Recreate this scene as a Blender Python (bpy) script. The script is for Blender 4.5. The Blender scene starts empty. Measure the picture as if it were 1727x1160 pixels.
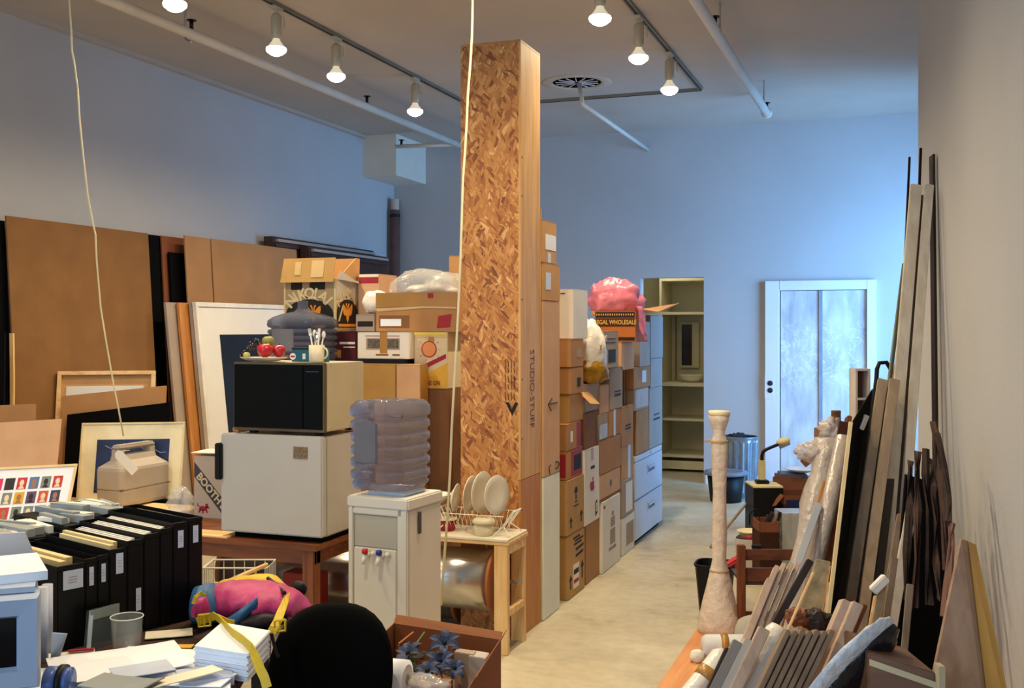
import bpy, bmesh, math, random
from mathutils import Vector, Matrix, noise
random.seed(7)
C = bpy.context.scene.collection
# ------------------------------------------------------------------ camera
F, CX, VY, HC = 1800.0, 863.5, 553.0, 1.57
TH = math.radians(20.05)
ct, st = math.cos(TH), math.sin(TH)
sc = bpy.context.scene
cam = bpy.data.cameras.new('camera'); camo = bpy.data.objects.new('camera', cam); C.objects.link(camo)
cam.sensor_width = 36.0; cam.lens = F * 36.0 / 1727.0
cam.shift_y = (VY - 580.0) / 1727.0
camo.location = (0, 0, HC); camo.rotation_euler = (math.pi / 2, 0, TH)
cam.clip_start = 0.05; cam.clip_end = 60
sc.camera = camo
sc.view_settings.view_transform = 'Standard'; sc.view_settings.look = 'None'
sc.view_settings.gamma = 1.0; sc.view_settings.use_curve_mapping = False
sc.view_settings.exposure = 0.0
try:
    sc.cycles.max_bounces = 8; sc.cycles.diffuse_bounces = 4; sc.cycles.transparent_max_bounces = 12
    sc.cycles.sample_clamp_indirect = 4.0; sc.cycles.use_denoising = True
except Exception: pass
# ------------------------------------------------------------------ world and daylight
w = bpy.data.worlds.new('world'); sc.world = w; w.use_nodes = True
w.node_tree.nodes['Background'].inputs[0].default_value = (.55, .72, 1, 1)
w.node_tree.nodes['Background'].inputs[1].default_value = 0.4
def area(name, loc, rot, sx, sy, power, col):
    l = bpy.data.lights.new(name, 'AREA'); l.shape = 'RECTANGLE'; l.size = sx; l.size_y = sy
    l.energy = power; l.color = col
    o = bpy.data.objects.new(name, l); o.location = loc; o.rotation_euler = rot; C.objects.link(o); return o
R = math.radians
# daylight through the shop window behind the camera, and through the window in the recess at the far right
area('daylight_front_window', (-2.6, -2.35, 1.9), (R(-90), 0, R(180)), 4.6, 2.4, 140, (.50, .73, 1))
sw = area('daylight_side_window', (1.40, 9.45, 1.65), (0, R(90), R(-25)), 2.2, 1.7, 150, (.21, .51, 1)); sw.data.spread = R(125)
LAMP_W = 112; LAMP_COL = (1, .80, .52)
# ------------------------------------------------------------------ picture helpers: a pixel's ray met with a plane of the room
def _w(xc, D, zc): return Vector((xc * ct - D * st, xc * st + D * ct, HC + zc))
def at(px, py, D): return _w((px - CX) / F * D, D, (VY - py) / F * D)
def _dir(px, py): return at(px, py, 1.0) - Vector((0, 0, HC))
def onX(px, py, X): d = _dir(px, py); return Vector((0, 0, HC)) + d * (X / d.x)
def onY(px, py, Y): d = _dir(px, py); return Vector((0, 0, HC)) + d * (Y / d.y)
def onZ(px, py, Z): d = _dir(px, py); return Vector((0, 0, HC)) + d * ((Z - HC) / d.z)
def depth(p): return -p[0] * st + p[1] * ct
CAMR = Vector((ct, st, 0)); CAMF = Vector((-st, ct, 0)); UP = Vector((0, 0, 1))
# ------------------------------------------------------------------ materials
def lin(h):
    if isinstance(h, str):
        h = h.lstrip('#'); c = [int(h[i:i + 2], 16) / 255 for i in (0, 2, 4)]
    else: c = h
    return tuple(((v / 12.92) if v <= .04045 else ((v + .055) / 1.055) ** 2.4) for v in c) + (1,)
_m = {}
def mat(name, col, rough=.6, metal=0, var=.12, vs=6, bump=0, bs=40, spec=.4, emit=0, alpha=1, trans=0, stretch=None, ior=1.45, coat=0):
    if name in _m: return _m[name]
    m = bpy.data.materials.new(name); m.use_nodes = True; n = m.node_tree.nodes; L = m.node_tree.links
    b = n['Principled BSDF']; c = lin(col)
    b.inputs['Roughness'].default_value = rough; b.inputs['Metallic'].default_value = metal
    b.inputs['Specular IOR Level'].default_value = spec; b.inputs['Alpha'].default_value = alpha
    b.inputs['Transmission Weight'].default_value = trans; b.inputs['IOR'].default_value = ior
    b.inputs['Coat Weight'].default_value = coat
    tc = n.new('ShaderNodeTexCoord'); src = tc.outputs['Object']
    if stretch:
        mp = n.new('ShaderNodeMapping'); mp.inputs['Scale'].default_value = stretch
        L.new(src, mp.inputs[0]); src = mp.outputs[0]
    nz = n.new('ShaderNodeTexNoise'); nz.inputs['Scale'].default_value = vs; nz.inputs['Detail'].default_value = 5
    L.new(src, nz.inputs['Vector'])
    cr = n.new('ShaderNodeValToRGB')
    cr.color_ramp.elements[0].position = .3; cr.color_ramp.elements[1].position = .7
    cr.color_ramp.elements[0].color = tuple(max(0, v * (1 - var)) for v in c[:3]) + (1,)
    cr.color_ramp.elements[1].color = tuple(min(1, v * (1 + var)) for v in c[:3]) + (1,)
    L.new(nz.outputs['Fac'], cr.inputs[0]); L.new(cr.outputs[0], b.inputs['Base Color'])
    if bump:
        n2 = n.new('ShaderNodeTexNoise'); n2.inputs['Scale'].default_value = bs; n2.inputs['Detail'].default_value = 4
        L.new(src, n2.inputs['Vector'])
        bp = n.new('ShaderNodeBump'); bp.inputs['Strength'].default_value = bump; bp.inputs['Distance'].default_value = .01
        L.new(n2.outputs['Fac'], bp.inputs['Height']); L.new(bp.outputs[0], b.inputs['Normal'])
    if emit:
        b.inputs['Emission Color'].default_value = c; b.inputs['Emission Strength'].default_value = emit
    _m[name] = m; return m
def wood(name, c1, c2, axis=2, scale=3, rough=.55, ring=9):
    """grain running along one axis of the object"""
    if name in _m: return _m[name]
    m = bpy.data.materials.new(name); m.use_nodes = True; n = m.node_tree.nodes; L = m.node_tree.links
    b = n['Principled BSDF']; b.inputs['Roughness'].default_value = rough
    tc = n.new('ShaderNodeTexCoord'); mp = n.new('ShaderNodeMapping')
    s = [ring, ring, ring]; s[axis] = .9; mp.inputs['Scale'].default_value = s
    L.new(tc.outputs['Object'], mp.inputs[0])
    nz = n.new('ShaderNodeTexNoise'); nz.inputs['Scale'].default_value = scale; nz.inputs['Detail'].default_value = 7
    nz.inputs['Distortion'].default_value = .6
    L.new(mp.outputs[0], nz.inputs['Vector'])
    cr = n.new('ShaderNodeValToRGB'); cr.color_ramp.elements[0].position = .32; cr.color_ramp.elements[1].position = .68
    cr.color_ramp.elements[0].color = lin(c1); cr.color_ramp.elements[1].color = lin(c2)
    L.new(nz.outputs['Fac'], cr.inputs[0]); L.new(cr.outputs[0], b.inputs['Base Color'])
    _m[name] = m; return m
def osb():
    m = bpy.data.materials.new('strand_board'); m.use_nodes = True; n = m.node_tree.nodes; L = m.node_tree.links
    b = n['Principled BSDF']; b.inputs['Roughness'].default_value = .62
    tc = n.new('ShaderNodeTexCoord')
    dn = n.new('ShaderNodeTexNoise'); dn.inputs['Scale'].default_value = 10; L.new(tc.outputs['Object'], dn.inputs['Vector'])
    def layer(ang, sx, sz, seed):
        mp = n.new('ShaderNodeMapping'); mp.vector_type = 'TEXTURE'
        mp.inputs['Rotation'].default_value = (0, R(ang), 0); mp.inputs['Location'].default_value = (seed, seed * 1.7, seed * .6)
        mp.inputs['Scale'].default_value = (sx, 1.0, sz)
        ad = n.new('ShaderNodeMixRGB'); ad.blend_type = 'LINEAR_LIGHT'; ad.inputs[0].default_value = .02
        L.new(tc.outputs['Object'], ad.inputs[1]); L.new(dn.outputs['Color'], ad.inputs[2])
        L.new(ad.outputs[0], mp.inputs[0])
        v = n.new('ShaderNodeTexVoronoi'); v.inputs['Scale'].default_value = 1.0; v.inputs['Randomness'].default_value = 1
        L.new(mp.outputs[0], v.inputs['Vector'])
        se = n.new('ShaderNodeSeparateColor'); L.new(v.outputs['Color'], se.inputs[0]); return se, v
    ls = [layer(5, .013, .060, 1.0), layer(-20, .013, .062, 4.0), layer(26, .013, .055, 9.0), layer(-46, .012, .045, 13.0)]
    cur = ls[0][0].outputs[0]
    for i, (se, v) in enumerate(ls[1:]):
        gt = n.new('ShaderNodeMath'); gt.operation = 'GREATER_THAN'; gt.inputs[1].default_value = .60 + .06 * i
        L.new(se.outputs[1], gt.inputs[0])
        mx = n.new('ShaderNodeMix'); mx.data_type = 'FLOAT'
        L.new(gt.outputs[0], mx.inputs[0]); L.new(cur, mx.inputs[2]); L.new(se.outputs[0], mx.inputs[3]); cur = mx.outputs[0]
    cr = n.new('ShaderNodeValToRGB'); e = cr.color_ramp.elements
    e[0].position = 0; e[0].color = lin('#74401a'); e[1].position = 1; e[1].color = lin('#dfae70')
    for p, c in ((.1, '#94562a'), (.3, '#ab6c32'), (.6, '#b97c3e'), (.92, '#c88f50')):
        x = e.new(p); x.color = lin(c)
    L.new(cur, cr.inputs[0]); L.new(cr.outputs[0], b.inputs['Base Color'])
    bp = n.new('ShaderNodeBump'); bp.inputs['Strength'].default_value = .25; bp.inputs['Distance'].default_value = .002
    L.new(cur, bp.inputs['Height']); L.new(bp.outputs[0], b.inputs['Normal'])
    return m
# ------------------------------------------------------------------ mesh helpers
class MB:
    def __init__(s): s.bm = bmesh.new()
    def box(s, x0, x1, y0, y1, z0, z1):
        return s.hexa([(x0, y0, z0), (x1, y0, z0), (x1, y1, z0), (x0, y1, z0), (x0, y0, z1), (x1, y0, z1), (x1, y1, z1), (x0, y1, z1)])
    def hexa(s, pts):
        v = [s.bm.verts.new(p) for p in pts]
        for f in ((3, 2, 1, 0), (4, 5, 6, 7), (0, 1, 5, 4), (1, 2, 6, 5), (2, 3, 7, 6), (3, 0, 4, 7)):
            s.bm.faces.new([v[i] for i in f])
        return s
    def obox(s, c, u, v, w):   # centre and three half vectors
        c, u, v, w = map(Vector, (c, u, v, w))
        return s.hexa([c - u - v - w, c + u - v - w, c + u + v - w, c - u + v - w, c - u - v + w, c + u - v + w, c + u + v + w, c - u + v + w])
    def beam(s, p0, p1, wd, th, side=None):
        p0, p1 = Vector(p0), Vector(p1); d = (p1 - p0).normalized()
        side = Vector(side) if side is not None else CAMR
        u = (side - d * side.dot(d)).normalized(); v = d.cross(u).normalized()
        return s.obox((p0 + p1) / 2, u * wd / 2, v * th / 2, (p1 - p0) / 2)
    def tube(s, pts, r, n=8, cap=True):
        pts = [Vector(p) for p in pts]; rr = r if isinstance(r, (list, tuple)) else [r] * len(pts); rings = []
        prev = None
        for i, p in enumerate(pts):
            d = (pts[min(i + 1, len(pts) - 1)] - pts[max(i - 1, 0)]).normalized()
            a = prev if prev is not None else (Vector((1, 0, 0)) if abs(d.x) < .8 else Vector((0, 1, 0)))
            u = (a - d * a.dot(d)).normalized(); v = d.cross(u); prev = u
            rings.append([s.bm.verts.new(p + (u * math.cos(2 * math.pi * k / n) + v * math.sin(2 * math.pi * k / n)) * rr[i]) for k in range(n)])
        for a, b in zip(rings, rings[1:]):
            for k in range(n): s.bm.faces.new((a[k], a[(k + 1) % n], b[(k + 1) % n], b[k]))
        if cap: s.bm.faces.new(rings[0][::-1]); s.bm.faces.new(rings[-1])
        return s
    def lathe(s, prof, c=(0, 0, 0), n=24, axis='Z', squash=1, amp=0, seed=0, sq=2.0):
        c = Vector(c); rings = []
        for (r, z) in prof:
            ring = []
            for k in range(n):
                a = 2 * math.pi * k / n; ca, sa = math.cos(a), math.sin(a)
                q = 1.0 if sq == 2.0 else (abs(ca) ** sq + abs(sa) ** sq) ** (-1 / sq)
                rr = r * q
                if amp: rr *= 1 + amp * noise.noise(Vector((ca * 2 + seed, sa * 2, z * 9 + seed)))
                x, y = rr * ca, rr * sa * squash
                p = {'Z': (x, y, z), 'X': (z, x, y), 'Y': (x, z, y)}[axis]
                ring.append(s.bm.verts.new(c + Vector(p)))
            rings.append(ring)
        for a, b in zip(rings, rings[1:]):
            for k in range(n): s.bm.faces.new((a[k], a[(k + 1) % n], b[(k + 1) % n], b[k]))
        if prof[0][0] > 1e-5: s.bm.faces.new(rings[0][::-1])
        if prof[-1][0] > 1e-5: s.bm.faces.new(rings[-1])
        return s
    def blob(s, c, r, amp=.15, fr=2, seed=0, n=20, m=14, fl=None, rot=None):
        c = Vector(c); r = Vector(r if isinstance(r, (tuple, list, Vector)) else (r, r, r)); rings = []
        for i in range(m + 1):
            t = math.pi * i / m; ring = []
            for k in range(n):
                a = 2 * math.pi * k / n; d = Vector((math.sin(t) * math.cos(a), math.sin(t) * math.sin(a), -math.cos(t)))
                q = 1 + amp * noise.fractal(d * fr + Vector((seed, seed * 2, 0)), 1, 2, 3)
                p = Vector((d.x * r.x, d.y * r.y, d.z * r.z)) * q
                if fl is not None and p.z < fl: p.z = fl
                if rot: p = rot @ p
                ring.append(s.bm.verts.new(c + p))
            rings.append(ring)
        for a, b in zip(rings, rings[1:]):
            for k in range(n): s.bm.faces.new((a[k], a[(k + 1) % n], b[(k + 1) % n], b[k]))
        return s
    def loft(s, sections):
        rings = [[s.bm.verts.new(Vector(p)) for p in sec] for sec in sections]; n = len(rings[0])
        for a, b in zip(rings, rings[1:]):
            for k in range(n): s.bm.faces.new((a[k], a[(k + 1) % n], b[(k + 1) % n], b[k]))
        s.bm.faces.new(rings[0][::-1]); s.bm.faces.new(rings[-1]); return s
    def prism(s, pts, dirv):
        dirv = Vector(dirv); a = [s.bm.verts.new(Vector(p)) for p in pts]; b = [s.bm.verts.new(Vector(p) + dirv) for p in pts]
        n = len(a); s.bm.faces.new(a[::-1]); s.bm.faces.new(b)
        for k in range(n): s.bm.faces.new((a[k], a[(k + 1) % n], b[(k + 1) % n], b[k]))
        return s
    def sheet(s, grid, th=.002):
        """grid of points, given a thickness"""
        R0 = len(grid); C0 = len(grid[0])
        def nrm(i, j):
            a = Vector(grid[min(i + 1, R0 - 1)][j]) - Vector(grid[max(i - 1, 0)][j]); b = Vector(grid[i][min(j + 1, C0 - 1)]) - Vector(grid[i][max(j - 1, 0)])
            x = a.cross(b); return x.normalized() if x.length > 1e-9 else Vector((0, 0, 1))
        A = [[s.bm.verts.new(Vector(grid[i][j])) for j in range(C0)] for i in range(R0)]
        B = [[s.bm.verts.new(Vector(grid[i][j]) + nrm(i, j) * th) for j in range(C0)] for i in range(R0)]
        for i in range(R0 - 1):
            for j in range(C0 - 1):
                s.bm.faces.new((A[i][j], A[i][j + 1], A[i + 1][j + 1], A[i + 1][j]))
                s.bm.faces.new((B[i][j], B[i + 1][j], B[i + 1][j + 1], B[i][j + 1]))
        def side(l1, l2):
            for k in range(len(l1) - 1):
                s.bm.faces.new((l1[k], l1[k + 1], l2[k + 1], l2[k]))
        side(A[0], B[0]); side(A[-1], B[-1]); side([r[0] for r in A], [r[0] for r in B]); side([r[-1] for r in A], [r[-1] for r in B])
        return s
    def build(s, name, m, parent=None, bevel=0, smooth=False, origin=None, seg=2):
        bm = s.bm
        bmesh.ops.recalc_face_normals(bm, faces=bm.faces)
        if bevel:
            try: bmesh.ops.bevel(bm, geom=[e for e in bm.edges if e.is_manifold and e.calc_face_angle(0) > .5], offset=bevel, segments=seg, affect='EDGES', clamp_overlap=True)
            except Exception: pass
        if smooth:
            for f in bm.faces: f.smooth = True
        me = bpy.data.meshes.new(name); bm.to_mesh(me); bm.free()
        if m: me.materials.append(m)
        o = bpy.data.objects.new(name, me); C.objects.link(o)
        if parent is not None:
            o.parent = parent
            o.matrix_parent_inverse = parent.matrix_basis.inverted()
        return o
def tag(o, label=None, cat=None, group=None, kind=None):
    if label: o['label'] = label
    if cat: o['category'] = cat
    if group: o['group'] = group
    if kind: o['kind'] = kind
    return o
def thing(name, label, cat, loc=(0, 0, 0), group=None):
    o = bpy.data.objects.new(name, None); o.empty_display_size = .05; C.objects.link(o); o.location = loc
    return tag(o, label, cat, group)
def struct(o): o['kind'] = 'structure'; return o
def copy_thing(root, loc, label, group=None):
    r = root.copy(); C.objects.link(r); r.location = loc; r['label'] = label
    if group: r['group'] = group
    for ch in list(root.children):
        c = ch.copy(); C.objects.link(c); c.parent = r
        for g in list(ch.children):
            d = g.copy(); C.objects.link(d); d.parent = c
    return r
def text(s, size, m, parent, o, xd, yd, name='lettering', ext=.0006, align='CENTER', bold=.0, sx=1, shear=0):
    cu = bpy.data.curves.new(name, 'FONT'); cu.body = s; cu.size = size; cu.align_x = align; cu.align_y = 'CENTER'
    cu.extrude = ext; cu.offset = bold; cu.resolution_u = 3; cu.shear = shear
    t = bpy.data.objects.new(name, cu); C.objects.link(t)
    dg = bpy.context.evaluated_depsgraph_get()
    me = bpy.data.meshes.new_from_object(t.evaluated_get(dg)); bpy.data.objects.remove(t)
    xd = Vector(xd).normalized(); yd = Vector(yd).normalized(); zd = xd.cross(yd)
    M = Matrix((xd * sx, yd, zd)).transposed().to_4x4(); M.translation = Vector(o)
    me.transform(M); me.materials.clear(); me.materials.append(m)
    ob = bpy.data.objects.new(name, me); C.objects.link(ob)
    if parent is not None:
        ob.parent = parent; ob.matrix_parent_inverse = parent.matrix_basis.inverted()
    return ob
# ------------------------------------------------------------------ shared materials
WALL = mat('plaster', '#b2b2b2', .85, var=.03, vs=1.5, bump=.15, bs=60)
CEIL = mat('ceiling_paint', '#b4aca2', .9, var=.04, vs=2, bump=.2, bs=30)
TRIM = mat('white_trim', '#dcdce0', .5, var=.03)
CREAM = mat('cream_paint', '#cfc8a6', .6, var=.04)
OSB = osb()
PLY = wood('plywood', '#bc8c4a', '#d6a864', 2, 3)
PLYD = wood('plywood_orange', '#aa6c30', '#c28444', 2, 3)
CB = mat('cardboard', '#aa7c4e', .8, var=.07, vs=8, bump=.1, bs=120)
CBL = mat('cardboard_light', '#c0925e', .8, var=.07, vs=8)
CBP = mat('cardboard_pale', '#c9a07c', .8, var=.06, vs=8)
CBD = mat('cardboard_dark', '#7e5636', .8, var=.1, vs=8)
CBG = mat('cardboard_grey', '#a08f80', .8, var=.06, vs=8)
CBT = mat('cardboard_tan', '#b08a50', .75, var=.08, vs=8)
HARD = mat('hardboard', '#7e5830', .8, var=.1, vs=5, bump=.05, bs=200)
HARD2 = mat('hardboard_light', '#9c744c', .8, var=.08, vs=5)
REDB = mat('hardboard_red', '#7a4428', .75, var=.1, vs=5)
WHT = mat('white_card', '#dedad0', .6, var=.03)
WHTB = mat('white_paper', '#e8ebf2', .6, var=.02)
FOAM = mat('white_foam', '#dfe3da', .7, var=.03)
BLK = mat('black_plastic', '#0b0b0d', .5, var=.1, spec=.3)
BLKM = mat('black_matt', '#060607', .85, var=.1, spec=.1)
ENAM = mat('white_enamel', '#b2aea8', .35, var=.02, bump=.03, bs=200)
TAPE = mat('brown_tape', '#a87b38', .3, var=.1, spec=.6)
TAPEG = mat('clear_tape', '#c9ad7c', .25, var=.06, spec=.6)
LABEL = mat('label_paper', '#cdd6ea', .5, var=.03)
INK = mat('black_ink', '#1b1614', .7, var=.1)
REDI = mat('red_ink', '#9a2230', .6, var=.1)
MAROON = mat('maroon_card', '#4a1016', .5, var=.15)
PINE = wood('pine', '#d4a868', '#edcc94', 2, 3)
PINEX = wood('pine_x', '#d4a868', '#edcc94', 0, 3)
BRW = wood('brown_wood', '#5e3018', '#8a4c26', 0, 3)
BRWZ = wood('brown_wood_upright', '#5e3018', '#8a4c26', 2, 3)
DKW = wood('dark_wood', '#2a1710', '#4a2c1c', 1, 3)
DKW2 = wood('dark_lumber', '#1a110d', '#2c1d16', 2, 3)
LUML = wood('light_lumber', '#b4a896', '#cabfae', 2, 3, .75)
LUM = wood('grey_lumber', '#8a765f', '#a18a70', 2, 3, .75)
LUMP = wood('pale_lumber', '#b0947e', '#c8b09a', 2, 3, .75)
LUMB = wood('brown_lumber', '#75624f', '#8d7862', 2, 3, .75)
METAL = mat('steel', '#b5b8bc', .3, 1, var=.05)
GALV = mat('galvanised', '#8fa0b0', .35, .9, var=.2, vs=10)
CHROME = mat('chrome', '#d0d0d0', .12, 1, var=.02)
CORD = mat('ivory_cord', '#d8cfa8', .5, var=.08)
def film(name, col, alpha, rough=.18, bump=.6, bs=30):
    m = mat(name, col, rough, var=.05, bump=bump, bs=bs, spec=.8, alpha=alpha); return m
WRAP = film('bubble_wrap', '#c4b8ae', .66, .2, 1.0, 30)
WRAPC = film('clear_plastic', '#d6d6d2', .38, .1, .8, 14)
WRAPW = film('white_plastic', '#e6e0d4', .95, .25, .6, 30)
BOTTLE = mat('blue_bottle', '#9ca4be', .05, var=.02, trans=.8, ior=1.14, spec=1, alpha=.8)
mat('silver_foil', '#c4c0ba', .24, .9, var=.25, vs=3, bump=.15, bs=6)
mat('disc_board', '#a0623a', .75)
# ------------------------------------------------------------------ the setting
XL, YB, ZC = -5.35, 10.8, 3.6
YF = -2.4
# concrete floor with worn patches
def floor_mat():
    m = bpy.data.materials.new('concrete_floor'); m.use_nodes = True; n = m.node_tree.nodes; L = m.node_tree.links
    b = n['Principled BSDF']; tc = n.new('ShaderNodeTexCoord')
    a = n.new('ShaderNodeTexNoise'); a.inputs['Scale'].default_value = 2.2; a.inputs['Detail'].default_value = 9; a.inputs['Roughness'].default_value = .65
    c = n.new('ShaderNodeTexNoise'); c.inputs['Scale'].default_value = 16; c.inputs['Detail'].default_value = 6
    L.new(tc.outputs['Object'], a.inputs['Vector']); L.new(tc.outputs['Object'], c.inputs['Vector'])
    cr = n.new('ShaderNodeValToRGB'); e = cr.color_ramp.elements
    e[0].position = .3; e[0].color = lin('#9c8f74'); e[1].position = .7; e[1].color = lin('#c8bfa6'); x = e.new(.42); x.color = lin('#b8ae94')
    L.new(a.outputs['Fac'], cr.inputs[0])
    c2 = n.new('ShaderNodeValToRGB'); c2.color_ramp.elements[0].position = .35; c2.color_ramp.elements[0].color = (.86, .85, .82, 1); c2.color_ramp.elements[1].position = .6; c2.color_ramp.elements[1].color = (1, 1, 1, 1)
    L.new(c.outputs['Fac'], c2.inputs[0])
    mx = n.new('ShaderNodeMixRGB'); mx.blend_type = 'MULTIPLY'; mx.inputs[0].default_value = .8
    L.new(cr.outputs[0], mx.inputs[1]); L.new(c2.outputs[0], mx.inputs[2]); L.new(mx.outputs[0], b.inputs['Base Color'])
    b.inputs['Roughness'].default_value = .45
    return m
FLOOR = floor_mat()
struct(MB().box(XL - .2, 1.7, YF - .2, YB + 1.8, -.12, 0).build('floor', FLOOR))
struct(MB().box(XL - .2, 1.7, YF - .2, YB + 1.8, ZC, ZC + .12).build('ceiling', CEIL))
struct(MB().box(XL - .2, XL, YF - .2, YB + .2, 0, ZC).build('wall_left', WALL))
# wall behind the camera, with the shop window that lets the daylight in
m = MB(); m.box(XL, -4.95, YF - .2, YF, 0, ZC); m.box(-.25, .6, YF - .2, YF, 0, ZC); m.box(-4.95, -.25, YF - .2, YF, 0, .65); m.box(-4.95, -.25, YF - .2, YF, 3.15, ZC)
struct(m.build('wall_front', WALL))
# right wall, ends at an outside corner where the far recess opens
cx, cy = .088, 6.42
d = Vector((.80 - cx, -2.6 - cy, 0))
m = MB(); a = Vector((cx, cy, 0)); bb = a + d; off = Vector((.16, .0077, 0))
m.hexa([a, bb, bb + off, a + off, a + UP * ZC, bb + UP * ZC, bb + off + UP * ZC, a + off + UP * ZC])
struct(m.build('wall_right', WALL))
m = MB(); m.box(cx + .16, 1.6, cy, cy + .14, 0, ZC); struct(m.build('wall_recess', WALL))
m = MB(); m.box(1.48, 1.62, cy + .14, 7.5, 0, ZC); m.box(1.48, 1.62, 10.3, YB, 0, ZC); m.box(1.48, 1.62, 7.5, 10.3, 0, .6); m.box(1.48, 1.62, 7.5, 10.3, 2.9, ZC)
struct(m.build('wall_side', WALL))
wf = MB()
for z in (.62, 1.74, 2.87): wf.box(1.49, 1.55, 7.5, 10.3, z - .03, z + .03)
for y in (7.53, 8.9, 10.27): wf.box(1.49, 1.55, y - .03, y + .03, .65, 2.84)
struct(wf.build('window_1', TRIM))
# back wall with the closet opening
x0 = onY(1080, 0, YB).x; x1 = onY(1187, 0, YB).x; zt = 2.085
m = MB(); m.box(XL, x0, YB, YB + .14, 0, ZC); m.box(x1, 1.6, YB, YB + .14, 0, ZC); m.box(x0, x1, YB, YB + .14, zt, ZC)
struct(m.build('wall_back', WALL))
struct(MB().box(onY(1187, 0, YB).x + .02, onY(1290, 0, YB).x - .02, YB - .012, YB, 0, .1).build('baseboard_back', TRIM))
# closet
m = MB(); m.box(x0 - .5, x0 - .42, YB + .14, YB + 1.7, 0, 2.6); m.box(x1 + .25, x1 + .33, YB + .14, YB + 1.7, 0, 2.6)
m.box(x0 - .5, x1 + .33, YB + 1.62, YB + 1.7, 0, 2.6); m.box(x0 - .5, x1 + .33, YB + .14, YB + 1.7, 2.55, 2.62)
struct(m.build('wall_closet', CREAM))
# built-in shelf unit in the closet
ys = YB + .75
def zy(py, Y, px=1150): return onY(px, py, Y).z
xs0 = onY(1112, 0, ys).x; xs1 = x1 + .24
t = thing('shelf_unit', 'cream built-in shelf unit standing inside the far closet', 'shelf', (xs0, ys, 0))
MB().box(xs0, xs0 + .025, ys, ys + .6, .02, 2.5).build('side_panel', CREAM, t)
MB().box(xs0 + .025, xs1, ys + .56, ys + .6, .02, 2.5).build('back_panel', CREAM, t)
for py, th in ((469, .03), (526, .03), (646, .035), (706, .025), (767, .03)):
    z = zy(py, ys); MB().box(xs0 + .025, xs1, ys - (.02 if py == 646 else 0), ys + .56, z - th, z).build('shelf', CREAM, t, .003)
MB().box(xs0 + .025, xs1, ys + .02, ys + .05, .03, .12).build('plinth', CREAM, t)
MB().box(onY(1139, 0, ys + .54).x, onY(1141, 0, ys + .54).x, ys + .53, ys + .559, zy(646, ys) + .005, zy(527, ys) - .035).build('panel_seam', mat('seam', '#8c8262', .8), t)
# mirror in the closet
ym = ys + .5; mx0 = onY(1148, 0, ym).x; mx1 = onY(1171, 0, ym).x
t = thing('wall_mirror', 'narrow mirror cabinet with dark glass standing in the far closet', 'mirror', ((mx0 + mx1) / 2, ym, zy(617, ym)))
MB().box(mx0, mx1 + .05, ym, ym + .055, zy(620, ym), zy(543, ym)).build('frame', CREAM, t, .004)
MB().box(mx0 + .012, onY(1167, 0, ym).x, ym - .006, ym, zy(616, ym), zy(547, ym)).build('mirror_glass', mat('dark_mirror', '#3a352c', .12, .6, var=.3, vs=9), t)
# basin leaning on the counter
yb_ = ys + .2; c = onY(1165, 634, yb_); zc_ = zy(646, ys)
m = MB(); m.lathe([(.0, .0), (.07, .0), (.115, .03), (.135, .075), (.142, .08), (.135, .085), (.11, .04), (.06, .015), (0, .012)], (c.x, yb_ + .05, zc_ + .002), 28)
tag(m.build('wash_basin', mat('basin_white', '#e4e0c8', .25), None, smooth=True), 'round white basin on the closet counter under the mirror', 'basin')
# small bulb added unseen on the closet ceiling to light the closet
t = thing('closet_lamp', 'bare bulb added on the closet ceiling, unseen above the doorway', 'lamp', (x1 - .5, YB + .4, 2.55))
MB().lathe([(.05, 0), (.05, -.03), (.02, -.035), (.02, -.06)], (x1 - .5, YB + .4, 2.55), 16).build('socket', TRIM, t)
MB().lathe([(.015, -.055), (.03, -.09), (.03, -.11), (.015, -.13), (0, -.135)], (x1 - .5, YB + .4, 2.55), 16).build('bulb', mat('bulb_glow', '#ffd9a0', .5, emit=6), t, smooth=True)
l = bpy.data.lights.new('closet_light', 'POINT'); l.energy = 7; l.color = (1, .92, .76); l.shadow_soft_size = .06
o = bpy.data.objects.new('closet_light', l); o.location = (x1 - .5, YB + .4, 2.36); C.objects.link(o); o.parent = t; o.matrix_parent_inverse = t.matrix_basis.inverted()
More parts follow.
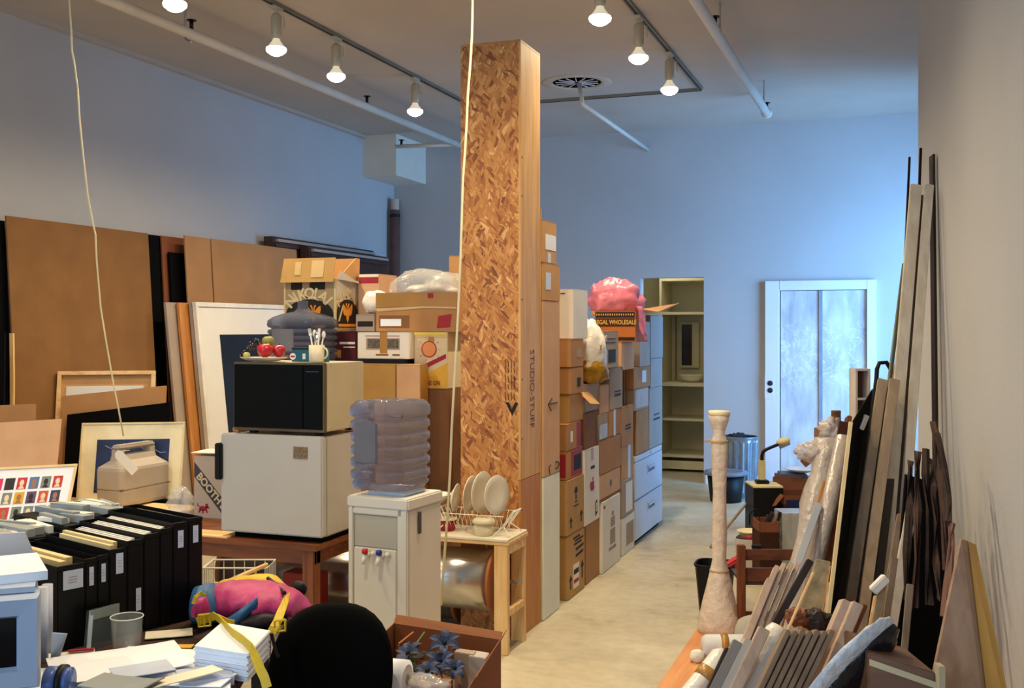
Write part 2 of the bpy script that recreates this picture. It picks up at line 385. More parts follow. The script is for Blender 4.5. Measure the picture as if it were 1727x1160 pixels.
# metal double door in a wide white frame
def X(px, Y=YB): return onY(px, 0, Y).x
dt = thing('door_1', None, None, (X(1384), YB, 0)); dt['kind'] = 'structure'
fx0, fx1, ox0, ox1 = X(1291), X(1478), X(1315), X(1462); zt_o = zy(473, YB, 1380); zt_i = zy(489, YB, 1380)
MB().box(fx0, ox0, YB - .05, YB, 0, zt_o).build('frame_jamb', TRIM, dt, .004)
MB().box(ox1, fx1, YB - .05, YB, 0, zt_o).build('frame_jamb', TRIM, dt, .004)
MB().box(ox0, ox1, YB - .05, YB, zt_i, zt_o).build('frame_head', TRIM, dt, .004)
def door_mat():
    m = bpy.data.materials.new('smeared_door_paint'); m.use_nodes = True; n = m.node_tree.nodes; L = m.node_tree.links; b = n['Principled BSDF']
    tc = n.new('ShaderNodeTexCoord'); mp = n.new('ShaderNodeMapping'); mp.inputs['Scale'].default_value = (6, 6, 1.6); L.new(tc.outputs['Object'], mp.inputs[0])
    a = n.new('ShaderNodeTexNoise'); a.inputs['Scale'].default_value = 1.6; a.inputs['Detail'].default_value = 8; L.new(mp.outputs[0], a.inputs['Vector'])
    cr = n.new('ShaderNodeValToRGB'); e = cr.color_ramp.elements; e[0].position = .32; e[0].color = lin('#a4a9b0'); e[1].position = .66; e[1].color = lin('#d4d7da'); L.new(a.outputs['Fac'], cr.inputs[0])
    v = n.new('ShaderNodeTexNoise'); v.inputs['Scale'].default_value = 5.5; v.inputs['Detail'].default_value = 3; v.inputs['Distortion'].default_value = 2.2; L.new(tc.outputs['Object'], v.inputs['Vector'])
    r = n.new('ShaderNodeValToRGB'); e = r.color_ramp.elements; e[0].position = .46; e[0].color = (0, 0, 0, 1); e[1].position = .5; e[1].color = (1, 1, 1, 1); x = e.new(.54); x.color = (0, 0, 0, 1); L.new(v.outputs['Fac'], r.inputs[0])
    # the wiped swirls sit at arm height on the door
    sp = n.new('ShaderNodeSeparateXYZ'); L.new(tc.outputs['Object'], sp.inputs[0])
    mr = n.new('ShaderNodeValToRGB'); e = mr.color_ramp.elements; e[0].position = .0; e[0].color = (0, 0, 0, 1); e[1].position = 1; e[1].color = (0, 0, 0, 1)
    for p, cc in ((.38, 0), (.48, .55), (.66, .55), (.74, 0)): x = e.new(p); x.color = (cc, cc, cc, 1)
    dv = n.new('ShaderNodeMath'); dv.operation = 'DIVIDE'; dv.inputs[1].default_value = 2.3; L.new(sp.outputs['Z'], dv.inputs[0]); L.new(dv.outputs[0], mr.inputs[0])
    mu = n.new('ShaderNodeMath'); mu.operation = 'MULTIPLY'; L.new(r.outputs[0], mu.inputs[0]); L.new(mr.outputs[0], mu.inputs[1])
    mx = n.new('ShaderNodeMixRGB'); mx.inputs[2].default_value = lin('#f0f2f4'); L.new(mu.outputs[0], mx.inputs[0]); L.new(cr.outputs[0], mx.inputs[1])
    L.new(mx.outputs[0], b.inputs['Base Color']); b.inputs['Roughness'].default_value = .4
    return m
DOOR = door_mat(); xm = X(1384)
MB().box(ox0 + .012, xm - .016, YB - .02, YB + .0, .01, zt_i - .005).build('door_leaf', DOOR, dt, .003)
MB().box(xm + .016, ox1 - .004, YB - .02, YB + .0, .01, zt_i - .005).build('door_leaf', DOOR, dt, .003)
MB().box(xm - .016, xm + .016, YB - .035, YB, .01, zt_i - .005).build('meeting_stile', mat('door_grey', '#8a90a0', .5), dt, .003)
for py in (646, 658):
    c = onY(1299, py, YB - .05); MB().lathe([(.026, 0), (.026, -.008), (.018, -.012), (0, -.012)], (c.x, YB - .05, c.z), 18, 'Y').build('lock', mat('dark_lock', '#30343c', .4, .6), dt, smooth=True)
MB().box(fx0, X(1306), YB - .053, YB - .05, zy(672, YB, 1299), zy(632, YB, 1299)).build('lock_plate', TRIM, dt)
# boxed-in duct in the far left corner, under the ceiling
yy = 10.06; dx = onY(668, 0, yy).x; dz = onY(640, 297, yy).z
struct(MB().box(XL, dx, yy, YB, dz, ZC).build('trim_1', mat('duct_paint', '#d4cfc0', .85, var=.03)))
# moulding where the left wall meets the ceiling
struct(MB().box(XL, XL + .05, YF, 10.06, ZC - .03, ZC).build('trim_2', CEIL))
# worn orange floor strip along the right wall
m = MB(); m.box(-1.0, .06, 2.0, 5.62, 0, .006); struct(m.build('trim_3', wood('orange_plywood_floor', '#c07a44', '#dd9c60', 1, 2)))
# ceiling rose with a fan of ribs
c = onZ(973, 139, ZC)
t = thing('ceiling_rose', 'round plaster rose on the ceiling right of the tall crate', 'ceiling rose', (c.x, c.y, ZC))
RO = mat('rose_paint', '#b8b0a2', .9)
MB().lathe([(.20, 0), (.205, -.006), (.22, -.010), (.27, -.010), (.285, -.006), (.29, 0)], (c.x, c.y, ZC), 40).build('ring', RO, t, smooth=True)
for k in range(14):
    a = 2 * math.pi * k / 14; q = Vector((math.cos(a), math.sin(a), 0)); MB().beam(c + q * .03 + Vector((0, 0, -.004)), c + q * .18 + Vector((0, 0, -.004)), .006, .006, UP).build('rib', TRIM, t)
# pipes
PIPE = mat('painted_pipe', '#d2ccc0', .55, var=.05)
def pipe(p0, p1, r, label):
    return tag(MB().tube([p0, p1], r, 12).build('ceiling_pipe', PIPE, None, smooth=True), label, 'pipe')
hp = 3.42
A = onZ(185, 0, hp); B_ = onZ(770, 243, hp); xx = (A.x + B_.x) / 2
XLP = xx
t = thing('ceiling_pipe', 'long white sprinkler pipe under the ceiling on the left', 'pipe', (xx, 5, hp))
MB().tube([(xx, YF + .05, hp), (xx, 9.95, hp)], .032, 12).build('run', PIPE, t, smooth=True)
MB().tube([(xx, 9.9, hp), (-4.9, 9.93, hp + .02)], .02, 10).build('branch', PIPE, t, smooth=True)
A = onZ(1165, 0, hp); B_ = onZ(1295, 185, hp); xr = (A.x + B_.x) / 2; ye = onX(1293, 183, xr).y
t2 = thing('ceiling_pipe', 'white sprinkler pipe under the ceiling on the right, ending short of the far wall', 'pipe', (xr, 5, hp))
MB().tube([(xr, YF + .05, hp), (xr, ye, hp)], .034, 12).build('run', PIPE, t2, smooth=True)
MB().lathe([(.045, 0), (.045, .06), (.03, .075)], (xr, ye - .04, hp), 14, 'Y').build('end_cap', PIPE, t2, smooth=True)
for py in (60, 170):
    q = onX(1206 if py == 60 else 1282, py, xr)
    MB().tube([(xr + .03, q.y, hp), (xr + .03, q.y, ZC - .001)], .006, 6).build('hanger', METAL, t2)
for py in (52,):
    q = onX(322, 60, XLP); MB().tube([(XLP, q.y, hp - .05), (XLP - .04, q.y, hp - .03), (XLP - .045, q.y, hp + .04), (XLP - .04, q.y, ZC - .001)], .007, 6).build('hanger', METAL, t)
DKM = mat('dark_brass', '#2c2018', .4, .5)
def sprinkler(p, label):
    t = thing('sprinkler_head', label, 'sprinkler', p, 'sprinkler heads on the ceiling pipes')
    MB().tube([p, p + Vector((0, 0, .05))], .013, 8).build('nozzle', DKM, t, smooth=True)
    MB().lathe([(.03, .05), (.03, .056), (0, .058)], p, 12).build('deflector', DKM, t)
for (x, px, py, lb) in ((XLP, 323, 62, 'dark sprinkler head on the left pipe, the nearest to the camera'), (XLP, 619, 180, 'dark sprinkler head midway along the left pipe, nearest the hanging lamps'),
                        (xr, 1206, 52, 'dark sprinkler head on the right pipe near the top edge'), (xr, 1293, 178, 'dark sprinkler head at the far end of the right pipe')):
    q = onX(px, py, x); sprinkler(Vector((x, q.y, hp + .034)), lb)
q = at(677, 250, 11.0); sprinkler(Vector((onY(677, 250, 9.93).x, 9.93, hp + .03)), 'dark sprinkler head on the branch pipe beside the far left corner duct')
# short pipe stub by the rose
a = onZ(982, 176, 3.40); b2 = onZ(1048, 224, 3.40)
t = thing('drop_pipe', 'short white pipe dropping from the ceiling rose and running to the far wall', 'pipe', c)
MB().tube([(c.x + .02, c.y, ZC - .01), (a.x, a.y, 3.42), (a.x, a.y, 3.40)], .018, 8).build('drop', PIPE, t, smooth=True)
MB().tube([(a.x, a.y, 3.405), (a.x + .001, YB - .005, 3.405)], .02, 8).build('run', PIPE, t, smooth=True)
# ------------------------------------------------------------------ track lights
XT1, XT2 = -3.5, -1.52
ZT = ZC - .02
A = onZ(450, 0, ZT); B_ = onZ(770, 168, ZT); XT1 = (A.x + B_.x) / 2
A = onZ(1055, 0, ZT); B_ = onZ(1183, 153, ZT); XT2 = (A.x + B_.x) / 2; YT = onX(1183, 153, XT2).y
TRK = mat('track_metal', '#7c7a70', .45, .3); TRKD = mat('track_slot', '#26241e', .6)
def track(x0, y0, x1, y1, label):
    t = thing('light_track', label, 'light track', ((x0 + x1) / 2, (y0 + y1) / 2, ZC))
    MB().beam((x0, y0, ZC - .011), (x1, y1, ZC - .011), .04, .02, Vector((y1 - y0, -(x1 - x0), 0))).build('channel', TRK, t)
    MB().beam((x0, y0, ZC - .0225), (x1, y1, ZC - .0225), .014, .003, Vector((y1 - y0, -(x1 - x0), 0))).build('slot', TRKD, t)
track(XT1, YF + .3, XT1, YT - .03, 'grey light track along the ceiling over the left half of the room')
track(XT2, YF + .3, XT2, YT - .03, 'grey light track along the ceiling right of the tall crate')
track(XT1, YT, XT2, YT, 'grey light track crossing the ceiling, joining the two long tracks')
track(XT2 + .03, 4.1, -.75, 4.1, 'added grey light track branching towards the right wall, unseen above the top edge')  # branch track added out of view to hold an extra lamp
SOCK = mat('lamp_holder', '#b8b19c', .45, .2)
BULB = mat('lit_reflector_bulb', '#ffeccc', .3, emit=14, var=0)
BGL = mat('reflector_neck', '#e8dcc0', .3, emit=.6, var=0)
def make_lamp():
    t = thing('track_lamp', 'x', 'lamp', (0, 0, 0))
    MB().box(-.022, .022, -.05, .05, -.045, -.024).build('track_adapter', SOCK, t, .004)
    MB().tube([(0, 0, -.045), (0, 0, -.075)], .012, 10).build('stem', SOCK, t)
    MB().lathe([(.022, -.07), (.034, -.085), (.034, -.20), (.028, -.225)], (0, 0, 0), 20).build('housing', SOCK, t, smooth=True)
    MB().tube([(.034, 0, -.085), (.052, 0, -.095), (.055, 0, -.15), (.06, 0, -.165)], .005, 6).build('swivel_arm', SOCK, t)
    MB().lathe([(.02, -.22), (.024, -.235), (.03, -.245), (.045, -.265), (.061, -.282)], (0, 0, 0), 24).build('bulb_neck', BGL, t, smooth=True)
    MB().lathe([(.061, -.282), (.064, -.292), (.06, -.305), (.04, -.322), (.02, -.331), (0, -.334)], (0, 0, 0), 24).build('bulb_face', BULB, t, smooth=True)
    l = bpy.data.lights.new('flood', 'SPOT'); l.energy = LAMP_W; l.color = LAMP_COL; l.spot_size = R(165); l.spot_blend = 1; l.shadow_soft_size = .035
    o = bpy.data.objects.new('flood', l); o.location = (0, 0, -.345); C.objects.link(o); o.parent = t
    return t
L0 = None
lamps = []
for (x, px, py, lb) in ((XT1, 295, -45, 'lit reflector lamp on the left track, cut by the top edge of the photo'),
                        (XT1, 466, 16, 'lit reflector lamp on the left track, largest of the three shown whole'),
                        (XT1, 567, 68, 'lit reflector lamp on the left track, the middle of the three shown whole'),
                        (XT1, 700, 131, 'lit reflector lamp on the left track, nearest the tall crate'),
                        (XT2, 1012, -48, 'lit reflector lamp on the right track, cut by the top edge'),
                        (XT2, 1077, 30, 'lit reflector lamp on the right track, middle one of its three'),
                        (XT2, 1129, 92, 'lit reflector lamp on the right track, farthest, near the track corner')):
    q = onX(px, py, x); lamps.append((x, q.y, lb))
lamps += [(XT1, 3.0, 'lit reflector lamp on the left track, above the picture beyond its top edge'), (XT1, 1.2, 'lit reflector lamp on the left track, near the shop window behind the camera'),
          (XT2, 3.6, 'lit reflector lamp on the right track, above the picture beyond its top edge'), (XT2, 1.9, 'lit reflector lamp on the right track, closest to the camera'), (-1.22, 4.1, 'added reflector lamp on the unseen branch track, brightening the crate side')]  # the branch lamp is added to brighten the crate's aisle side
for x, y, lb in lamps:
    if L0 is None: L0 = make_lamp(); L0.location = (x, y, ZC); L0['label'] = lb; L0['group'] = 'reflector lamps on the light tracks'
    else: copy_thing(L0, (x, y, ZC), lb)
# ================================================================== left wall: leaning boards
def one(mb, name, m, label, cat, group=None, **k):
    return tag(mb.build(name, m, None, **k), label, cat, group)
def place(o, loc, rot=(0, 0, 0)):
    o.location = loc; o.rotation_euler = rot; return o
def stand(TL, TR, zb, lean, th):
    """a flat thing standing on zb whose top corners are TL, TR; the base is shifted by lean; returns (prism points, thickness vector)"""
    TL, TR = Vector(TL), Vector(TR); lean = Vector(lean)
    BL = Vector((TL.x, TL.y, zb)) + lean; BR = Vector((TR.x, TR.y, zb)) + lean
    n = (TR - TL).cross(TL - BL).normalized()
    if n.dot(CAMF) < 0: n = -n
    return [BL, BR, TR, TL], n * th
def wallboard(pxa, pxb, py, xt, xb, th, zt=None):
    a = onX(pxa, py, xt); b = onX(pxb, py, xt); z = zt or a.z
    return MB().prism([(xb, a.y, 0), (xb, b.y, 0), (xt, b.y, z), (xt, a.y, z)], (-th, 0, 0))
one(wallboard(-60, 8, 385, -5.27, -5.16, .02, 2.24), 'board', BLKM, 'black board against the left wall at the left photo edge, behind the hardboard', 'board')
one(wallboard(10, 250, 368, -5.24, -5.09, .012, 2.27), 'board', HARD, 'large brown hardboard sheet leaning on the left wall, the leftmost and widest', 'board', bevel=.002)
one(wallboard(250, 271, 396, -5.29, -5.17, .018, 2.27), 'board', BLKM, 'narrow black board on the left wall between the brown and red-brown sheets', 'board')
one(wallboard(272, 312, 397, -5.27, -5.13, .012, 2.27), 'board', REDB, 'red-brown board leaning on the left wall, mostly in shadow', 'board')
one(wallboard(286, 330, 425, -5.23, -5.09, .02), 'board', BLKM, 'black board in front of the red-brown board on the left wall', 'board')
one(wallboard(311, 354, 401, -5.16, -5.01, .012, 2.28), 'board', HARD2, 'narrow pale brown board left of the seam, above the white picture frame', 'board', bevel=.002)
one(wallboard(356, 500, 403, -5.16, -5.01, .012, 2.28), 'board', HARD2, 'wide pale brown board right of the seam, above the white picture frame', 'board', bevel=.002)
# dark crated frames near the far left corner
def crate_frame(pxa, pxb, py, xt, xb, label, m1):
    a = onX(pxa, py, xt); b = onX(pxb, py, xt); z = a.z
    t = thing('frame_stack', label, 'frame', (xb, a.y, 0))
    MB().prism([(xb, a.y, 0), (xb, b.y, 0), (xt, b.y, z), (xt, a.y, z)], (-.09, 0, 0)).build('body', m1, t, .003)
    MB().prism([(xt + .002, a.y + .05, z - .045), (xt + .002, b.y - .02, z - .045), (xt, b.y - .02, z - .02), (xt, a.y + .05, z - .02)], (.03, 0, 0)).build('rail', mat('frame_rail', '#9a8f88', .5), t)
    MB().prism([(xt + .004, a.y + .02, z - .09), (xt + .004, b.y, z - .09), (xt, b.y, z - .055), (xt, a.y + .02, z - .055)], (.022, 0, 0)).build('rail', DKW, t)
crate_frame(459, 630, 398, -5.2, -5.05, 'dark brown frame stack on the left wall, the taller of two behind the folded-top carton', DKW)
crate_frame(520, 652, 415, -5.08, -4.93, 'dark frame stack by the far left corner, the lower of two', mat('dark_frame', '#3a2824', .5))
p = onY(662, 335, 10.6); t = thing('paper_roll', 'tall brown wrapped roll standing upright in the far left corner', 'roll', (p.x + .02, 10.62, 0))
MB().tube([(p.x + .02, 10.62, 0), (p.x, 10.66, p.z - .12)], .055, 14).build('roll', mat('roll_paper', '#6e4f48', .7, var=.25), t, smooth=True)
MB().tube([(p.x, 10.66, p.z - .12), (p.x - .002, 10.665, p.z)], .045, 14).build('end', mat('roll_end', '#b9a898', .7), t)
MB().tube([(p.x + .001, 10.66, p.z - .2), (p.x, 10.66, p.z - .165)], .058, 14).build('tape_band', INK, t)
# ------------------------------------------------------------------ pictures leaning on the left wall
def picture_wall(pxa, pxb, pya, xt, lean, zb, m_frame, fw, label, matb=None, inner=None, name='picture_frame', depth_=.035):
    a = onX(pxa, pya, xt); b = onX(pxb, pya, xt); z = a.z; xb = xt + lean
    def P(u, v, o=0):
        return Vector((xb + (xt - xb) * v + o, a.y + (b.y - a.y) * u, zb + (z - zb) * v))
    L_, H = b.y - a.y, z - zb
    t = thing(name, label, 'picture', (xb, (a.y + b.y) / 2, zb))
    fu, fv = fw / L_, fw / H
    for (u0, u1, v0, v1) in ((0, 1, 1 - fv, 1), (0, 1, 0, fv), (0, fu, fv, 1 - fv), (1 - fu, 1, fv, 1 - fv)):
        MB().prism([P(u0, v0), P(u1, v0), P(u1, v1), P(u0, v1)], (-depth_, 0, 0)).build('frame_rail', m_frame, t, .002)
    if matb: MB().prism([P(fu, fv, -.01), P(1 - fu, fv, -.01), P(1 - fu, 1 - fv, -.01), P(fu, 1 - fv, -.01)], (-.012, 0, 0)).build('mat_board', matb, t)
    return t, P, L_, H
t, P, L_, H = picture_wall(330, 520, 509, -4.98, .19, .0, mat('white_frame', '#ddd8cc', .45), .035, 'large white framed picture with a dark blue-green print, leaning behind the fridge', WHT)
MB().prism([P(.17, .30, -.008), P(.86, .30, -.008), P(.86, .86, -.008), P(.17, .86, -.008)], (-.003, 0, 0)).build('print', mat('dark_print', '#161b26', .4, var=.3, vs=3), t)
MB().prism([P(.0, .0, -.04), P(.98, .0, -.04), P(.98, 1.0, -.04), P(.0, 1.0, -.04)], (-.025, 0, 0)).build('backing', CBG, t)
a = onX(313, 509, -5.05)
for i, (dx, dy, m_, lb) in enumerate(((-.05, -.10, PLYD, 'thin orange wooden picture frame edge-on behind the large white picture'), (-.085, -.20, CBG, 'grey-brown board edge leaning behind the large white picture'))):
    q = onX(330, 509, -4.98)
    one(MB().prism([(-4.82 + dx, q.y + dy, 0), (-4.82 + dx, q.y + 1.0, 0), (-5.01 + dx, q.y + 1.0, 1.76), (-5.01 + dx, q.y + dy, 1.76)], (-.022, 0, 0)), 'board', m_, lb, 'board', bevel=.002)
# ------------------------------------------------------------------ tables along the left
ZTB = .53
def table(name, label, x0, x1, y0, y1, z, legs, mt, th=.028, apron=.07, leg=.065, frames=True):
    t = thing(name, label, 'table', ((x0 + x1) / 2, (y0 + y1) / 2, 0))
    MB().box(x0, x1, y0, y1, z - th, z).build('tabletop', mt, t, .004)
    i = .03
    for (a0, a1, b0, b1) in ((x0 + i, x1 - i, y0 + i, y0 + i + .022), (x0 + i, x1 - i, y1 - i - .022, y1 - i), (x0 + i, x0 + i + .022, y0 + i + .022, y1 - i - .022), (x1 - i - .022, x1 - i, y0 + i + .022, y1 - i - .022)):
        MB().box(a0, a1, b0, b1, z - th - apron, z - th).build('apron', mt, t, .002)
    for (lx, ly) in legs: MB().box(lx, lx + leg, ly, ly + leg, 0, z - th).build('leg', BRWZ if mt is BRW else mt, t, .004)
    return t
c = onZ(534, 921, ZTB); TX1, TY0 = c.x, c.y
TX0 = TX1 - 1.18; TY1 = TY0 + .64
table('wooden_table', 'low brown wooden table carrying the white fridge', TX0, TX1, TY0, TY1, ZTB, ((TX1 - .095, TY0 + .025), (TX0 + .03, TY0 + .025), (TX1 - .095, TY1 - .16), (TX0 + .03, TY1 - .16)), BRW)
LX1 = TX0 - .02; LX0 = LX1 - 1.35; LY1 = TY0 + .78
table('side_table', 'low wooden table at the left carrying the beige sewing machine case', LX0, LX1, TY0 + .02, LY1, ZTB, ((LX1 - .095, TY0 + .045), (LX0 + .03, TY0 + .045), (LX1 - .095, LY1 - .09), (LX0 + .03, LY1 - .09)), PINEX)
# mini fridge
fl = onY(372, 893, TY0 + .03); fr = onY(543, 908, TY0 + .03); FX0, FX1 = fl.x, fr.x; FY0, FY1 = TY0 + .03, TY0 + .44
zb = ZTB + .028; ztp = onY(543, 737, FY0).z
t = thing('mini_fridge', 'white mini fridge with black handle on the low wooden table', 'fridge', ((FX0 + FX1) / 2, (FY0 + FY1) / 2, ZTB))
MB().box(FX0 + .004, FX1 - .004, FY0 + .052, FY1, zb, ztp - .004).build('body', ENAM, t, .008)
MB().box(FX0 + .012, FX1 - .012, FY0 + .044, FY0 + .052, zb + .012, ztp - .014).build('door_seal', mat('seal', '#4a453c', .6), t)
MB().box(FX0, FX1, FY0, FY0 + .044, zb + .004, ztp).build('door', ENAM, t, .007)
MB().box(FX0 + .05, FX1 - .03, FY0 + .05, FY1 - .03, ZTB, zb).build('plinth', BLKM, t)
hz0 = onY(375, 808, FY0).z; hz1 = onY(375, 747, FY0).z
MB().box(FX0 - .022, FX0 + .014, FY0 - .022, FY0 + .03, hz0, hz1).build('handle', BLK, t, .005)
b0 = onY(495, 773, FY0); b1 = onY(519, 754, FY0)
MB().box(b0.x, b1.x, FY0 - .003, FY0, b0.z, b1.z).build('badge', mat('bronze_badge', '#8a7458', .35, .6, var=.4, vs=120), t, .0008)
# microwave on the fridge
ma = onY(393, 612, FY0 + .015); mb_ = onY(547, 723, FY0 + .015); MX0, MX1 = ma.x, mb_.x
mzb = ztp + .02; mzt = onY(545, 613, FY0 + .015).z
MY0 = FY0 + .015; MY1 = MY0 + .40
MCR = mat('microwave_shell', '#b5aa90', .5, var=.05)
t = thing('microwave', 'microwave oven with black door and grey case, on top of the fridge', 'microwave', ((MX0 + MX1) / 2, MY0 + .2, ztp))
MB().box(MX0 + .003, MX1, MY0 + .025, MY1, mzb, mzt).build('case', MCR, t, .004)
MB().box(MX0, MX1, MY0 + .004, MY0 + .025, mzb - .002, mzt + .002).build('front_frame', mat('trim_steel', '#6e6048', .35, .6), t, .003)
MB().box(MX0 + .008, MX1 - .115, MY0 - .004, MY0 + .004, mzb + .012, mzt - .008).build('door', mat('black_glass', '#030303', .12, spec=.25), t, .002)
MB().box(MX1 - .113, MX1 - .012, MY0 - .003, MY0 + .004, mzb + .012, mzt - .008).build('control_panel', mat('black_glass', ''), t, .001)
MB().box(MX1 - .10, MX1 - .03, MY0 - .0036, MY0 - .003, mzt - .042, mzt - .038).build('display_line', mat('panel_grey', '#3c3c3a', .5), t)
for fx in (MX0 + .06, MX1 - .08):
    for fy in (MY0 + .05, MY1 - .06): MB().box(fx, fx + .035, fy, fy + .035, ztp, mzb).build('foot', BLK, t, .003)
for (sy, sz) in ((MY0 + .06, mzt - .012), (MY0 + .25, mzt - .012), (MY0 + .06, mzb + .015), (MY0 + .25, mzb + .015)):
    MB().lathe([(.004, 0), (.003, .002), (0, .002)], (MX1, sy, sz), 8, 'X').build('screw', METAL, t)
# board under microwave's left edge
one(MB().box(MX0 - .045, MX0 - .01, MY0 + .06, MY0 + .3, ztp + .001, ztp + .022), 'wood_block', PLYD, 'small wooden block beside the left foot of the microwave', 'block', bevel=.002)
# things on the microwave
TOPZ = mzt + .0025
c = onZ(447, 608, TOPZ + .006); c = Vector((c.x, MY0 + .11, TOPZ))
cx_ = onY(445, 608, c.y).x
pl = (cx_, c.y, TOPZ)
one(MB().lathe([(0, .002), (.07, .002), (.09, .006), (.122, .018), (.126, .022), (.12, .022), (.088, .011), (0, .008)], pl, 32, squash=.75), 'fruit_plate', mat('plate_cream', '#d6cdb4', .35), 'shallow cream plate under the fruit on the microwave', 'plate', smooth=True)
APP = mat('red_apple_skin', '#b3202c', .25, var=.35, vs=9, spec=.6)
def apple(px, py, dy, r, m_, label, grp=None):
    q = onY(px, py, pl[1] + dy); t = thing('apple', label, 'apple', (q.x, q.y, q.z - r * .85), grp)
    MB().lathe([(0, -.7 * r), (.3 * r, -.86 * r), (.75 * r, -.62 * r), (1.0 * r, 0), (.92 * r, .5 * r), (.55 * r, .83 * r), (.22 * r, .78 * r), (0, .6 * r)], (q.x, q.y, q.z), 24, amp=.04, seed=px).build('flesh', m_, t, smooth=True)
    MB().tube([(q.x, q.y, q.z + .6 * r), (q.x + .004, q.y, q.z + 1.05 * r)], .0022, 6).build('stem', DKW, t)
apple(447, 591, -.028, .040, APP, 'shiny red apple at the front of the fruit plate')
apple(470, 592, .045, .036, APP, 'red apple behind the front one, nearest the blue carton')
apple(452, 576, .035, .031, mat('green_pear_skin', '#8f9440', .4, var=.3, vs=12), 'yellow-green apple lying on top of the red apples')
apple(416, 599, .0, .018, mat('lime_skin', '#b2b26a', .5, var=.2), 'small pale green fruit at the left rim of the plate')
rnd = random.Random(3); m = MB()
for k in range(46):
    u = rnd.random(); q = onY(404 + 34 * u + rnd.uniform(-4, 4), 601 - 26 * u * 1.0 + rnd.uniform(-7, 6), pl[1] + .02 + rnd.uniform(-.02, .03))
    m.blob(q, .0085, 0, n=8, m=6)
one(m, 'grape_bunch', mat('dark_grape', '#17131a', .25, var=.4, vs=30, spec=.7), 'bunch of dark grapes hanging over the left rim of the fruit plate', 'grapes', smooth=True)
# blue food carton
gy = MY0 + .08; a = onY(483, 612, gy); b = onY(540, 588, gy)
t = thing('food_carton', 'small blue and dark carton standing on the microwave behind the mug', 'carton', (a.x, gy + .06, TOPZ))
MB().box(a.x, b.x, gy + .05, gy + .09, TOPZ, b.z + .004).build('box', mat('teal_print', '#1d5a6e', .5, var=.2), t, .001)
MB().box(a.x, b.x - .02, gy + .049, gy + .05, b.z - .006, b.z + .003).build('dark_band', INK, t)
q = onY(493, 601, gy + .045); MB().lathe([(.017, 0), (.017, -.001), (0, -.001)], (q.x, gy + .05, q.z), 20, 'Y').build('oval_badge', WHT, t)
MB().box(q.x - .012, q.x + .012, gy + .0482, gy + .049, q.z - .004, q.z + .004).build('red_mark', REDI, t)
q = onY(512, 601, gy + .045); MB().box(q.x - .008, q.x + .008, gy + .0485, gy + .05, q.z - .014, q.z + .014).build('pale_label', WHT, t)
# mug with plastic cutlery
q = onY(534, 600, gy - .01); mg = Vector((q.x, gy - .01, TOPZ)); r_ = .037
t = thing('mug', 'cream mug on the microwave holding plastic cutlery', 'mug', mg)
MB().lathe([(.030, 0), (.035, .003), (.037, .01), (.038, .085), (.035, .085), (.034, .008), (0, .008)], mg, 24).build('cup', mat('mug_cream', '#d8ccaa', .35), t, smooth=True)
MB().tube([mg + Vector((.036 + .026 * math.sin(a_), -.002, .046 - .028 * math.cos(a_))) for a_ in [i * math.pi / 8 for i in range(9)]], .0045, 8).build('handle', mat('mug_cream', '', .3), t, smooth=True)
PLAS = mat('white_plastic_cutlery', '#e2ddcc', .3)
for i, (dx, dy, ln, lb) in enumerate(((-.034, .0, .085, 'white plastic fork leaning far left in the mug'), (-.016, .01, .07, 'white plastic spoon second from the left in the mug'), (.012, .0, .075, 'white plastic knife right of centre in the mug'), (.03, .01, .06, 'white plastic spoon leaning far right in the mug'))):
    b0 = mg + Vector((dx * .3, dy, .014)); b1 = mg + Vector((dx, dy, .085 + ln * .55)); d_ = (b1 - b0).normalized()
    m = MB(); m.beam(b0, b1, .007, .0025)
    if i == 0:
        for s_ in (-.006, -.002, .002, .006): m.beam(b1 + CAMR * s_ + d_ * .008, b1 + CAMR * s_ + d_ * .035, .002, .002)
        m.beam(b1, b1 + d_ * .01, .015, .0025)
    elif i == 2: m.beam(b1, b1 + d_ * .04, .012, .002)
    else: m.blob(b1 + d_ * .018, (.011, .004, .018), 0, n=12, m=8)
    one(m, ('plastic_fork', 'plastic_spoon', 'plastic_knife', 'plastic_spoon')[i], PLAS, lb, 'cutlery')
one(MB().tube([mg + Vector((0, .01, .012)), mg + Vector((-.002, .012, .1))], .004, 6).blob(mg + Vector((-.003, .012, .125)), (.018, .014, .03), .1), 'whisk', CHROME, 'steel utensil with rounded head standing in the middle of the mug', 'utensil', smooth=True)
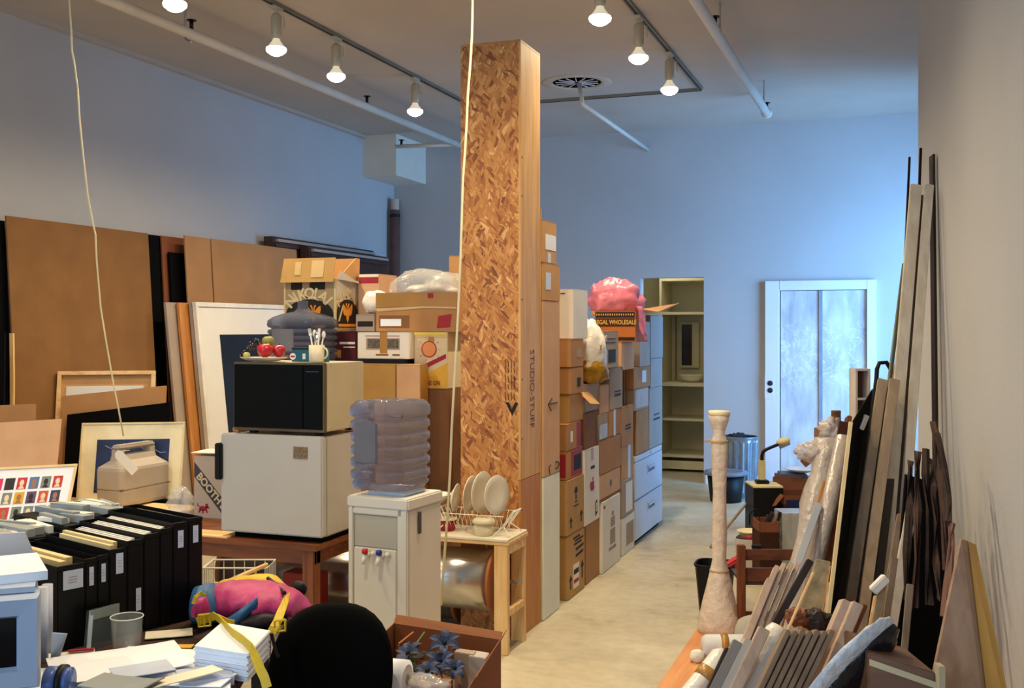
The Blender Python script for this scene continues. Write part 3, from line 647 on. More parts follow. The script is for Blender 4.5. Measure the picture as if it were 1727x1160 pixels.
# big water bottles
def bottle(name, label, loc, half, h, neck, rot=0, up=True, panel=True):
    """ribbed rounded-square bottle; built neck-up, flipped for the cooler"""
    t = thing(name, label, 'water bottle', loc)
    prof = [(half * .5, 0), (half * .86, .006), (half * .98, .03)]
    z = .045; hb = h - .05; n_ = 5; step = (hb - .05) / n_
    for k in range(n_):
        prof += [(half * .90, z), (half * .98, z + step * .12), (half * 1.0, z + step * .25), (half * 1.0, z + step * .62), (half * .98, z + step * .74), (half * .90, z + step * .86)]; z += step
    prof += [(half * .90, z), (half * .99, z + .006), (half * 1.02, z + .02), (half * 1.0, z + .045), (half * .86, z + .066)]
    if neck: prof += [(half * .6, z + .085), (half * .25, z + .10), (.028, z + .12), (.026, z + .16), (.026, z + .165), (0, z + .165)]
    else: prof += [(half * .5, z + .07), (0, z + .07)]
    top = prof[-1][1]
    if not up: prof = [(r, top - z_) for r, z_ in prof][::-1]
    m = MB(); m.lathe(prof, (0, 0, 0), 56, sq=5)
    bmesh.ops.rotate(m.bm, verts=m.bm.verts, cent=(0, 0, 0), matrix=Matrix.Rotation(rot, 3, 'Z')); bmesh.ops.translate(m.bm, verts=m.bm.verts, vec=loc)
    m.build('shell', BOTTLE, t, smooth=True)
    if panel:
        rz = Matrix.Rotation(rot, 3, 'Z')
        c0 = Vector(loc) + rz @ Vector((-half * .25, -half * 1.0, h * .56))
        MB().obox(c0, rz @ Vector((half * .40, 0, 0)), rz @ Vector((0, .006, 0)), Vector((0, 0, h * .23))).build('grip_panel', mat('bottle_grip', '#77767c', .15, alpha=.75, spec=.8), t, .004, smooth=False)
    return t, top
# second bottle, upright, on a carton behind the microwave (set below with the cartons)
# ------------------------------------------------------------------ beige sewing machine case
SM = mat('beige_case', '#aba194', .5, var=.06, bump=.08, bs=150)
ca = onZ(205, 860, ZTB); cl = onZ(157, 846, ZTB); crr = onZ(288, 842, ZTB)
crr = ca + (crr - ca) * 1.0
u = (crr - ca); v = (cl - ca); v = v - u.normalized() * v.dot(u.normalized()); v = v.normalized() * .20; c0 = ca + u / 2 + v / 2
uh, vh = u / 2, v / 2
t = thing('sewing_machine_case', 'beige sewing machine case with top handle and paper tag', 'case', (c0.x, c0.y, ZTB))
def sec(su, sv, z, r=.03):
    """rounded rectangle at height z"""
    out = []; U, V = uh.length * su, vh.length * sv; r = min(r, U * .9, V * .9); un, vn = uh.normalized(), vh.normalized()
    for (sx_, sy_, a0) in ((1, 1, 0), (-1, 1, 90), (-1, -1, 180), (1, -1, 270)):
        for q_ in range(5):
            a_ = math.radians(a0 + q_ * 22.5); out.append(Vector((c0.x, c0.y, ZTB + z)) + un * (sx_ * (U - r) + r * math.cos(a_)) + vn * (sy_ * (V - r) + r * math.sin(a_)))
    return out
MB().loft([sec(.93, .92, .012), sec(.98, .97, .03), sec(1, 1, .1), sec(1, 1, .105)]).build('base_tray', SM, t)
MB().loft([sec(.99, .98, .108), sec(1, 1, .115), sec(1, 1, .215, .03), sec(.975, .95, .232, .03), sec(.88, .70, .25, .03), sec(.80, .42, .27, .03), sec(.76, .32, .30, .02)]).build('cover', SM, t)
MB().obox(Vector((c0.x, c0.y, ZTB + .107)), uh * .985, vh * .975, Vector((0, 0, .003))).build('seam', mat('case_seam', '#5c4a30', .7), t)
for s_ in (-.62, .62): MB().obox(Vector((c0.x, c0.y, ZTB + .315)) + uh * s_, uh * .12, vh * .30, Vector((0, 0, .022))).build('handle_post', SM, t, .006)
MB().obox(Vector((c0.x, c0.y, ZTB + .345)), uh * .74, vh * .32, Vector((0, 0, .014))).build('handle', SM, t, .01)
for (s_, s2) in ((-.8, -.8), (.8, -.8), (-.8, .8), (.8, .8)): MB().obox(Vector((c0.x, c0.y, ZTB + .006)) + uh * s_ + vh * s2, uh * .06, vh * .1, Vector((0, 0, .006))).build('foot', BLK, t)
# tag tied to the handle
h0 = Vector((c0.x, c0.y, ZTB + .315)) - uh * .35 - vh * .35
t = thing('paper_tag', 'cream paper tag tied to the handle of the beige case', 'tag', h0)
tp = onZ(203, 765, 0); 
g = at(196, 762, depth(h0) - .12); g2 = at(228, 796, depth(h0) - .13)
d_ = (g2 - g).normalized(); s_ = d_.cross(CAMF).normalized()
MB().prism([g + s_ * .012, g + d_ * .02 + s_ * .027, g2 + s_ * .027, g2 - s_ * .027, g + d_ * .02 - s_ * .027, g - s_ * .012], CAMF * .0015).build('card', WHT, t)
MB().tube([h0 + Vector((0, 0, .01)), (h0 + g) / 2 + Vector((0, 0, .005)), g + d_ * .01], .0015, 5).build('string', CORD, t)
# ------------------------------------------------------------------ framed pictures behind the case
def framed(TL, TR, zb, lean, fw, th, label, m_frame, name='picture_frame', cat='picture'):
    pts, n = stand(TL, TR, zb, lean, th); BL, BR, TR_, TL_ = pts
    W_ = (TR_ - TL_).length; H_ = (TL_ - BL).length
    def P(u_, v_, o_=0): return BL + (BR - BL) * u_ + (TL_ - BL) * v_ + n.normalized() * o_
    t = thing(name, label, cat, (BL + BR) / 2)
    fu, fv = fw / W_, fw / H_
    for (u0, u1, v0, v1) in ((0, 1, 1 - fv, 1), (0, 1, 0, fv), (0, fu, fv, 1 - fv), (1 - fu, 1, fv, 1 - fv)):
        MB().prism([P(u0, v0), P(u1, v0), P(u1, v1), P(u0, v1)], n).build('frame_rail', m_frame, t, .0015)
    return t, P, fu, fv, n
def quadp(P, u0, v0, u1, v1, o_, th): return MB().prism([P(u0, v0, o_), P(u1, v0, o_), P(u1, v1, o_), P(u0, v1, o_)], (P(0, 0, th) - P(0, 0, 0)))
# frame seen from the back
def gz(px, py, D): return at(px, py, D)
t, P, fu, fv, n = framed(at(97, 626, 6.93), at(262, 617, 7.06), 0, -CAMF * .16, .025, .04, 'empty-looking wooden frame with white panel, leaning at the foot of the big hardboard', PINEX)
quadp(P, fu, fv, 1 - fu, 1 - fv, .026, .004).build('backing', CBL, t)
quadp(P, .09, .1, .88, .925, .02, .005).build('white_panel', WHT, t)
pts, n = stand(at(104, 668, 6.86), at(281, 650, 6.97), 0, -CAMF * .14, .012)
one(MB().prism(pts, n), 'cardboard_sheet', CB, 'brown cardboard sheet leaning in front of the wooden frame with white panel', 'cardboard', bevel=.002)
pts, n = stand(at(113, 699, 6.80), at(288, 678, 6.90), 0, -CAMF * .14, .03)
one(MB().prism(pts, n), 'portfolio', BLKM, 'black portfolio leaning behind the blue framed poster', 'portfolio', bevel=.003)
t, P, fu, fv, n = framed(at(138, 713, 6.5), at(312, 690, 6.58), ZTB + .001, -CAMF * .09, .012, .02, 'cream framed poster with dark blue picture behind the beige case', mat('cream_frame', '#dccb9a', .5))
quadp(P, fu, fv, 1 - fu, 1 - fv, .006, .004).build('mat_board', mat('cream_mat', '#e6dcb8', .6), t)
quadp(P, .16, .10, .86, .78, .003, .003).build('print', mat('navy_print', '#18254e', .4, var=.35, vs=7), t)
rnd = random.Random(5); m = MB()
for (pts_) in (((.62, .72), (.68, .70), (.72, .64), (.78, .60), (.83, .61)), ((.66, .62), (.7, .57), (.72, .50)), ((.24, .7), (.30, .66), (.36, .7), (.42, .66)), ((.74, .5), (.78, .45), (.82, .46)), ((.76, .3), (.80, .24), (.84, .17)), ((.55, .73), (.6, .66), (.66, .67))):
    m.tube([P(u_, v_, .002) for u_, v_ in pts_], .0022, 5)
m.build('white_scrawl', mat('pale_scrawl', '#8fa0c8', .5), t)
m = MB(); m.prism([P(.40, .62, .002), P(.44, .62, .002), P(.43, .7, .002), P(.42, .74, .002)], n * .05); m.build('pale_figure', mat('pale_scrawl', ''), t)
# poster with rows of small portraits
t, P, fu, fv, n = framed(at(-45, 790, 5.35), at(131, 764, 5.55), ZTB + .001, -CAMF * .17, .014, .02, 'wooden framed poster with rows of small coloured portraits at the left edge', mat('light_wood_frame', '#d8c090', .5), 'poster_frame')
quadp(P, fu, fv, 1 - fu, 1 - fv, .006, .004).build('paper', WHTB, t)
cols = ['#c8265a', '#20242c', '#b82838', '#4a6fa8', '#74807a', '#b8303a', '#c08a34', '#7a7a6c', '#d0a024', '#5a4668', '#c04a34', '#2e3560', '#a89058', '#c84444', '#c8a050', '#3a6a98', '#b83a34', '#5a90b8', '#b8303a', '#2e3560', '#c08a34', '#74807a']
k = 0
for r in range(4):
    for c_ in range(7):
        u0 = .10 + c_ * .115; v1 = .84 - r * .205; cc = cols[(k * 5 + r) % len(cols)]; k += 1
        if r == 0 and c_ > 0: cc = cols[c_ - 1]
        if r == 1 and c_ > 0: cc = cols[c_ + 5]
        o_ = quadp(P, u0, v1 - .165, u0 + .092, v1, .0045, .0015).build('portrait', mat('print_' + cc[1:], cc, .5, var=.1), t)
        m = MB(); n1 = n.normalized()
        ring = [P(u0 + .046 + .022 * math.cos(a_), v1 - .075 + .045 * math.sin(a_), .0042) for a_ in [i * math.pi / 6 for i in range(12)]]
        m.prism(ring, n1 * .0004); m.prism([P(u0 + .018, v1 - .158, .0042), P(u0 + .076, v1 - .158, .0042), P(u0 + .062, v1 - .12, .0042), P(u0 + .032, v1 - .12, .0042)], n1 * .0004)
        m.build('face_shape', mat(('tone_dark', 'tone_pale', 'tone_tan')[(k * 7) % 3], ('#241a18', '#d8c8a8', '#9a6a48')[(k * 7) % 3], .5), o_)
# cartons behind that poster, on the side table
pts, n = stand(at(-60, 716, 5.95), at(104, 706, 6.1), ZTB + .001, -CAMF * .12, .02)
one(MB().prism(pts, n), 'cardboard_sheet', CBP, 'pinkish brown cardboard sheet behind the portrait poster at the left edge', 'cardboard', bevel=.002)
pts, n = stand(at(-60, 686, 6.16), at(60, 681, 6.26), ZTB + .001, -CAMF * .02, .02)
one(MB().prism(pts, n), 'cardboard_sheet', CB, 'brown cardboard sheet farthest back at the left edge, above the pinkish one', 'cardboard', bevel=.002)
pts, n = stand(at(-50, 560, 6.24), at(8, 560, 6.28), ZTB + .001, -CAMF * .03, .03)
one(MB().prism(pts, n), 'portfolio', BLKM, 'black portfolio standing at the left photo edge behind the cardboard sheets', 'portfolio')
one(MB().beam(at(21, 640, 6.5), at(20, 562, 6.5), .022, .02).beam(at(21, 640, 6.5), Vector((at(21, 640, 6.5).x, at(21, 640, 6.5).y, 0)), .022, .02), 'wooden_stick', PINE, 'short pale wooden stick standing at the left photo edge', 'stick')
# flat boards and white box on the tables, near the fridge
a = onZ(330, 893, ZTB); bxy = onY(372, 885, TY0 + .46)
tb = thing('printed_carton', 'grey carton with dark diagonal stripe and red lion, left of the fridge', 'carton', (bxy.x, TY0 + .4, ZTB))
by0, by1 = FY1 + .01, TY1 - .005
bx0 = onY(327, 0, by0).x; bx1 = bx0 + .24; bz1 = onY(327, 768, by0).z
MB().box(bx0, bx0 + (bx1 - bx0), by0, by1, ZTB, bz1).build('box', mat('grey_carton', '#b3a392', .6, var=.04), tb, .003)
MB().prism([(bx0 - .02, by0 + .0, bz1 + .012), (bx1, by0 - .02, bz1 + .02), (bx1, by0 + .12, bz1 + .03), (bx0 - .0, by0 + .12, bz1 + .02)], (0, 0, .004)).build('flap', WHT, tb)
yf = by0 - .001; wB = bx1 - bx0; hB = bz1 - ZTB
MB().prism([(bx0 + .003, yf, ZTB + hB * .90), (bx0 + .003, yf, ZTB + hB * .66), (bx0 + wB * .85, yf, ZTB + hB * .02), (bx1, yf, ZTB + hB * .02), (bx1, yf, ZTB + hB * .17)], (0, .001, 0)).build('stripe', mat('stripe_dark', '#3a3a48', .5), tb)
ang = math.atan2(-(hB * .72), wB)
xd = Vector((math.cos(ang), 0, math.sin(ang)))
text("BOOTH'S", .058, mat('cream_ink', '#c8b890', .6), tb, (bx0 + wB * .47, yf - .0008, ZTB + hB * .44), xd, xd.cross(Vector((0, 1, 0))) * -1 if False else Vector((-xd.z, 0, xd.x)), bold=.002)
# red lion
m = MB(); lx, lz = bx0 + wB * .24, ZTB + hB * .15
def pz(*pp): m.prism([(lx + a_ * .045, yf - .0004, lz + b_ * .045) for a_, b_ in pp], (0, .0012, 0))
pz((-.5, .1), (-.3, -.25), (.5, -.2), (.6, .15), (.2, .3), (-.2, .35)); pz((.35, .2), (.4, .6), (.75, .65), (.85, .3), (.6, .05)); pz((-.45, .05), (-.65, -.5), (-.4, -.5), (-.2, -.1)); pz((-.05, -.1), (-.1, -.55), (.12, -.55), (.2, -.1)); pz((.4, -.1), (.55, -.5), (.75, -.45), (.6, .05)); pz((.55, .1), (.95, .05), (1.0, .2), (.65, .3)); pz((-.45, .2), (-.8, .35), (-.75, .65), (-.65, .65), (-.65, .42), (-.4, .3))
m.build('lion_mark', REDI, tb)
# white flat sheet, plastic bag between the case and the carton
one(MB().sheet([[onZ(230 + 60 * j / 5 + 8 * i, 882 - 20 * i / 3 - j, ZTB) + Vector((0, 0, .003 + .004 * noise.noise((i, j, 3)))) for j in range(6)] for i in range(4)], .002), 'paper_sheet', WHT, 'white paper sheet lying between the beige case and the grey carton', 'paper')
q = onZ(306, 868, ZTB); one(MB().blob((q.x, q.y, ZTB + .062), (.08, .055, .085), .35, 3, 5, fl=-.06), 'plastic_bag', WRAPC, 'crumpled clear plastic bag beside the grey striped carton', 'bag', smooth=True)
q1 = onZ(345, 906, ZTB)
one(MB().box(TX0 + .02, FX0 + .05, TY0 + .01, TY0 + .14, ZTB + .0, ZTB + .008), 'plywood_offcut', PINEX, 'thin pale plywood offcut on the table at the left of the fridge', 'board', bevel=.001)
# ================================================================== cartons
def carton(x0, x1, y0, y1, z0, z1, m_, label, group=None, tape=None, inset=.0, name='cardboard_box', lidgap=True, cat='box'):
    g = .0015
    t = thing(name, label, cat, ((x0 + x1) / 2, (y0 + y1) / 2, z0), group)
    MB().box(x0, x1, y0, y1, z0 + g, z1 - .004).build('box', m_, t, .003)
    if lidgap:
        ym = (y0 + y1) / 2
        MB().box(x0 + .001, x1 - .001, y0 + .001, ym - .0015, z1 - .004, z1 - .001).build('flap', m_, t); MB().box(x0 + .001, x1 - .001, ym + .0015, y1 - .001, z1 - .004, z1 - .001).build('flap', m_, t)
    t['dims'] = 0; del t['dims']
    class K: pass
    k = K(); k.t = t; k.x0, k.x1, k.y0, k.y1, k.z0, k.z1 = x0, x1, y0, y1, z0, z1
    def P(face, u, v, o=.001):
        if face == 'F': return Vector((x0 + (x1 - x0) * u, y0 - o, z0 + (z1 - z0) * v))
        return Vector((x1 + o, y0 + (y1 - y0) * u, z0 + (z1 - z0) * v))
    k.P = P
    def mark(face, u0, u1, v0, v1, m2, name='label', o=.0012, poly=None):
        n = Vector((0, 1, 0)) if face == 'F' else Vector((-1, 0, 0))
        pts = [P(face, a, b, o) for a, b in (poly or ((u0, v0), (u1, v0), (u1, v1), (u0, v1)))]
        return MB().prism(pts, n * (o - .0002)).build(name, m2, t)
    k.mark = mark
    def txt(face, u, v, size, s, m2=None, **kw):
        a = kw.pop('ang', 0); xd = Vector((1, 0, 0)) if face == 'F' else Vector((0, 1, 0)); yd = UP
        xr, yr = xd * math.cos(a) + yd * math.sin(a), yd * math.cos(a) - xd * math.sin(a)
        return text(s, size, m2 or INK, t, P(face, u, v, kw.pop('o', .0018)), xr, yr, **kw)
    k.txt = txt
    if tape:
        mark('F', .42, .58, .72, 1, tape, 'tape'); mark('S', .0, 1, 0, 0, tape, 'tape') if False else None
    return k
# ------------------------------------------------------------------ stack right beside the crate (faces the aisle)
XR = -1.80
def Yat(px, X_=XR): return onX(px, 553, X_).y
def Zat(px, py, X_=XR): return onX(px, py, X_).z
ya, yb2 = Yat(917), Yat(944)
W_ = .34
zs = [0, Zat(917, 806), Zat(917, 507), Zat(915, 442), Zat(915, 369)]
k = carton(XR - W_, XR, ya, yb2, 0, zs[1], FOAM, 'white foam-faced box on the floor beside the tall crate, lowest of its stack', name='foam_box')
k = carton(XR - W_, XR + .0, ya, yb2, zs[1], zs[2], CBP, 'tall pale brown box with a drawn arrow, standing on the white foam box', tape=TAPE)
k.mark('S', .35, .5, .0, 0, INK) if False else None
m = MB(); P = k.P
m.tube([P('S', .25, .41), P('S', .85, .41)], .003, 5); m.tube([P('S', .25, .41), P('S', .5, .44)], .003, 5); m.tube([P('S', .25, .41), P('S', .45, .37)], .003, 5); m.build('drawn_arrow', INK, k.t)
m = MB(); m.tube([P('S', .78 + .16 * math.cos(a), .045 + .02 * math.sin(a)) for a in [i * math.pi / 6 for i in range(-4, 5)]], .003, 5); m.tube([P('S', .35, .01), P('S', .3, .05), P('S', .42, .06)], .003, 5); m.build('drawn_mark', INK, k.t)
yd_ = Yat(943)
k = carton(XR - W_ + .02, XR, ya + .0, Yat(944.5), zs[2], zs[3], CBL, 'square brown box with a small blue label, second from the top beside the crate')
k.mark('S', .12, .42, .3, .75, LABEL)
k = carton(XR - W_ + .03, XR - .005, ya - .02, Yat(940), zs[3], zs[4], CBL, 'topmost brown box beside the crate, with a white address label')
k.mark('S', .25, .95, .32, .68, WHTB); k.mark('S', .4, .6, .02, .25, LABEL, 'tape')
# ------------------------------------------------------------------ wall of boxes along the aisle
def column(pxa, pxb, rows, back=.36, first_z=0):
    out = []; z = first_z
    for (py, m_, label, dxa, dxb, ox, kw) in rows:
        a, b = Yat(pxa + dxa, XR + ox), Yat(pxb + dxb, XR + ox); z1 = Zat(pxa + dxa, py, XR + ox)
        out.append(carton(XR - back, XR + ox, a, b, z, z1, m_, label, 'boxes in the wall of cartons along the aisle', **kw)); z = z1
    return out
CRT = mat('crate_card', '#b08850', .7, var=.12, vs=8)
c1 = column(958, 986, [
    (905, CRT, 'crate-coloured carton with black print on the floor, nearest end of the box wall', 0, 0, 0, {}),
    (812, CRT, 'tan carton with stencilled signs, second from the floor at the near end', -1, -1, -.0, {}),
    (762, mat('orange_card', '#b07a3c', .7, var=.1), 'brown carton with red frame and dark picture, near end of the box wall', -3, -4, -.01, {}),
    (716, CB, 'brown carton with a red strip, above the one with a dark picture', -2, -6, -.01, {}),
    (665, CBL, 'brown carton with loose flaps under the two small square boxes, near end', 2, 3, -.02, {}),
    (620, CB, 'lower of two small square boxes under the white box, near end', 6, -2, -.0, {}),
    (572, CB, 'upper of two small square boxes under the white box, near end', 5, -2, 0, {}),
    (487, WHT, 'white box on top of the near end of the box wall', 9, 5, .0, {}),
])
k = c1[0]; k.mark('S', .35, .95, .55, .9, INK, 'print', poly=((.45, .6), (.9, .62), (.9, .66), (.45, .64))); k.mark('S', 0, 0, 0, 0, INK, 'print', poly=((.45, .7), (.92, .72), (.92, .76), (.45, .74)))
k.mark('S', .3, .65, .12, .5, WHT, 'label'); k.mark('S', .33, .62, .2, .26, REDI, 'print', .0018); k.mark('S', .33, .62, .34, .42, INK, 'print', .0018)
k.mark('S', .35, .8, .80, .83, INK, 'print'); k.mark('S', .4, .9, .85, .88, INK, 'print'); k.mark('S', .3, .7, .90, .93, INK, 'print')
def arrow(k, face, u, v, s, nm='arrow_mark', mm=None):
    k.mark(face, 0, 0, 0, 0, mm or INK, nm, poly=((u - .03, v), (u + .03, v), (u + .03, v + s * .6), (u + .1, v + s * .6), (u, v + s), (u - .1, v + s * .6), (u - .03, v + s * .6)))
arrow(k, 'S', .15, .15, .22); arrow(k, 'S', .84, .2, .3)
k = c1[1]; arrow(k, 'S', .2, .12, .2); arrow(k, 'S', .82, .14, .22)
k.mark('S', 0, 0, 0, 0, INK, 'umbrella_mark', poly=((.4, .72), (.6, .72), (.58, .8), (.5, .84), (.42, .8)))
k.mark('S', .42, .6, .55, .57, INK, 'print'); k.mark('S', .35, .66, .48, .5, INK, 'print'); k.mark('S', .47, .53, .6, .7, INK, 'glass_mark')
k = c1[2]; k.mark('S', .28, .98, .08, .95, REDI, 'red_frame'); k.mark('S', .45, .9, .25, .78, INK, 'picture', .0018); k.mark('F', .0, .99, .1, .9, REDI, 'red_panel')
k = c1[3]; k.mark('S', .68, .98, .05, .98, REDI, 'red_strip'); k.mark('S', .25, .4, .3, .7, WHT, 'tape')
k = c1[4]; k.mark('F', .7, 1, .0, 1, CBT, 'tape')
MB().prism([k.P('S', .55, .99, .002), k.P('S', 1.1, .99, .002), k.P('S', .95, .55, .09), k.P('S', .55, .62, .07)], (0, .003, 0)).build('loose_flap', CBL, k.t)
c1[5].mark('S', .45, .75, .25, .6, INK, 'print'); c1[6].mark('S', .45, .8, .35, .65, CBG, 'print')
k = c1[7]; k.mark('F', .78, .86, .9, .92, INK, 'print')
c2 = column(988, 1010, [
    (886, CB, 'plain brown carton on the floor, second column of the box wall', 0, 2, -.01, {}),
    (760, WHT, 'white computer carton with red apple mark in the box wall', -2, 1, .0, {}),
    (697, CBD, 'dull brown carton above the white carton with the red apple', -2, 1, -.01, {}),
    (648, CBG, 'grey-brown carton directly under the white bag', -2, 1, -.015, {}),
], back=.4)
k = c2[1]; k.mark('S', .42, .58, .83, 1, TAPE, 'tape'); k.mark('S', .4, .66, .72, .76, INK, 'handle_hole')
m = MB()
def ap(pts): m.prism([k.P('S', .5 + a * .16, .5 + b * .075, .0022) for a, b in pts], (-.002, 0, 0))
ap([(.05, .62), (.35, .75), (.75, .6), (.6, .25), (.6, -.1), (.85, -.4), (.5, -.95), (.2, -1.0), (0, -.9), (-.2, -1.0), (-.55, -.9), (-.95, -.2), (-.9, .4), (-.55, .75), (-.15, .65)]); ap([(0, .85), (.1, 1.3), (.4, 1.45), (.3, 1.0)])
m.build('apple_mark', REDI, k.t); k.mark('S', .62, .85, .06, .3, INK, 'print', poly=((.7, .06), (.84, .09), (.84, .28), (.7, .25))); k.mark('S', .74, .8, .12, .24, WHT, 'print', .002)
c3 = column(1014, 1046, [
    (848, WHT, 'white carton with grey print on the floor, third column of the box wall', 2, 0, .01, {}),
    (803, CBP, 'brown carton with a small round blue mark, third column', -3, 0, -.0, {}),
    (744, CB, 'wide plain brown carton above the one with the round blue mark', -4, 2, .0, {}),
], back=.4)
k = c3[0]; 
for i, (a, b, c_, d_) in enumerate(((.35, .75, .25, .3), (.42, .7, .33, .55), (.45, .68, .58, .72), (.5, .62, .74, .8))): k.mark('S', a, b, c_, d_, CBG, 'grey_print')
k.mark('S', .06, .16, .9, .94, REDI, 'print'); k.mark('F', .2, .9, .2, .9, CBG, 'label')
k = c3[1]; q = k.P('S', .52, .55); MB().lathe([(.022, 0), (.022, .0015), (0, .0015)], q, 20, 'X', squash=1).build('round_mark', mat('blue_ink', '#4a6680', .6), k.t); k.mark('S', 0, 1, .02, .12, CBD, 'tape')
z = c3[-1].z1
def sb(pxa, pxb, z0, py, m_, label, ox=0, back=.36, **kw):
    return carton(XR - back, XR + ox, Yat(pxa, XR + ox), Yat(pxb, XR + ox), z0, Zat(pxa, py, XR + ox), m_, label, 'boxes in the wall of cartons along the aisle', **kw)
ka = sb(1010, 1025, z, 700, CBG, 'small carton wrapped in crumpled plastic, under the white bag', -.0); ka.mark('S', .05, .95, .05, .6, WRAPC, 'plastic_patch')
kb = sb(1027, 1046, z, 693, CB, 'small brown carton with pale tape, next to the plastic-wrapped one'); kb.mark('S', .4, .58, 0, 1, LABEL, 'tape')
kc = sb(1012, 1027, ka.z1, 650, CBP, 'small pale brown carton next to the grey-brown one, under the white bag', -.005)
kd = sb(1029, 1050, kb.z1, 620, CBG, 'grey-brown carton with handwriting, in the third column of the box wall', .0); kd.mark('S', .35, .85, .3, .36, INK, 'print'); kd.mark('S', .35, .85, .4, .43, INK, 'print'); kd.mark('F', 0, 1, 0, 1, CBT, 'side_panel') if False else None
ke = sb(1018, 1043, kd.z1, 558, CBG, 'grey carton with a dark picture, on top of the third column', .02); ke.mark('S', .3, .8, .15, .5, INK, 'picture'); ke.mark('S', .1, .8, .68, .7, INK, 'print'); ke.mark('S', .1, .8, .78, .8, INK, 'print')
c4 = column(1050, 1068, [
    (875, WHT, 'small white carton on the floor left of the filing cabinet', 0, 2, .0, {}),
    (812, CBG, 'pale grey carton above the small white one', 0, 0, .0, {}),
    (755, CBL, 'orange-brown carton with pale tape, left of the filing cabinet top', -2, 0, -.01, {}),
    (688, CB, 'brown carton with handwriting, two above the pale grey one', -3, 0, -.0, {}),
    (622, CBD, 'dark carton standing in for the shaded gap in the upper part of the box wall', 2, 0, -.06, {}),  # dark card puts the shade of the gap into the colour
    (577, CBP, 'pale pinkish carton under the shop bag carton', -2, 1, .0, {}),
], back=.4)
c4[0].mark('S', .3, .9, .2, .8, CBG, 'print'); c4[1].mark('S', .3, .9, .1, .9, WHT, 'label'); c4[2].mark('S', .55, .75, 0, 1, LABEL, 'tape'); c4[3].mark('S', .35, .8, .42, .46, INK, 'print'); c4[3].mark('S', .35, .8, .5, .54, INK, 'print')
# filing cabinet
fy0, fy1 = Yat(1071), Yat(1117); fz1 = Zat(1071, 771)
FC = mat('cabinet_white', '#c3cbd8', .35, var=.02)
t = thing('filing_cabinet', 'white two-drawer filing cabinet at the far end of the box wall', 'cabinet', (XR - .2, (fy0 + fy1) / 2, 0))
MB().box(XR - .42, XR - .022, fy0, fy1, .03, fz1).build('body', FC, t, .004)
MB().box(XR - .40, XR - .03, fy0 + .01, fy1 - .01, 0, .03).build('plinth', BLKM, t)
for (a, b) in ((.035, fz1 * .5 - .006), (fz1 * .5 + .006, fz1 - .045)):
    o = MB().box(XR - .022, XR, fy0 + .008, fy1 - .008, a, b).build('drawer', FC, t, .004)
    yc = fy0 + (fy1 - fy0) * .55; zc = b - .09
    MB().box(XR, XR + .006, yc - .12, yc + .12, zc - .035, zc + .035).build('handle_rim', FC, o, .002)
    MB().box(XR + .002, XR + .0075, yc - .105, yc + .105, zc - .022, zc + .022).build('handle_recess', mat('recess_grey', '#596273', .5), o)
    MB().box(XR + .004, XR + .016, yc - .105, yc + .105, zc + .006, zc + .02).build('pull', FC, o, .002)
MB().box(XR - .022, XR - .002, fy0 + .008, fy1 - .008, fz1 - .04, fz1 - .002).build('top_rail', FC, t, .002)
MB().lathe([(.009, 0), (.009, .006), (0, .006)], (XR - .002, fy0 + (fy1 - fy0) * .55, fz1 - .02), 12, 'X').build('lock', METAL, t)
BG = mat('blue_grey_card', '#9a9490', .75, var=.05)
def up(pxa, pxb, z0, py, m_, label, ox=0, back=.38, **kw): return sb(pxa, pxb, z0, py, m_, label, ox, back, **kw)
ym_ = 1094
k1 = up(1073, ym_, fz1, 692, CB, 'brown carton on the filing cabinet, nearer of the two side by side', -.01)
k2 = up(ym_ + 1, 1117, fz1, 655, BG, 'tall grey carton with faint writing on the filing cabinet, farther of the two', -.01); k2.mark('S', .3, .8, .45, .48, INK, 'print'); k2.mark('S', .35, .75, .53, .55, INK, 'print')
k3 = up(1070, ym_, k1.z1, 657, CBG, 'carton with clear plastic on its front, above the nearer carton on the cabinet', .0); k3.mark('S', .1, .95, .1, .95, WRAPC, 'plastic_patch')
k4 = up(1069, ym_ + 2, k3.z1, 620, CB, 'brown carton with a pale label, third above the filing cabinet', .0); k4.mark('S', .5, .75, .25, .8, LABEL)
k5 = up(1079, ym_ + 2, k4.z1, 542, BG, 'tall grey carton below the open flap at the top of the box wall', .01)
k6 = up(ym_ + 3, 1117, k2.z1, 605, BG, 'grey carton above the tall one at the far end, lower of two', -.005)
k7 = up(ym_ + 3, 1118, k6.z1, 532, BG, 'grey carton at the far end of the box wall, upper of two', -.005)
zt5 = k7.z1
z5 = max(k5.z1, k7.z1)
k8 = carton(XR - .38, XR, Yat(1082), Yat(1117), z5, z5 + .04, CBL, 'low open carton with a raised flap, topmost at the far end of the box wall', lidgap=False)
a, b = k8.y0, k8.y1
MB().prism([(XR, a, z5 + .04), (XR, b, z5 + .04), (XR + .13, b + .02, z5 + .10), (XR + .13, a - .02, z5 + .02)], (0, 0, .004)).build('open_flap', CB, k8.t)
MB().prism([(XR - .38, a, z5 + .04), (XR, a, z5 + .04), (XR - .03, a - .03, z5 + .19), (XR - .38, a - .03, z5 + .19)], (0, .004, 0)).build('open_flap', CBL, k8.t)
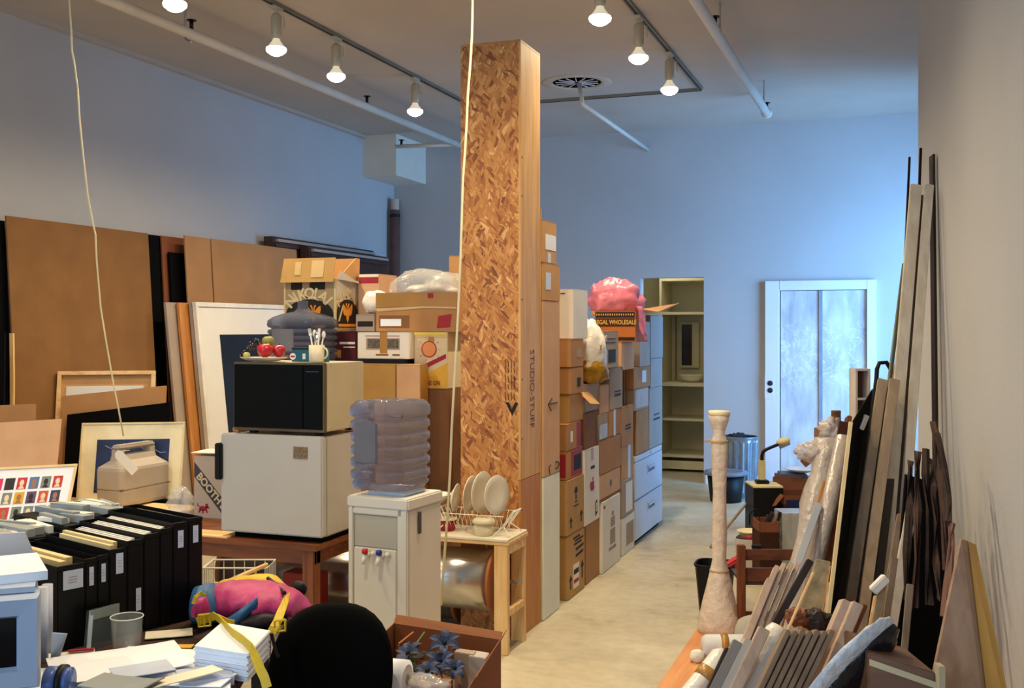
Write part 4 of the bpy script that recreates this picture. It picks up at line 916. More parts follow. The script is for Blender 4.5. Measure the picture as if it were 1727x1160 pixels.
# wholesale carton and pink bag
zc4 = c4[-1].z1
yy0 = c4[-1].y0 + .03
qa = onY(1003, 560, yy0); qb = onY(1072, 560, yy0); ztc = onY(1040, 524, yy0).z
k = carton(qa.x, qb.x, yy0, yy0 + .3, zc4, ztc, mat('orange_print_card', '#b0642c', .7), 'orange-brown wholesale carton with black border print, under the pink bag', name='printed_carton')
k.mark('F', 0.02, .98, .78, .96, INK, 'border_band'); k.mark('F', .02, .98, .05, .16, INK, 'border_band')
for i in range(17): k.mark('F', .04 + i * .055, .065 + i * .055, .85, .91, mat('gold_ink', '#c8a050', .5), 'border_dot', .0018)
k.mark('F', .02, .98, .50, .76, mat('dark_brown_ink', '#3a1c14', .6), 'title_band')
k.txt('F', .5, .63, .043, 'REGAL WHOLESALE', mat('gold_ink', ''), bold=.001, sx=.78)
PINK = mat('pink_bag', '#d87890', .28, var=.22, vs=9, bump=.6, bs=9, alpha=.72, spec=.7)
px0 = onY(1036, 500, yy0 + .14)
t = thing('pink_plastic_bag', 'pink plastic bag bulging on top of the wholesale carton', 'bag', (px0.x, yy0 + .15, ztc))
m = MB(); cc = Vector((px0.x + .01, yy0 + .15, ztc + .08))
m.blob(cc, (.19, .15, .145), .22, 2.2, 3, n=40, m=26, fl=-.08); m.build('bag', PINK, t, smooth=True)
m = MB(); e0 = Vector((k.x1 + .005, yy0 + .02, ztc - .0))
grid = []
for i in range(9):
    v = i / 8; row = []
    for j in range(7):
        u_ = j / 6; row.append(Vector((k.x1 + .012 + .05 * v + .012 * math.sin(j * 2 + i), yy0 - .02 + u_ * (.18 - .1 * v) , ztc + .03 - v * .24 + .01 * math.sin(3 * j))))
    grid.append(row)
m.sheet(grid, .003); m.build('hanging_corner', PINK, t, smooth=True)
m = MB(); m.blob((cc.x - .03, cc.y - .02, cc.z + .10), (.07, .06, .045), .3, 3, 8, n=20); m.build('white_lining', mat('pale_lining', '#e6d4d8', .4), t, smooth=True)
# white bag with tape on column 2
wb = onX(1001, 600, XR - .10); zc2 = c2[-1].z1
t = thing('white_plastic_bag', 'white plastic bundle wrapped with brown tape, on the second column of the box wall', 'bag', (wb.x, wb.y, zc2))
yc_ = (c2[-1].y0 + c2[-1].y1) / 2; hz = Zat(1000, 542) - zc2
m = MB(); m.blob((XR - .05, yc_, zc2 + hz * .5), (.12, .13, hz * .54), .22, 2.4, 11, n=30, m=20, fl=-hz * .5); m.build('bundle', WRAPW, t, smooth=True)
m = MB(); m.blob((XR - .035, yc_ + .0, zc2 + hz * .2), (.118, .14, hz * .25), .25, 3, 21, n=26, m=14, fl=-hz * .19); m.build('brown_wrap', mat('amber_wrap', '#96701e', .3, var=.3, vs=12, bump=.6), t, smooth=True)
m = MB(); m.obox((XR + .058, yc_, zc2 + hz * .66), (.004, 0, 0), Vector((0, .07, .03)), (0, 0, .014)); m.build('tape_band', TAPE, t)
# ------------------------------------------------------------------ the tall crate of strand board
cr = onZ(878, 1076, 0); CYF = cr.y; CX1 = cr.x; CX0 = onY(777, 1080, CYF).x; CY1 = onX(911, 553, CX1).y; CZ = onY(876, 70, CYF).z
t = thing('tall_crate', 'tall upright shipping crate of strand board and plywood in the middle of the room', 'crate', ((CX0 + CX1) / 2, (CYF + CY1) / 2, 0))
MB().box(CX0, CX1 - .012, CYF, CYF + .014, .0, CZ).build('front_panel', OSB, t, .001)
MB().box(CX1 - .012, CX1, CYF, CY1, Zat(895, 803, CX1), CZ + .0).build('side_panel', PLY, t, .001)
MB().box(CX1 - .012, CX1, CYF, CY1, 0, Zat(895, 803, CX1) - .002).build('lower_side_panel', PLYD, t, .001)
MB().box(CX0, CX0 + .012, CYF + .014, CY1, 0, CZ).build('far_side_panel', PLY, t)
MB().box(CX0 + .012, CX1 - .012, CY1 - .012, CY1, 0, CZ).build('back_panel', PLY, t)
MB().box(CX0, CX1, CYF, CY1, CZ, CZ + .012).build('lid', PLYD, t, .001)
MB().box(CX0 + .012, CX1 - .012, CYF + .014, CY1 - .012, .001, .02).build('floor_panel', PLYD, t)
for (py) in (265, 330, 505, 640, 740, 860, 985):
    q = onX(880, py, CX1); MB().lathe([(.005, 0), (.005, .002), (0, .0025)], (CX1, CYF + .02, q.z), 8, 'X').build('nail', INK, t)
# handwriting runs up the side panel, hand-written, read sideways
mark_m = mat('marker_brown', '#5a3418', .7)
qt = onX(898, 655, CX1)
text('STUDIO-STUFF', .10, mark_m, t, (CX1 + .001, (CYF + CY1) / 2 + .02, qt.z), (0, 0, -1), (0, 1, 0), sx=.62, bold=-.0018)
m = MB()
for i, (py, w_) in enumerate(((612, 10), (625, 16), (638, 12), (652, 18), (668, 16))):
    for j in range(4):
        a = onY(852 + j * 5, py - 7 + (j % 2) * 3, CYF); b = onY(853 + j * 5, py + 7 - (i % 2) * 3, CYF); a.y = b.y = CYF - .0015; m.beam(a, b, .004, .002)
m.build('dark_scrawl', mark_m, t)
m = MB(); Vv = [onY(*q_, CYF) for q_ in ((853, 679), (858, 678), (863, 690), (869, 678), (874, 680), (864, 701))]
m.prism([Vector((p.x, CYF - .0005, p.z)) for p in Vv], (0, -.0015, 0)); m.build('drawn_arrowhead', INK, t)
# plywood strip at the back edge of the crate
zq = onX(912, 352, CX1).z
one(MB().box(CX1 - .30, CX1 + .002, CY1 + .004, CY1 + .018, 0, zq), 'plywood_sheet', PLY, 'plywood sheet standing on edge between the tall crate and the boxes', 'board', bevel=.001)
# ------------------------------------------------------------------ cartons behind the fridge
YC = TY1 + .38
def fbox(pxa, pxb, z0, z1, Y_, dep, m_, label, pxs=None, **kw):
    """room-aligned carton whose front face runs from pxa to pxb on the plane y=Y_"""
    return carton(onY(pxa, 0, Y_).x, onY(pxb, 0, Y_).x, Y_, Y_ + dep, z0, z1, m_, label, None, **kw)
ZS1 = onY(640, 613, YC + .05).z; ZS2 = onY(640, 560, YC + .05).z
kb0 = fbox(560, 667, 0, .68, YC, .62, CB, 'brown floor carton behind the fridge, under the tan one')
kt = fbox(560, 667, .68, ZS1, YC, .62, CBT, 'large tan carton directly behind the microwave'); 
k2a = fbox(668.5, 709, 0, .68, YC, .10, CB, 'narrow brown floor carton, second behind the fridge')
k2b = fbox(668.5, 709, .68, ZS1, YC, .10, CBP, 'narrow pinkish carton right of the large tan one, behind the microwave'); k2b.mark('S', .0, 1, 0, 1, TAPE, 'tape')
kl0 = fbox(440, 558, 0, .72, YC + .0, .56, CBD, 'brown floor carton hidden behind the fridge, under the upright water bottle')
kl = fbox(440, 558, .72, ZS1 - .03, YC + .0, .56, CB, 'plain carton behind the microwave that carries the upright water bottle')
# bottle on it
q = onY(511, 553, YC + .17); half = .5 * 112 / 1800 * depth(Vector((q.x, YC + .17, 0))) / 1.08
bottle('water_bottle', 'upright blue water bottle behind the mug, under the black and orange carton', (q.x, YC + .17, ZS1 - .03), half * .95, .29, True, rot=.1)
# maroon carton, white carton, dark tray
k = fbox(558, 601, ZS1, ZS2, YC + .36, .3, MAROON, 'dark maroon carton with small pale print, behind the mug'); k.mark('F', .35, .95, .58, .66, WHT, 'print'); k.mark('F', .5, .95, .46, .5, WHT, 'print'); k.mark('F', .1, .4, .12, .38, mat('amber_print', '#b07c28', .5), 'print')
k = fbox(603, 690, ZS1 + .025, ZS2, YC + .07, .32, WHT, 'white carton with grey barcode picture and brown tape down its middle')
WX1 = k.x1
k.mark('F', .17, .82, .35, .78, CBG, 'picture'); k.mark('F', .2, .8, .4, .74, mat('grey_print', '#5e5850', .7, var=.5, vs=60), 'picture', .0015); k.mark('F', .44, .58, .22, 1, TAPE, 'tape', .002); k.mark('F', .15, .82, .84, .88, mat('pale_red_ink', '#b08080', .6), 'print')
k.mark('F', .36, .6, .13, .19, CBD, 'print'); k.mark('F', .68, .82, .13, .19, CBD, 'print')
one(MB().box(k.x0 - .02, k.x1 - .02, YC + .055, YC + .36, ZS1 + .0005, ZS1 + .024), 'black_tray', BLK, 'flat black tray under the white carton with barcode picture', 'tray', bevel=.002)
# NIKOLAI carton
yn = YC + .36; kx0 = onY(479, 0, yn).x; kx1 = onY(566, 0, yn).x; zf = onY(566, 470, yn).z; zt_ = onY(566, 434, yn).z
NK = mat('tan_print_card', '#9a8260', .65, var=.05); nz1 = zf
k = carton(kx0, kx1, yn, yn + .30, ZS2, nz1, NK, 'printed vodka carton with open taped top and black and orange eagle panels', lidgap=False, name='printed_carton')
# support below its left part
k_s = fbox(470, 553, ZS1 - .029, ZS2, YC + .38, .14, CBD, 'dark carton hidden between the upright bottle and the printed vodka carton')
def black_arch(face):
    pts = [(.05, .0 if face == 'F' else .08), (.95, .0 if face == 'F' else .08)] + [(.5 + .46 * math.cos(a), .34 + .28 * math.sin(a)) for a in [i * math.pi / 10 for i in range(0, 11)]]
    k.mark(face, 0, 0, 0, 0, INK, 'black_arch', poly=pts)
black_arch('F'); black_arch('S')
k.mark('F', .14, .36, .80, .97, INK, 'torn_patch'); k.mark('F', .50, .80, .80, .98, INK, 'torn_patch')
k.mark('S', .05, .95, .62, .98, mat('faded_print', '#b5b0a8', .6, var=.2), 'faded_panel', .0006)
CRI = mat('cream_ink', ''); ORI = mat('orange_ink', '#d88a2c', .6)
for f, s_ in (('F', .095), ('S', .08)):
    for i, ch in enumerate('NIKOLAI'):
        a = math.radians(90 - (i - 3) * 17.5); u_ = .5 + .46 * math.cos(a); v_ = .36 + .36 * math.sin(a)
        k.txt(f, u_, v_, s_, ch, CRI, ang=a - math.pi / 2, bold=.003)
def eagle(face, cu, cv, s):
    m = MB(); n_ = Vector((0, .001, 0)) if face == 'F' else Vector((-.001, 0, 0))
    W2 = (k.x1 - k.x0) if face == 'F' else (k.y1 - k.y0); H2 = k.z1 - k.z0
    def E(pts):
        for sg in (1, -1): m.prism([k.P(face, cu + sg * a * s / W2, cv + b * s / H2, .0022) for a, b in pts], n_)
    E([(0, .5), (.25, .35), (.55, .7), (.95, .95), (1.0, .5), (.9, 0), (.6, -.3), (.3, -.2), (.25, -.6), (0, -1)]); E([(0, .4), (.12, .9), (.3, 1.05), (.4, .85), (.22, .7), (.2, .35)])
    m.build('eagle_mark', ORI, k.t)
eagle('F', .57, .34, .055); eagle('S', .5, .36, .062)
k.txt('S', .5, .13, .03, 'San Marcos', ORI, bold=.001) if False else k.mark('S', .12, .88, .10, .15, ORI, 'orange_script', .002)
k.mark('S', 0, 0, 0, 0, CRI, 'slash_mark', .002, poly=((.1, .2), (.16, .2), (.34, .5), (.28, .5))); 
for f in ('F', 'S'):
    for (u0, u1, v0, v1) in ((0, .03, 0, 1), (.97, 1, 0, 1)): k.mark(f, u0, u1, v0, v1, CRI, 'edge_line', .0016)
# raised and folded flaps
D3 = .14
MB().prism([(kx0 - .01, yn - .03, nz1 - .02), (kx1 + .0, yn - .03, nz1 - .02), (kx1, yn + .0, zt_), (kx0, yn + .0, zt_)], (0, .004, 0)).build('front_flap', CBT, k.t)
MB().prism([(kx1, yn + .02, nz1), (kx1, yn + .30, nz1 + .0), (kx1 + .004, yn + .30, zt_ + .01), (kx1 + .004, yn + .25, zt_ + .01)], (.004, 0, 0)).build('side_flap', CBL, k.t)
MB().prism([(kx0, yn + .30, nz1), (kx1, yn + .30, nz1), (kx1, yn + .30, zt_ + .012), (kx0, yn + .30, zt_ + .012)], (0, .004, 0)).build('back_flap', CBL, k.t)
MB().prism([(kx1 + .001, yn + .01, nz1), (kx1 + .001, yn + .3, nz1), (kx1 + .05, yn + .2, nz1 - .02), (kx1 + .03, yn + .01, nz1 + .05)], (.003, 0, 0)).build('white_flap_tip', WHT, k.t)
for (a, b, c_, d_) in ((.24, .36, .3, .85), (.56, .80, .2, .9)):
    MB().prism([(kx0 + (kx1 - kx0) * a, yn - .032 + .03 * c_, nz1 - .02 + (zt_ - nz1 + .02) * c_), (kx0 + (kx1 - kx0) * b, yn - .032 + .03 * c_, nz1 - .02 + (zt_ - nz1 + .02) * c_), (kx0 + (kx1 - kx0) * b, yn - .032 + .03 * d_, nz1 - .02 + (zt_ - nz1 + .02) * d_), (kx0 + (kx1 - kx0) * a, yn - .032 + .03 * d_, nz1 - .02 + (zt_ - nz1 + .02) * d_)], (0, -.0008, 0)).build('tape', TAPEG, k.t)
# gin carton with sun
yg = YC + .13; zg0 = onY(700, 655, yg).z; pgx = CX + F * 0
gx0 = kt.x1 + .006; gx1 = onY(755, 0, yg).x; gxl = max(onY(695, 0, yg).x, WX1 + .003)
kf0 = carton(gx0, gx1, yg, yg + .4, 0, .6, CB, 'brown floor carton left of the tall crate')
kf1 = carton(gx0, gx1 + .01, yg, yg + .4, .6, zg0, CBD, 'brown carton under the gin carton, left of the tall crate')
k = carton(gxl, gx1, yg, yg + .3, zg0, ZS2, mat('cream_print_card', '#d2c09a', .6, var=.04), 'gin carton with a printed sun, yellow corner and red stripe', name='printed_carton')
k.mark('F', 0, 0, 0, 0, mat('yellow_print', '#d8a83c', .6), 'yellow_corner', poly=((0, .01), (.98, .01), (.98, .46), (0, .14)))
k.mark('F', 0, 0, 0, 0, REDI, 'red_stripe', .0018, poly=((0, .26), (.95, .54), (.95, .62), (0, .34)))
q = k.P('F', .45, .70); SUN = mat('sun_print', '#d88a54', .6)
W3 = (k.x1 - k.x0)
MB().lathe([(.048, 0), (.048, -.0012), (0, -.0012)], q, 24, 'Y').build('sun_ring', REDI, k.t); MB().lathe([(.042, 0), (.042, -.0018), (0, -.0018)], q, 24, 'Y').build('sun_disc', SUN, k.t)
m = MB()
for i in range(10):
    a = 2 * math.pi * i / 10; d1 = Vector((math.cos(a), 0, math.sin(a))); m.beam(q + d1 * .058, q + d1 * .075, .003, .001)
m.build('sun_rays', mat('pale_red_ink', ''), k.t)
k.txt('F', .35, .10, .036, 'GORDONS GIN', REDI, sx=.72, bold=.001)
k.mark('F', .0, 1, .9, 1, TAPEG, 'tape'); k.mark('F', .42, .6, .68, .92, TAPE, 'tape', .002); k.mark('F', .0, .95, .955, .99, mat('yellow_edge', '#e0c828', .5), 'yellow_edge', .002)
# taped wide carton with bubble wrap
yt = YC + .13; zt4 = onY(700, 493, yt).z
k = fbox(634, 770, ZS2 + .001, zt4, yt, .42, CB, 'wide tape-wrapped carton with bubble wrap on top, left of the tall crate', lidgap=False)
hh = 1
k.mark('F', 0, 0, 0, 0, TAPE, 'tape', .002, poly=((0, .62), (.6, .66), (1, .60), (1, 1), (0, 1)))
k.mark('F', 0, 0, 0, 0, TAPEG, 'shiny_tape', .003, poly=((0.02, .52), (.6, .60), (1, .58), (1, .62), (.6, .65), (.0, .6)))
k.mark('F', .04, .42, .1, .42, CBD, 'handle_hole'); k.mark('F', .06, .32, .15, .33, WHTB, 'white_content', .002)
k.mark('F', 0, 0, 0, 0, REDI, 'red_mark', .002, poly=((.76, .1), (.92, .12), (.94, .45), (.78, .4))); k.mark('F', .65, .72, .85, .98, REDI, 'red_mark', .0025)
qx = (k.x0 + k.x1) / 2
tw = thing('bubble_wrap', 'heap of bubble wrap on the wide taped carton', 'bubble wrap', (qx, yt + .2, zt4))
m = MB(); m.blob((qx - .05, yt + .2, zt4 + .02), (.2, .19, .125), .13, 2.2, 4, n=40, m=24, fl=-.02); m.build('heap', WRAPC, tw, smooth=True)
m = MB(); m.blob((qx + .13, yt + .18, zt4 + .02), (.15, .17, .10), .13, 2.4, 14, n=36, m=20, fl=-.02); m.build('heap', WRAPC, tw, smooth=True)
m = MB(); m.blob((qx + .01, yt + .2, zt4 + .02), (.16, .14, .035), .2, 2, 19, n=30, m=16, fl=-.02); m.build('white_core', WRAPW, tw, smooth=True)
# round white bundle between
q = onY(622, 495, yt + .1)
k9 = fbox(600, 632, ZS2 + .001, onY(615, 530, yt + .16).z, yt + .1, .3, CBG, 'narrow carton with a black strip, between the vodka carton and the wide taped one'); k9.mark('F', .1, .9, .3, .6, INK, 'black_strip')
one(MB().blob((q.x, yt + .2, k9.z1 + .072), (.085, .10, .075), .15, 2, 9, fl=-.07), 'white_bundle', WRAPW, 'white plastic-wrapped bundle between the vodka carton and the taped carton', 'bundle', smooth=True)
k10 = fbox(604, 640, ZS2 + .001, onY(615, 462, yt + .48).z, yt + .48, .25, CBP, 'carton with red and white print, behind the white wrapped bundle'); k10.mark('F', .05, .95, .84, .94, REDI, 'print'); k10.mark('F', .05, .95, .95, .99, WHT, 'print')
zlow = ZS2 + .001
kk = fbox(604, 690, 0, ZS2, YC + .64, .3, CB, 'plain stack carton behind the tan one, hidden below the white bundle')
# box top left of the crate
yq = YC + .86; k11 = fbox(757, 790, 0, onY(765, 431, yq).z, yq, .2, CBL, 'tall orange-brown carton whose top shows left of the tall crate'); 
# lower cartons left of crate
# ------------------------------------------------------------------ silver roll under the tables
ry = CYF + .17; rz = .19
rx1 = CX0 - .03; rx0 = rx1 - 1.45
t = thing('foil_roll', 'large silver roll lying on the floor under the brown wooden table', 'roll', ((rx0 + rx1) / 2, ry, 0))
MB().lathe([(.17, 0), (.17, rx1 - rx0 - .03)], (rx0, ry, rz), 40, 'X').build('roll', mat('silver_foil', '#b8b4ae', .28, .85, var=.25, vs=3, bump=.15, bs=6), t, smooth=True)
MB().lathe([(.19, 0), (.19, .02)], (rx1 - .03, ry, rz), 40, 'X').build('end_disc', mat('disc_board', '#a0623a', .75), t, .002)
MB().lathe([(.19, 0), (.19, .02)], (rx0 - .015, ry, rz), 40, 'X').build('end_disc', mat('disc_board', ''), t, .002)
MB().lathe([(.02, 0), (.02, .004)], (rx1 - .009, ry, rz), 16, 'X').build('core_hole', INK, t)
# ================================================================== water cooler
B_ = at(688, 843, 4.1); zt = B_.z; ph = R(25)
un = CAMR * math.cos(ph) - CAMF * math.sin(ph); vn = CAMR * math.sin(ph) + CAMF * math.cos(ph); u = un * .28; v = vn * .28; A = B_ - u
cc = A + u / 2 + v / 2; cc.z = 0
uh, vh = u / 2, v / 2
t = thing('water_cooler', 'white water cooler with red and blue taps, standing right of the fridge', 'water cooler', cc)
def ob(nm, cu, cv, z0, z1, hu, hv, m_, parent=None, bev=.004):
    return MB().obox(Vector((cc.x, cc.y, (z0 + z1) / 2)) + uh * cu + vh * cv, uh * hu, vh * hv, Vector((0, 0, (z1 - z0) / 2))).build(nm, m_, parent or t, bev)
COOL = mat('cooler_white', '#dcd6c8', .4, var=.02); COOLG = mat('cooler_recess', '#b8b2a2', .45, var=.02)
ob('body', 0, .04, .01, zt - .045, .96, .92, COOL)
ob('top_cover', 0, 0, zt - .045, zt, 1, 1, COOL, None, .006)
ob('front_post', -.88, -.93, .05, zt - .045, .08, .06, COOL); ob('front_post', .80, -.93, .05, zt - .045, .16, .06, COOL)
ob('upper_panel', -.08, -.905, zt - .20, zt - .07, .72, .03, COOLG)
ob('tap_panel', -.08, -.93, .25, zt - .20, .70, .05, COOL)
ob('front_lintel', 0, -.93, zt - .07, zt - .045, .8, .06, COOL)
ob('lower_panel', -.08, -.93, .05, .24, .7, .05, COOL)
ob('side_clip', 1.0, -.35, zt - .145, zt - .06, .02, .07, mat('clip_grey', '#4c463c', .5), None, .001)
for i, (s_, mm) in enumerate(((-.28, mat('red_cap', '#c02028', .35)), (.18, mat('blue_cap', '#28347e', .35)))):
    b0 = Vector((cc.x, cc.y, zt - .225)) + uh * s_ - vh * .98
    o = MB().tube([b0, b0 - vn * .03 + Vector((0, 0, -.004)), b0 - vn * .045 + Vector((0, 0, -.03))], [.010, .010, .008], 10).build('tap', mat('tap_white', '#e2e0d6', .3), t, smooth=True)
    MB().lathe([(.011, 0), (.013, .006), (.011, .018), (0, .02)], b0 - vn * .028 + Vector((0, 0, .008)), 14).build('cap', mm, o, smooth=True)
    b1 = b0 + un * .028 + Vector((0, 0, .0)); MB().lathe([(.009, 0), (.010, .012), (0, .02)], b1 - vn * .012, 12).build('knob', mat('tap_white', ''), o, smooth=True)
    m = MB(); q = b0 + un * .014 + vh * .03
    m.prism([q + Vector((0, 0, -.03)) - vn * .0015, q + un * .012 + Vector((0, 0, -.03)) - vn * .0015, q + un * .010 + Vector((0, 0, -.16)) - vn * .0015, q + un * .004 + Vector((0, 0, -.21)) - vn * .0015], vn * .001)
    m.build('drip_stain', mat('stain_brown', '#8c6a48', .7), t)
ob('bottle_collar', 0.05, .0, zt, zt + .016, .62, .6, mat('collar_pale', '#c8d0dc', .3), None, .005)
# bottle on it, neck down inside
bq = onZ(667, 830, zt + .016); hf = .132
bottle('water_bottle', 'large ribbed blue water bottle on top of the water cooler', (cc.x - .02 * ct, cc.y - .02 * st, zt + .016), hf, .345, False, rot=math.atan2(un.y, un.x))
# ================================================================== dish table beside the crate
ZD = .555
cr_ = onZ(857, 911, ZD); DX1, DY0 = cr_.x, cr_.y; DY1 = CYF - .012; DX0 = DX1 - .72
t = thing('dish_table', 'pale wooden table with white top under the dish rack', 'table', ((DX0 + DX1) / 2, (DY0 + DY1) / 2, 0))
MB().box(DX0, DX1 - .004, DY0, DY1, ZD - .012, ZD).build('tabletop', mat('white_laminate', '#ddd6c0', .4), t, .002)
MB().box(DX0, DX1, DY0 + .004, DY1, ZD - .03, ZD - .012).build('top_edge', PINEX, t, .002)
for (x_, y_) in ((DX1 - .075, DY0 + .006), (DX1 - .075, DY1 - .045), (DX0 + .02, DY0 + .006), (DX0 + .02, DY1 - .045)):
    MB().box(x_, x_ + .07, y_, y_ + .03, 0, ZD - .03).build('leg', PINE, t, .002)
MB().box(DX1 - .03, DX1 - .004, DY0 + .036, DY1 - .045, .18, .215).build('stretcher', PINEX, t, .002)
MB().box(DX1 - .03, DX1 - .004, DY0 + .036, DY1 - .045, ZD - .075, ZD - .03).build('apron', PINEX, t, .002)
# roll hung between the legs
rxr = DX1 - .08; rxl = DX0 + .10; ryc, rzc = DY0 + .135, .325
tr = thing('foil_roll', 'shiny silver roll with brown end disc hung under the dish rack table', 'roll', ((rxl + rxr) / 2, ryc, rzc))
MB().lathe([(.15, 0), (.15, rxr - rxl - .03)], (rxl, ryc, rzc), 48, 'X').build('roll', mat('silver_foil', ''), tr, smooth=True)
MB().lathe([(.165, 0), (.165, .015)], (rxr - .03, ryc, rzc), 48, 'X').build('end_disc', mat('disc_board', ''), tr, .002)
MB().lathe([(.165, 0), (.165, .015)], (rxl - .012, ryc, rzc), 48, 'X').build('end_disc', mat('disc_board', ''), tr, .002)
MB().tube([(rxl - .05, ryc, rzc), (DX1 + .012, ryc, rzc)], .008, 10).build('axle', METAL, tr)
MB().tube([(DX1 + .004, ryc - .02, rzc - .012), (DX1 + .008, ryc, rzc), (DX1 + .004, ryc + .02, rzc + .012)], .005, 6).build('wing_nut', METAL, tr)
# dish rack of white wire
RX0, RX1 = onY(752, 0, DY0 + .1).x, onY(862, 0, DY0 + .14).x
ry0, ry1 = DY0 + .06, DY0 + .25; rz0 = ZD + .014
WIRE = mat('white_wire', '#e0dccb', .35)
t = thing('dish_rack', 'white wire dish rack holding plates on the pale wooden table', 'dish rack', ((RX0 + RX1) / 2, (ry0 + ry1) / 2, ZD))
zr = rz0 + .085
for y_ in (ry0, ry1):
    MB().tube([(RX0, y_, zr), (RX1 - .01, y_, zr)], .0025, 6).build('rail', WIRE, t)
    m = MB()
    for i in range(14):
        x_ = RX0 + (RX1 - .03 - RX0) * i / 13; m.tube([(x_, y_, zr), (x_, (ry0 + ry1) / 2 + (y_ - (ry0 + ry1) / 2) * .35, rz0)], .0016, 5)
    m.build('wire_row', WIRE, t)
for xx_, dx_ in ((RX1 - .05, .075), (RX0 + .01, -.05)):
    m = MB()
    for s_ in (-1, 1): m.tube([(xx_ + dx_ * .3, (ry0 + ry1) / 2 + s_ * .055, zr + .02 - .075), (xx_ + dx_, (ry0 + ry1) / 2 + s_ * .06, zr + .018)], .004, 6)
    for s_ in (-.4, .4): m.tube([(xx_ + dx_ * .3, (ry0 + ry1) / 2 + s_ * .055, zr - .055), (xx_ + dx_, (ry0 + ry1) / 2 + s_ * .06, zr + .018)], .003, 6)
    m.tube([(xx_ + dx_, (ry0 + ry1) / 2 - .06, zr + .018), (xx_ + dx_, (ry0 + ry1) / 2 + .06, zr + .018)], .004, 6)
    m.build('end_handle', WIRE, t)
    m = MB()
    for s_ in (-1, 1): m.tube([(xx_ + dx_ * .3, (ry0 + ry1) / 2 + s_ * .05, zr - .055), (xx_ + dx_ * (-.2), (ry0 + ry1) / 2 + s_ * .09, ZD + .003)], .004, 6); m.tube([(xx_ + dx_ * .3, (ry0 + ry1) / 2 + s_ * .05, zr - .055), (xx_ + dx_ * .9, (ry0 + ry1) / 2 + s_ * .09, ZD + .003)], .003, 6)
    m.build('foot', WIRE, t)
PLT = mat('white_plate', '#ddd8c8', .25, spec=.6)
for i, (px, py, r, tl, lb) in enumerate(((763, 838, .072, -14, 'small plate leftmost in the dish rack'), (788, 832, .094, -10, 'plate second from the left in the dish rack'), (808, 829, .104, -4, 'tallest plate, third from the left in the dish rack'), (833, 834, .098, 2, 'rightmost plate in the dish rack beside the wire handle'))):
    q = onY(px, py, (ry0 + ry1) / 2); m = MB()
    m.lathe([(0, .0), (r * .55, 0), (r * .62, .004), (r * .95, .016), (r, .018), (r * .98, .021), (r * .6, .008), (0, .005)], (0, 0, 0), 36)
    o = m.build('dinner_plate', PLT, None, smooth=True)
    tag(o, lb, 'plate', 'plates in the dish rack')
    o.location = (q.x, (ry0 + ry1) / 2, max(q.z, rz0 + r * .98)); o.rotation_euler = (R(-90 + tl * .5), 0, R(-92 - 8 * (i - 1)))
q = onY(744, 822, ry1); one(MB().lathe([(0, 0), (.04, .002), (.085, .04), (.09, .045), (.083, .042), (.038, .008), (0, .006)], (q.x - .0, ry1 + .02 - .1, rz0 + .115), 30), 'white_bowl', PLT, 'white bowl upside at the left end of the dish rack behind the water cooler', 'bowl', smooth=True)
# plastic tub with lid
q = onZ(812, 904, ZD); tc_ = Vector((q.x, q.y + .03, ZD))
t = thing('plastic_tub', 'cream plastic tub with lid in front of the dish rack', 'tub', tc_)
TUB = mat('cream_tub', '#d8ccaa', .4)
MB().lathe([(.040, 0), (.044, .004), (.05, .06)], tc_, 26).build('tub', TUB, t, smooth=True)
MB().lathe([(.056, .06), (.057, .066), (.055, .074), (.05, .080), (.042, .086), (0, .086)], tc_, 26).build('lid', TUB, t, smooth=True)
# red tub and small tray at the left of the rack
q = onZ(748, 897, ZD); t = thing('red_container', 'dark red container with white lid beside the water cooler', 'container', (q.x, q.y, ZD))
MB().lathe([(.038, 0), (.044, .055)], (q.x, q.y + .05, ZD), 22).build('body', REDI, t, smooth=True); MB().lathe([(.05, .055), (.05, .062), (0, .064)], (q.x, q.y + .05, ZD), 22).build('lid', TUB, t)
# ================================================================== cords hanging from the ceiling
def cord(pts, r, label):
    one(MB().tube(pts, r, 7), 'hanging_cord', CORD, label, 'cord', smooth=True)
Dp = 5.35
P0 = [at(px, py, Dp + .0008 * py) for px, py in ((117, 0), (120, 50), (121, 85), (125, 105), (131, 150), (134, 200), (140, 260), (148, 330), (157, 378), (161, 395), (163, 440), (170, 520), (178, 570), (190, 640), (200, 690), (208, 735))]
P0 = [Vector((P0[0].x, P0[0].y, ZC))] + P0
cord(P0, .0045, 'ivory cord hanging from the ceiling at the left, down to the beige case')
P0 = [at(px, py, 4.55) for px, py in ((797, 0), (796, 60), (793, 110), (789, 160), (787, 210), (784, 260), (781, 300), (779, 360), (777, 430), (774, 500), (770, 580), (766, 650), (762, 720), (759, 800), (754, 880), (748, 960), (744, 1020))]
P0 = [Vector((P0[0].x, P0[0].y, ZC))] + P0
cord(P0, .0055, 'ivory cord hanging in front of the strand board crate')
# ================================================================== desk at the left front
ZK = .75
e0 = onZ(385, 1175, ZK); e1 = onZ(470, 1035, ZK); ed = (e1 - e0).normalized(); el = Vector((-ed.y, ed.x, 0)) 
f0 = e0 - ed * .75; Lk = 1.75; bk = e1 + ed * .12
t = thing('desk', 'dark brown desk in the left foreground covered with papers and files', 'desk', (f0 + bk) / 2 + el * Lk / 2 - UP * ZK)
DSK = wood('desk_brown', '#2c1a12', '#3e261a', 0, 3)
MB().prism([f0, bk, bk + el * Lk, f0 + el * Lk], (0, 0, -.03)).build('desktop', DSK, t, .004)
for b_ in (f0 + ed * .06 + el * .06, bk - ed * .06 + el * .06, bk - ed * .06 + el * (Lk - .06), f0 + ed * .06 + el * (Lk - .06)):
    MB().obox((b_.x, b_.y, (ZK - .03) / 2), ed * .025, el * .025, (0, 0, (ZK - .03) / 2)).build('leg', DSK, t, .003)
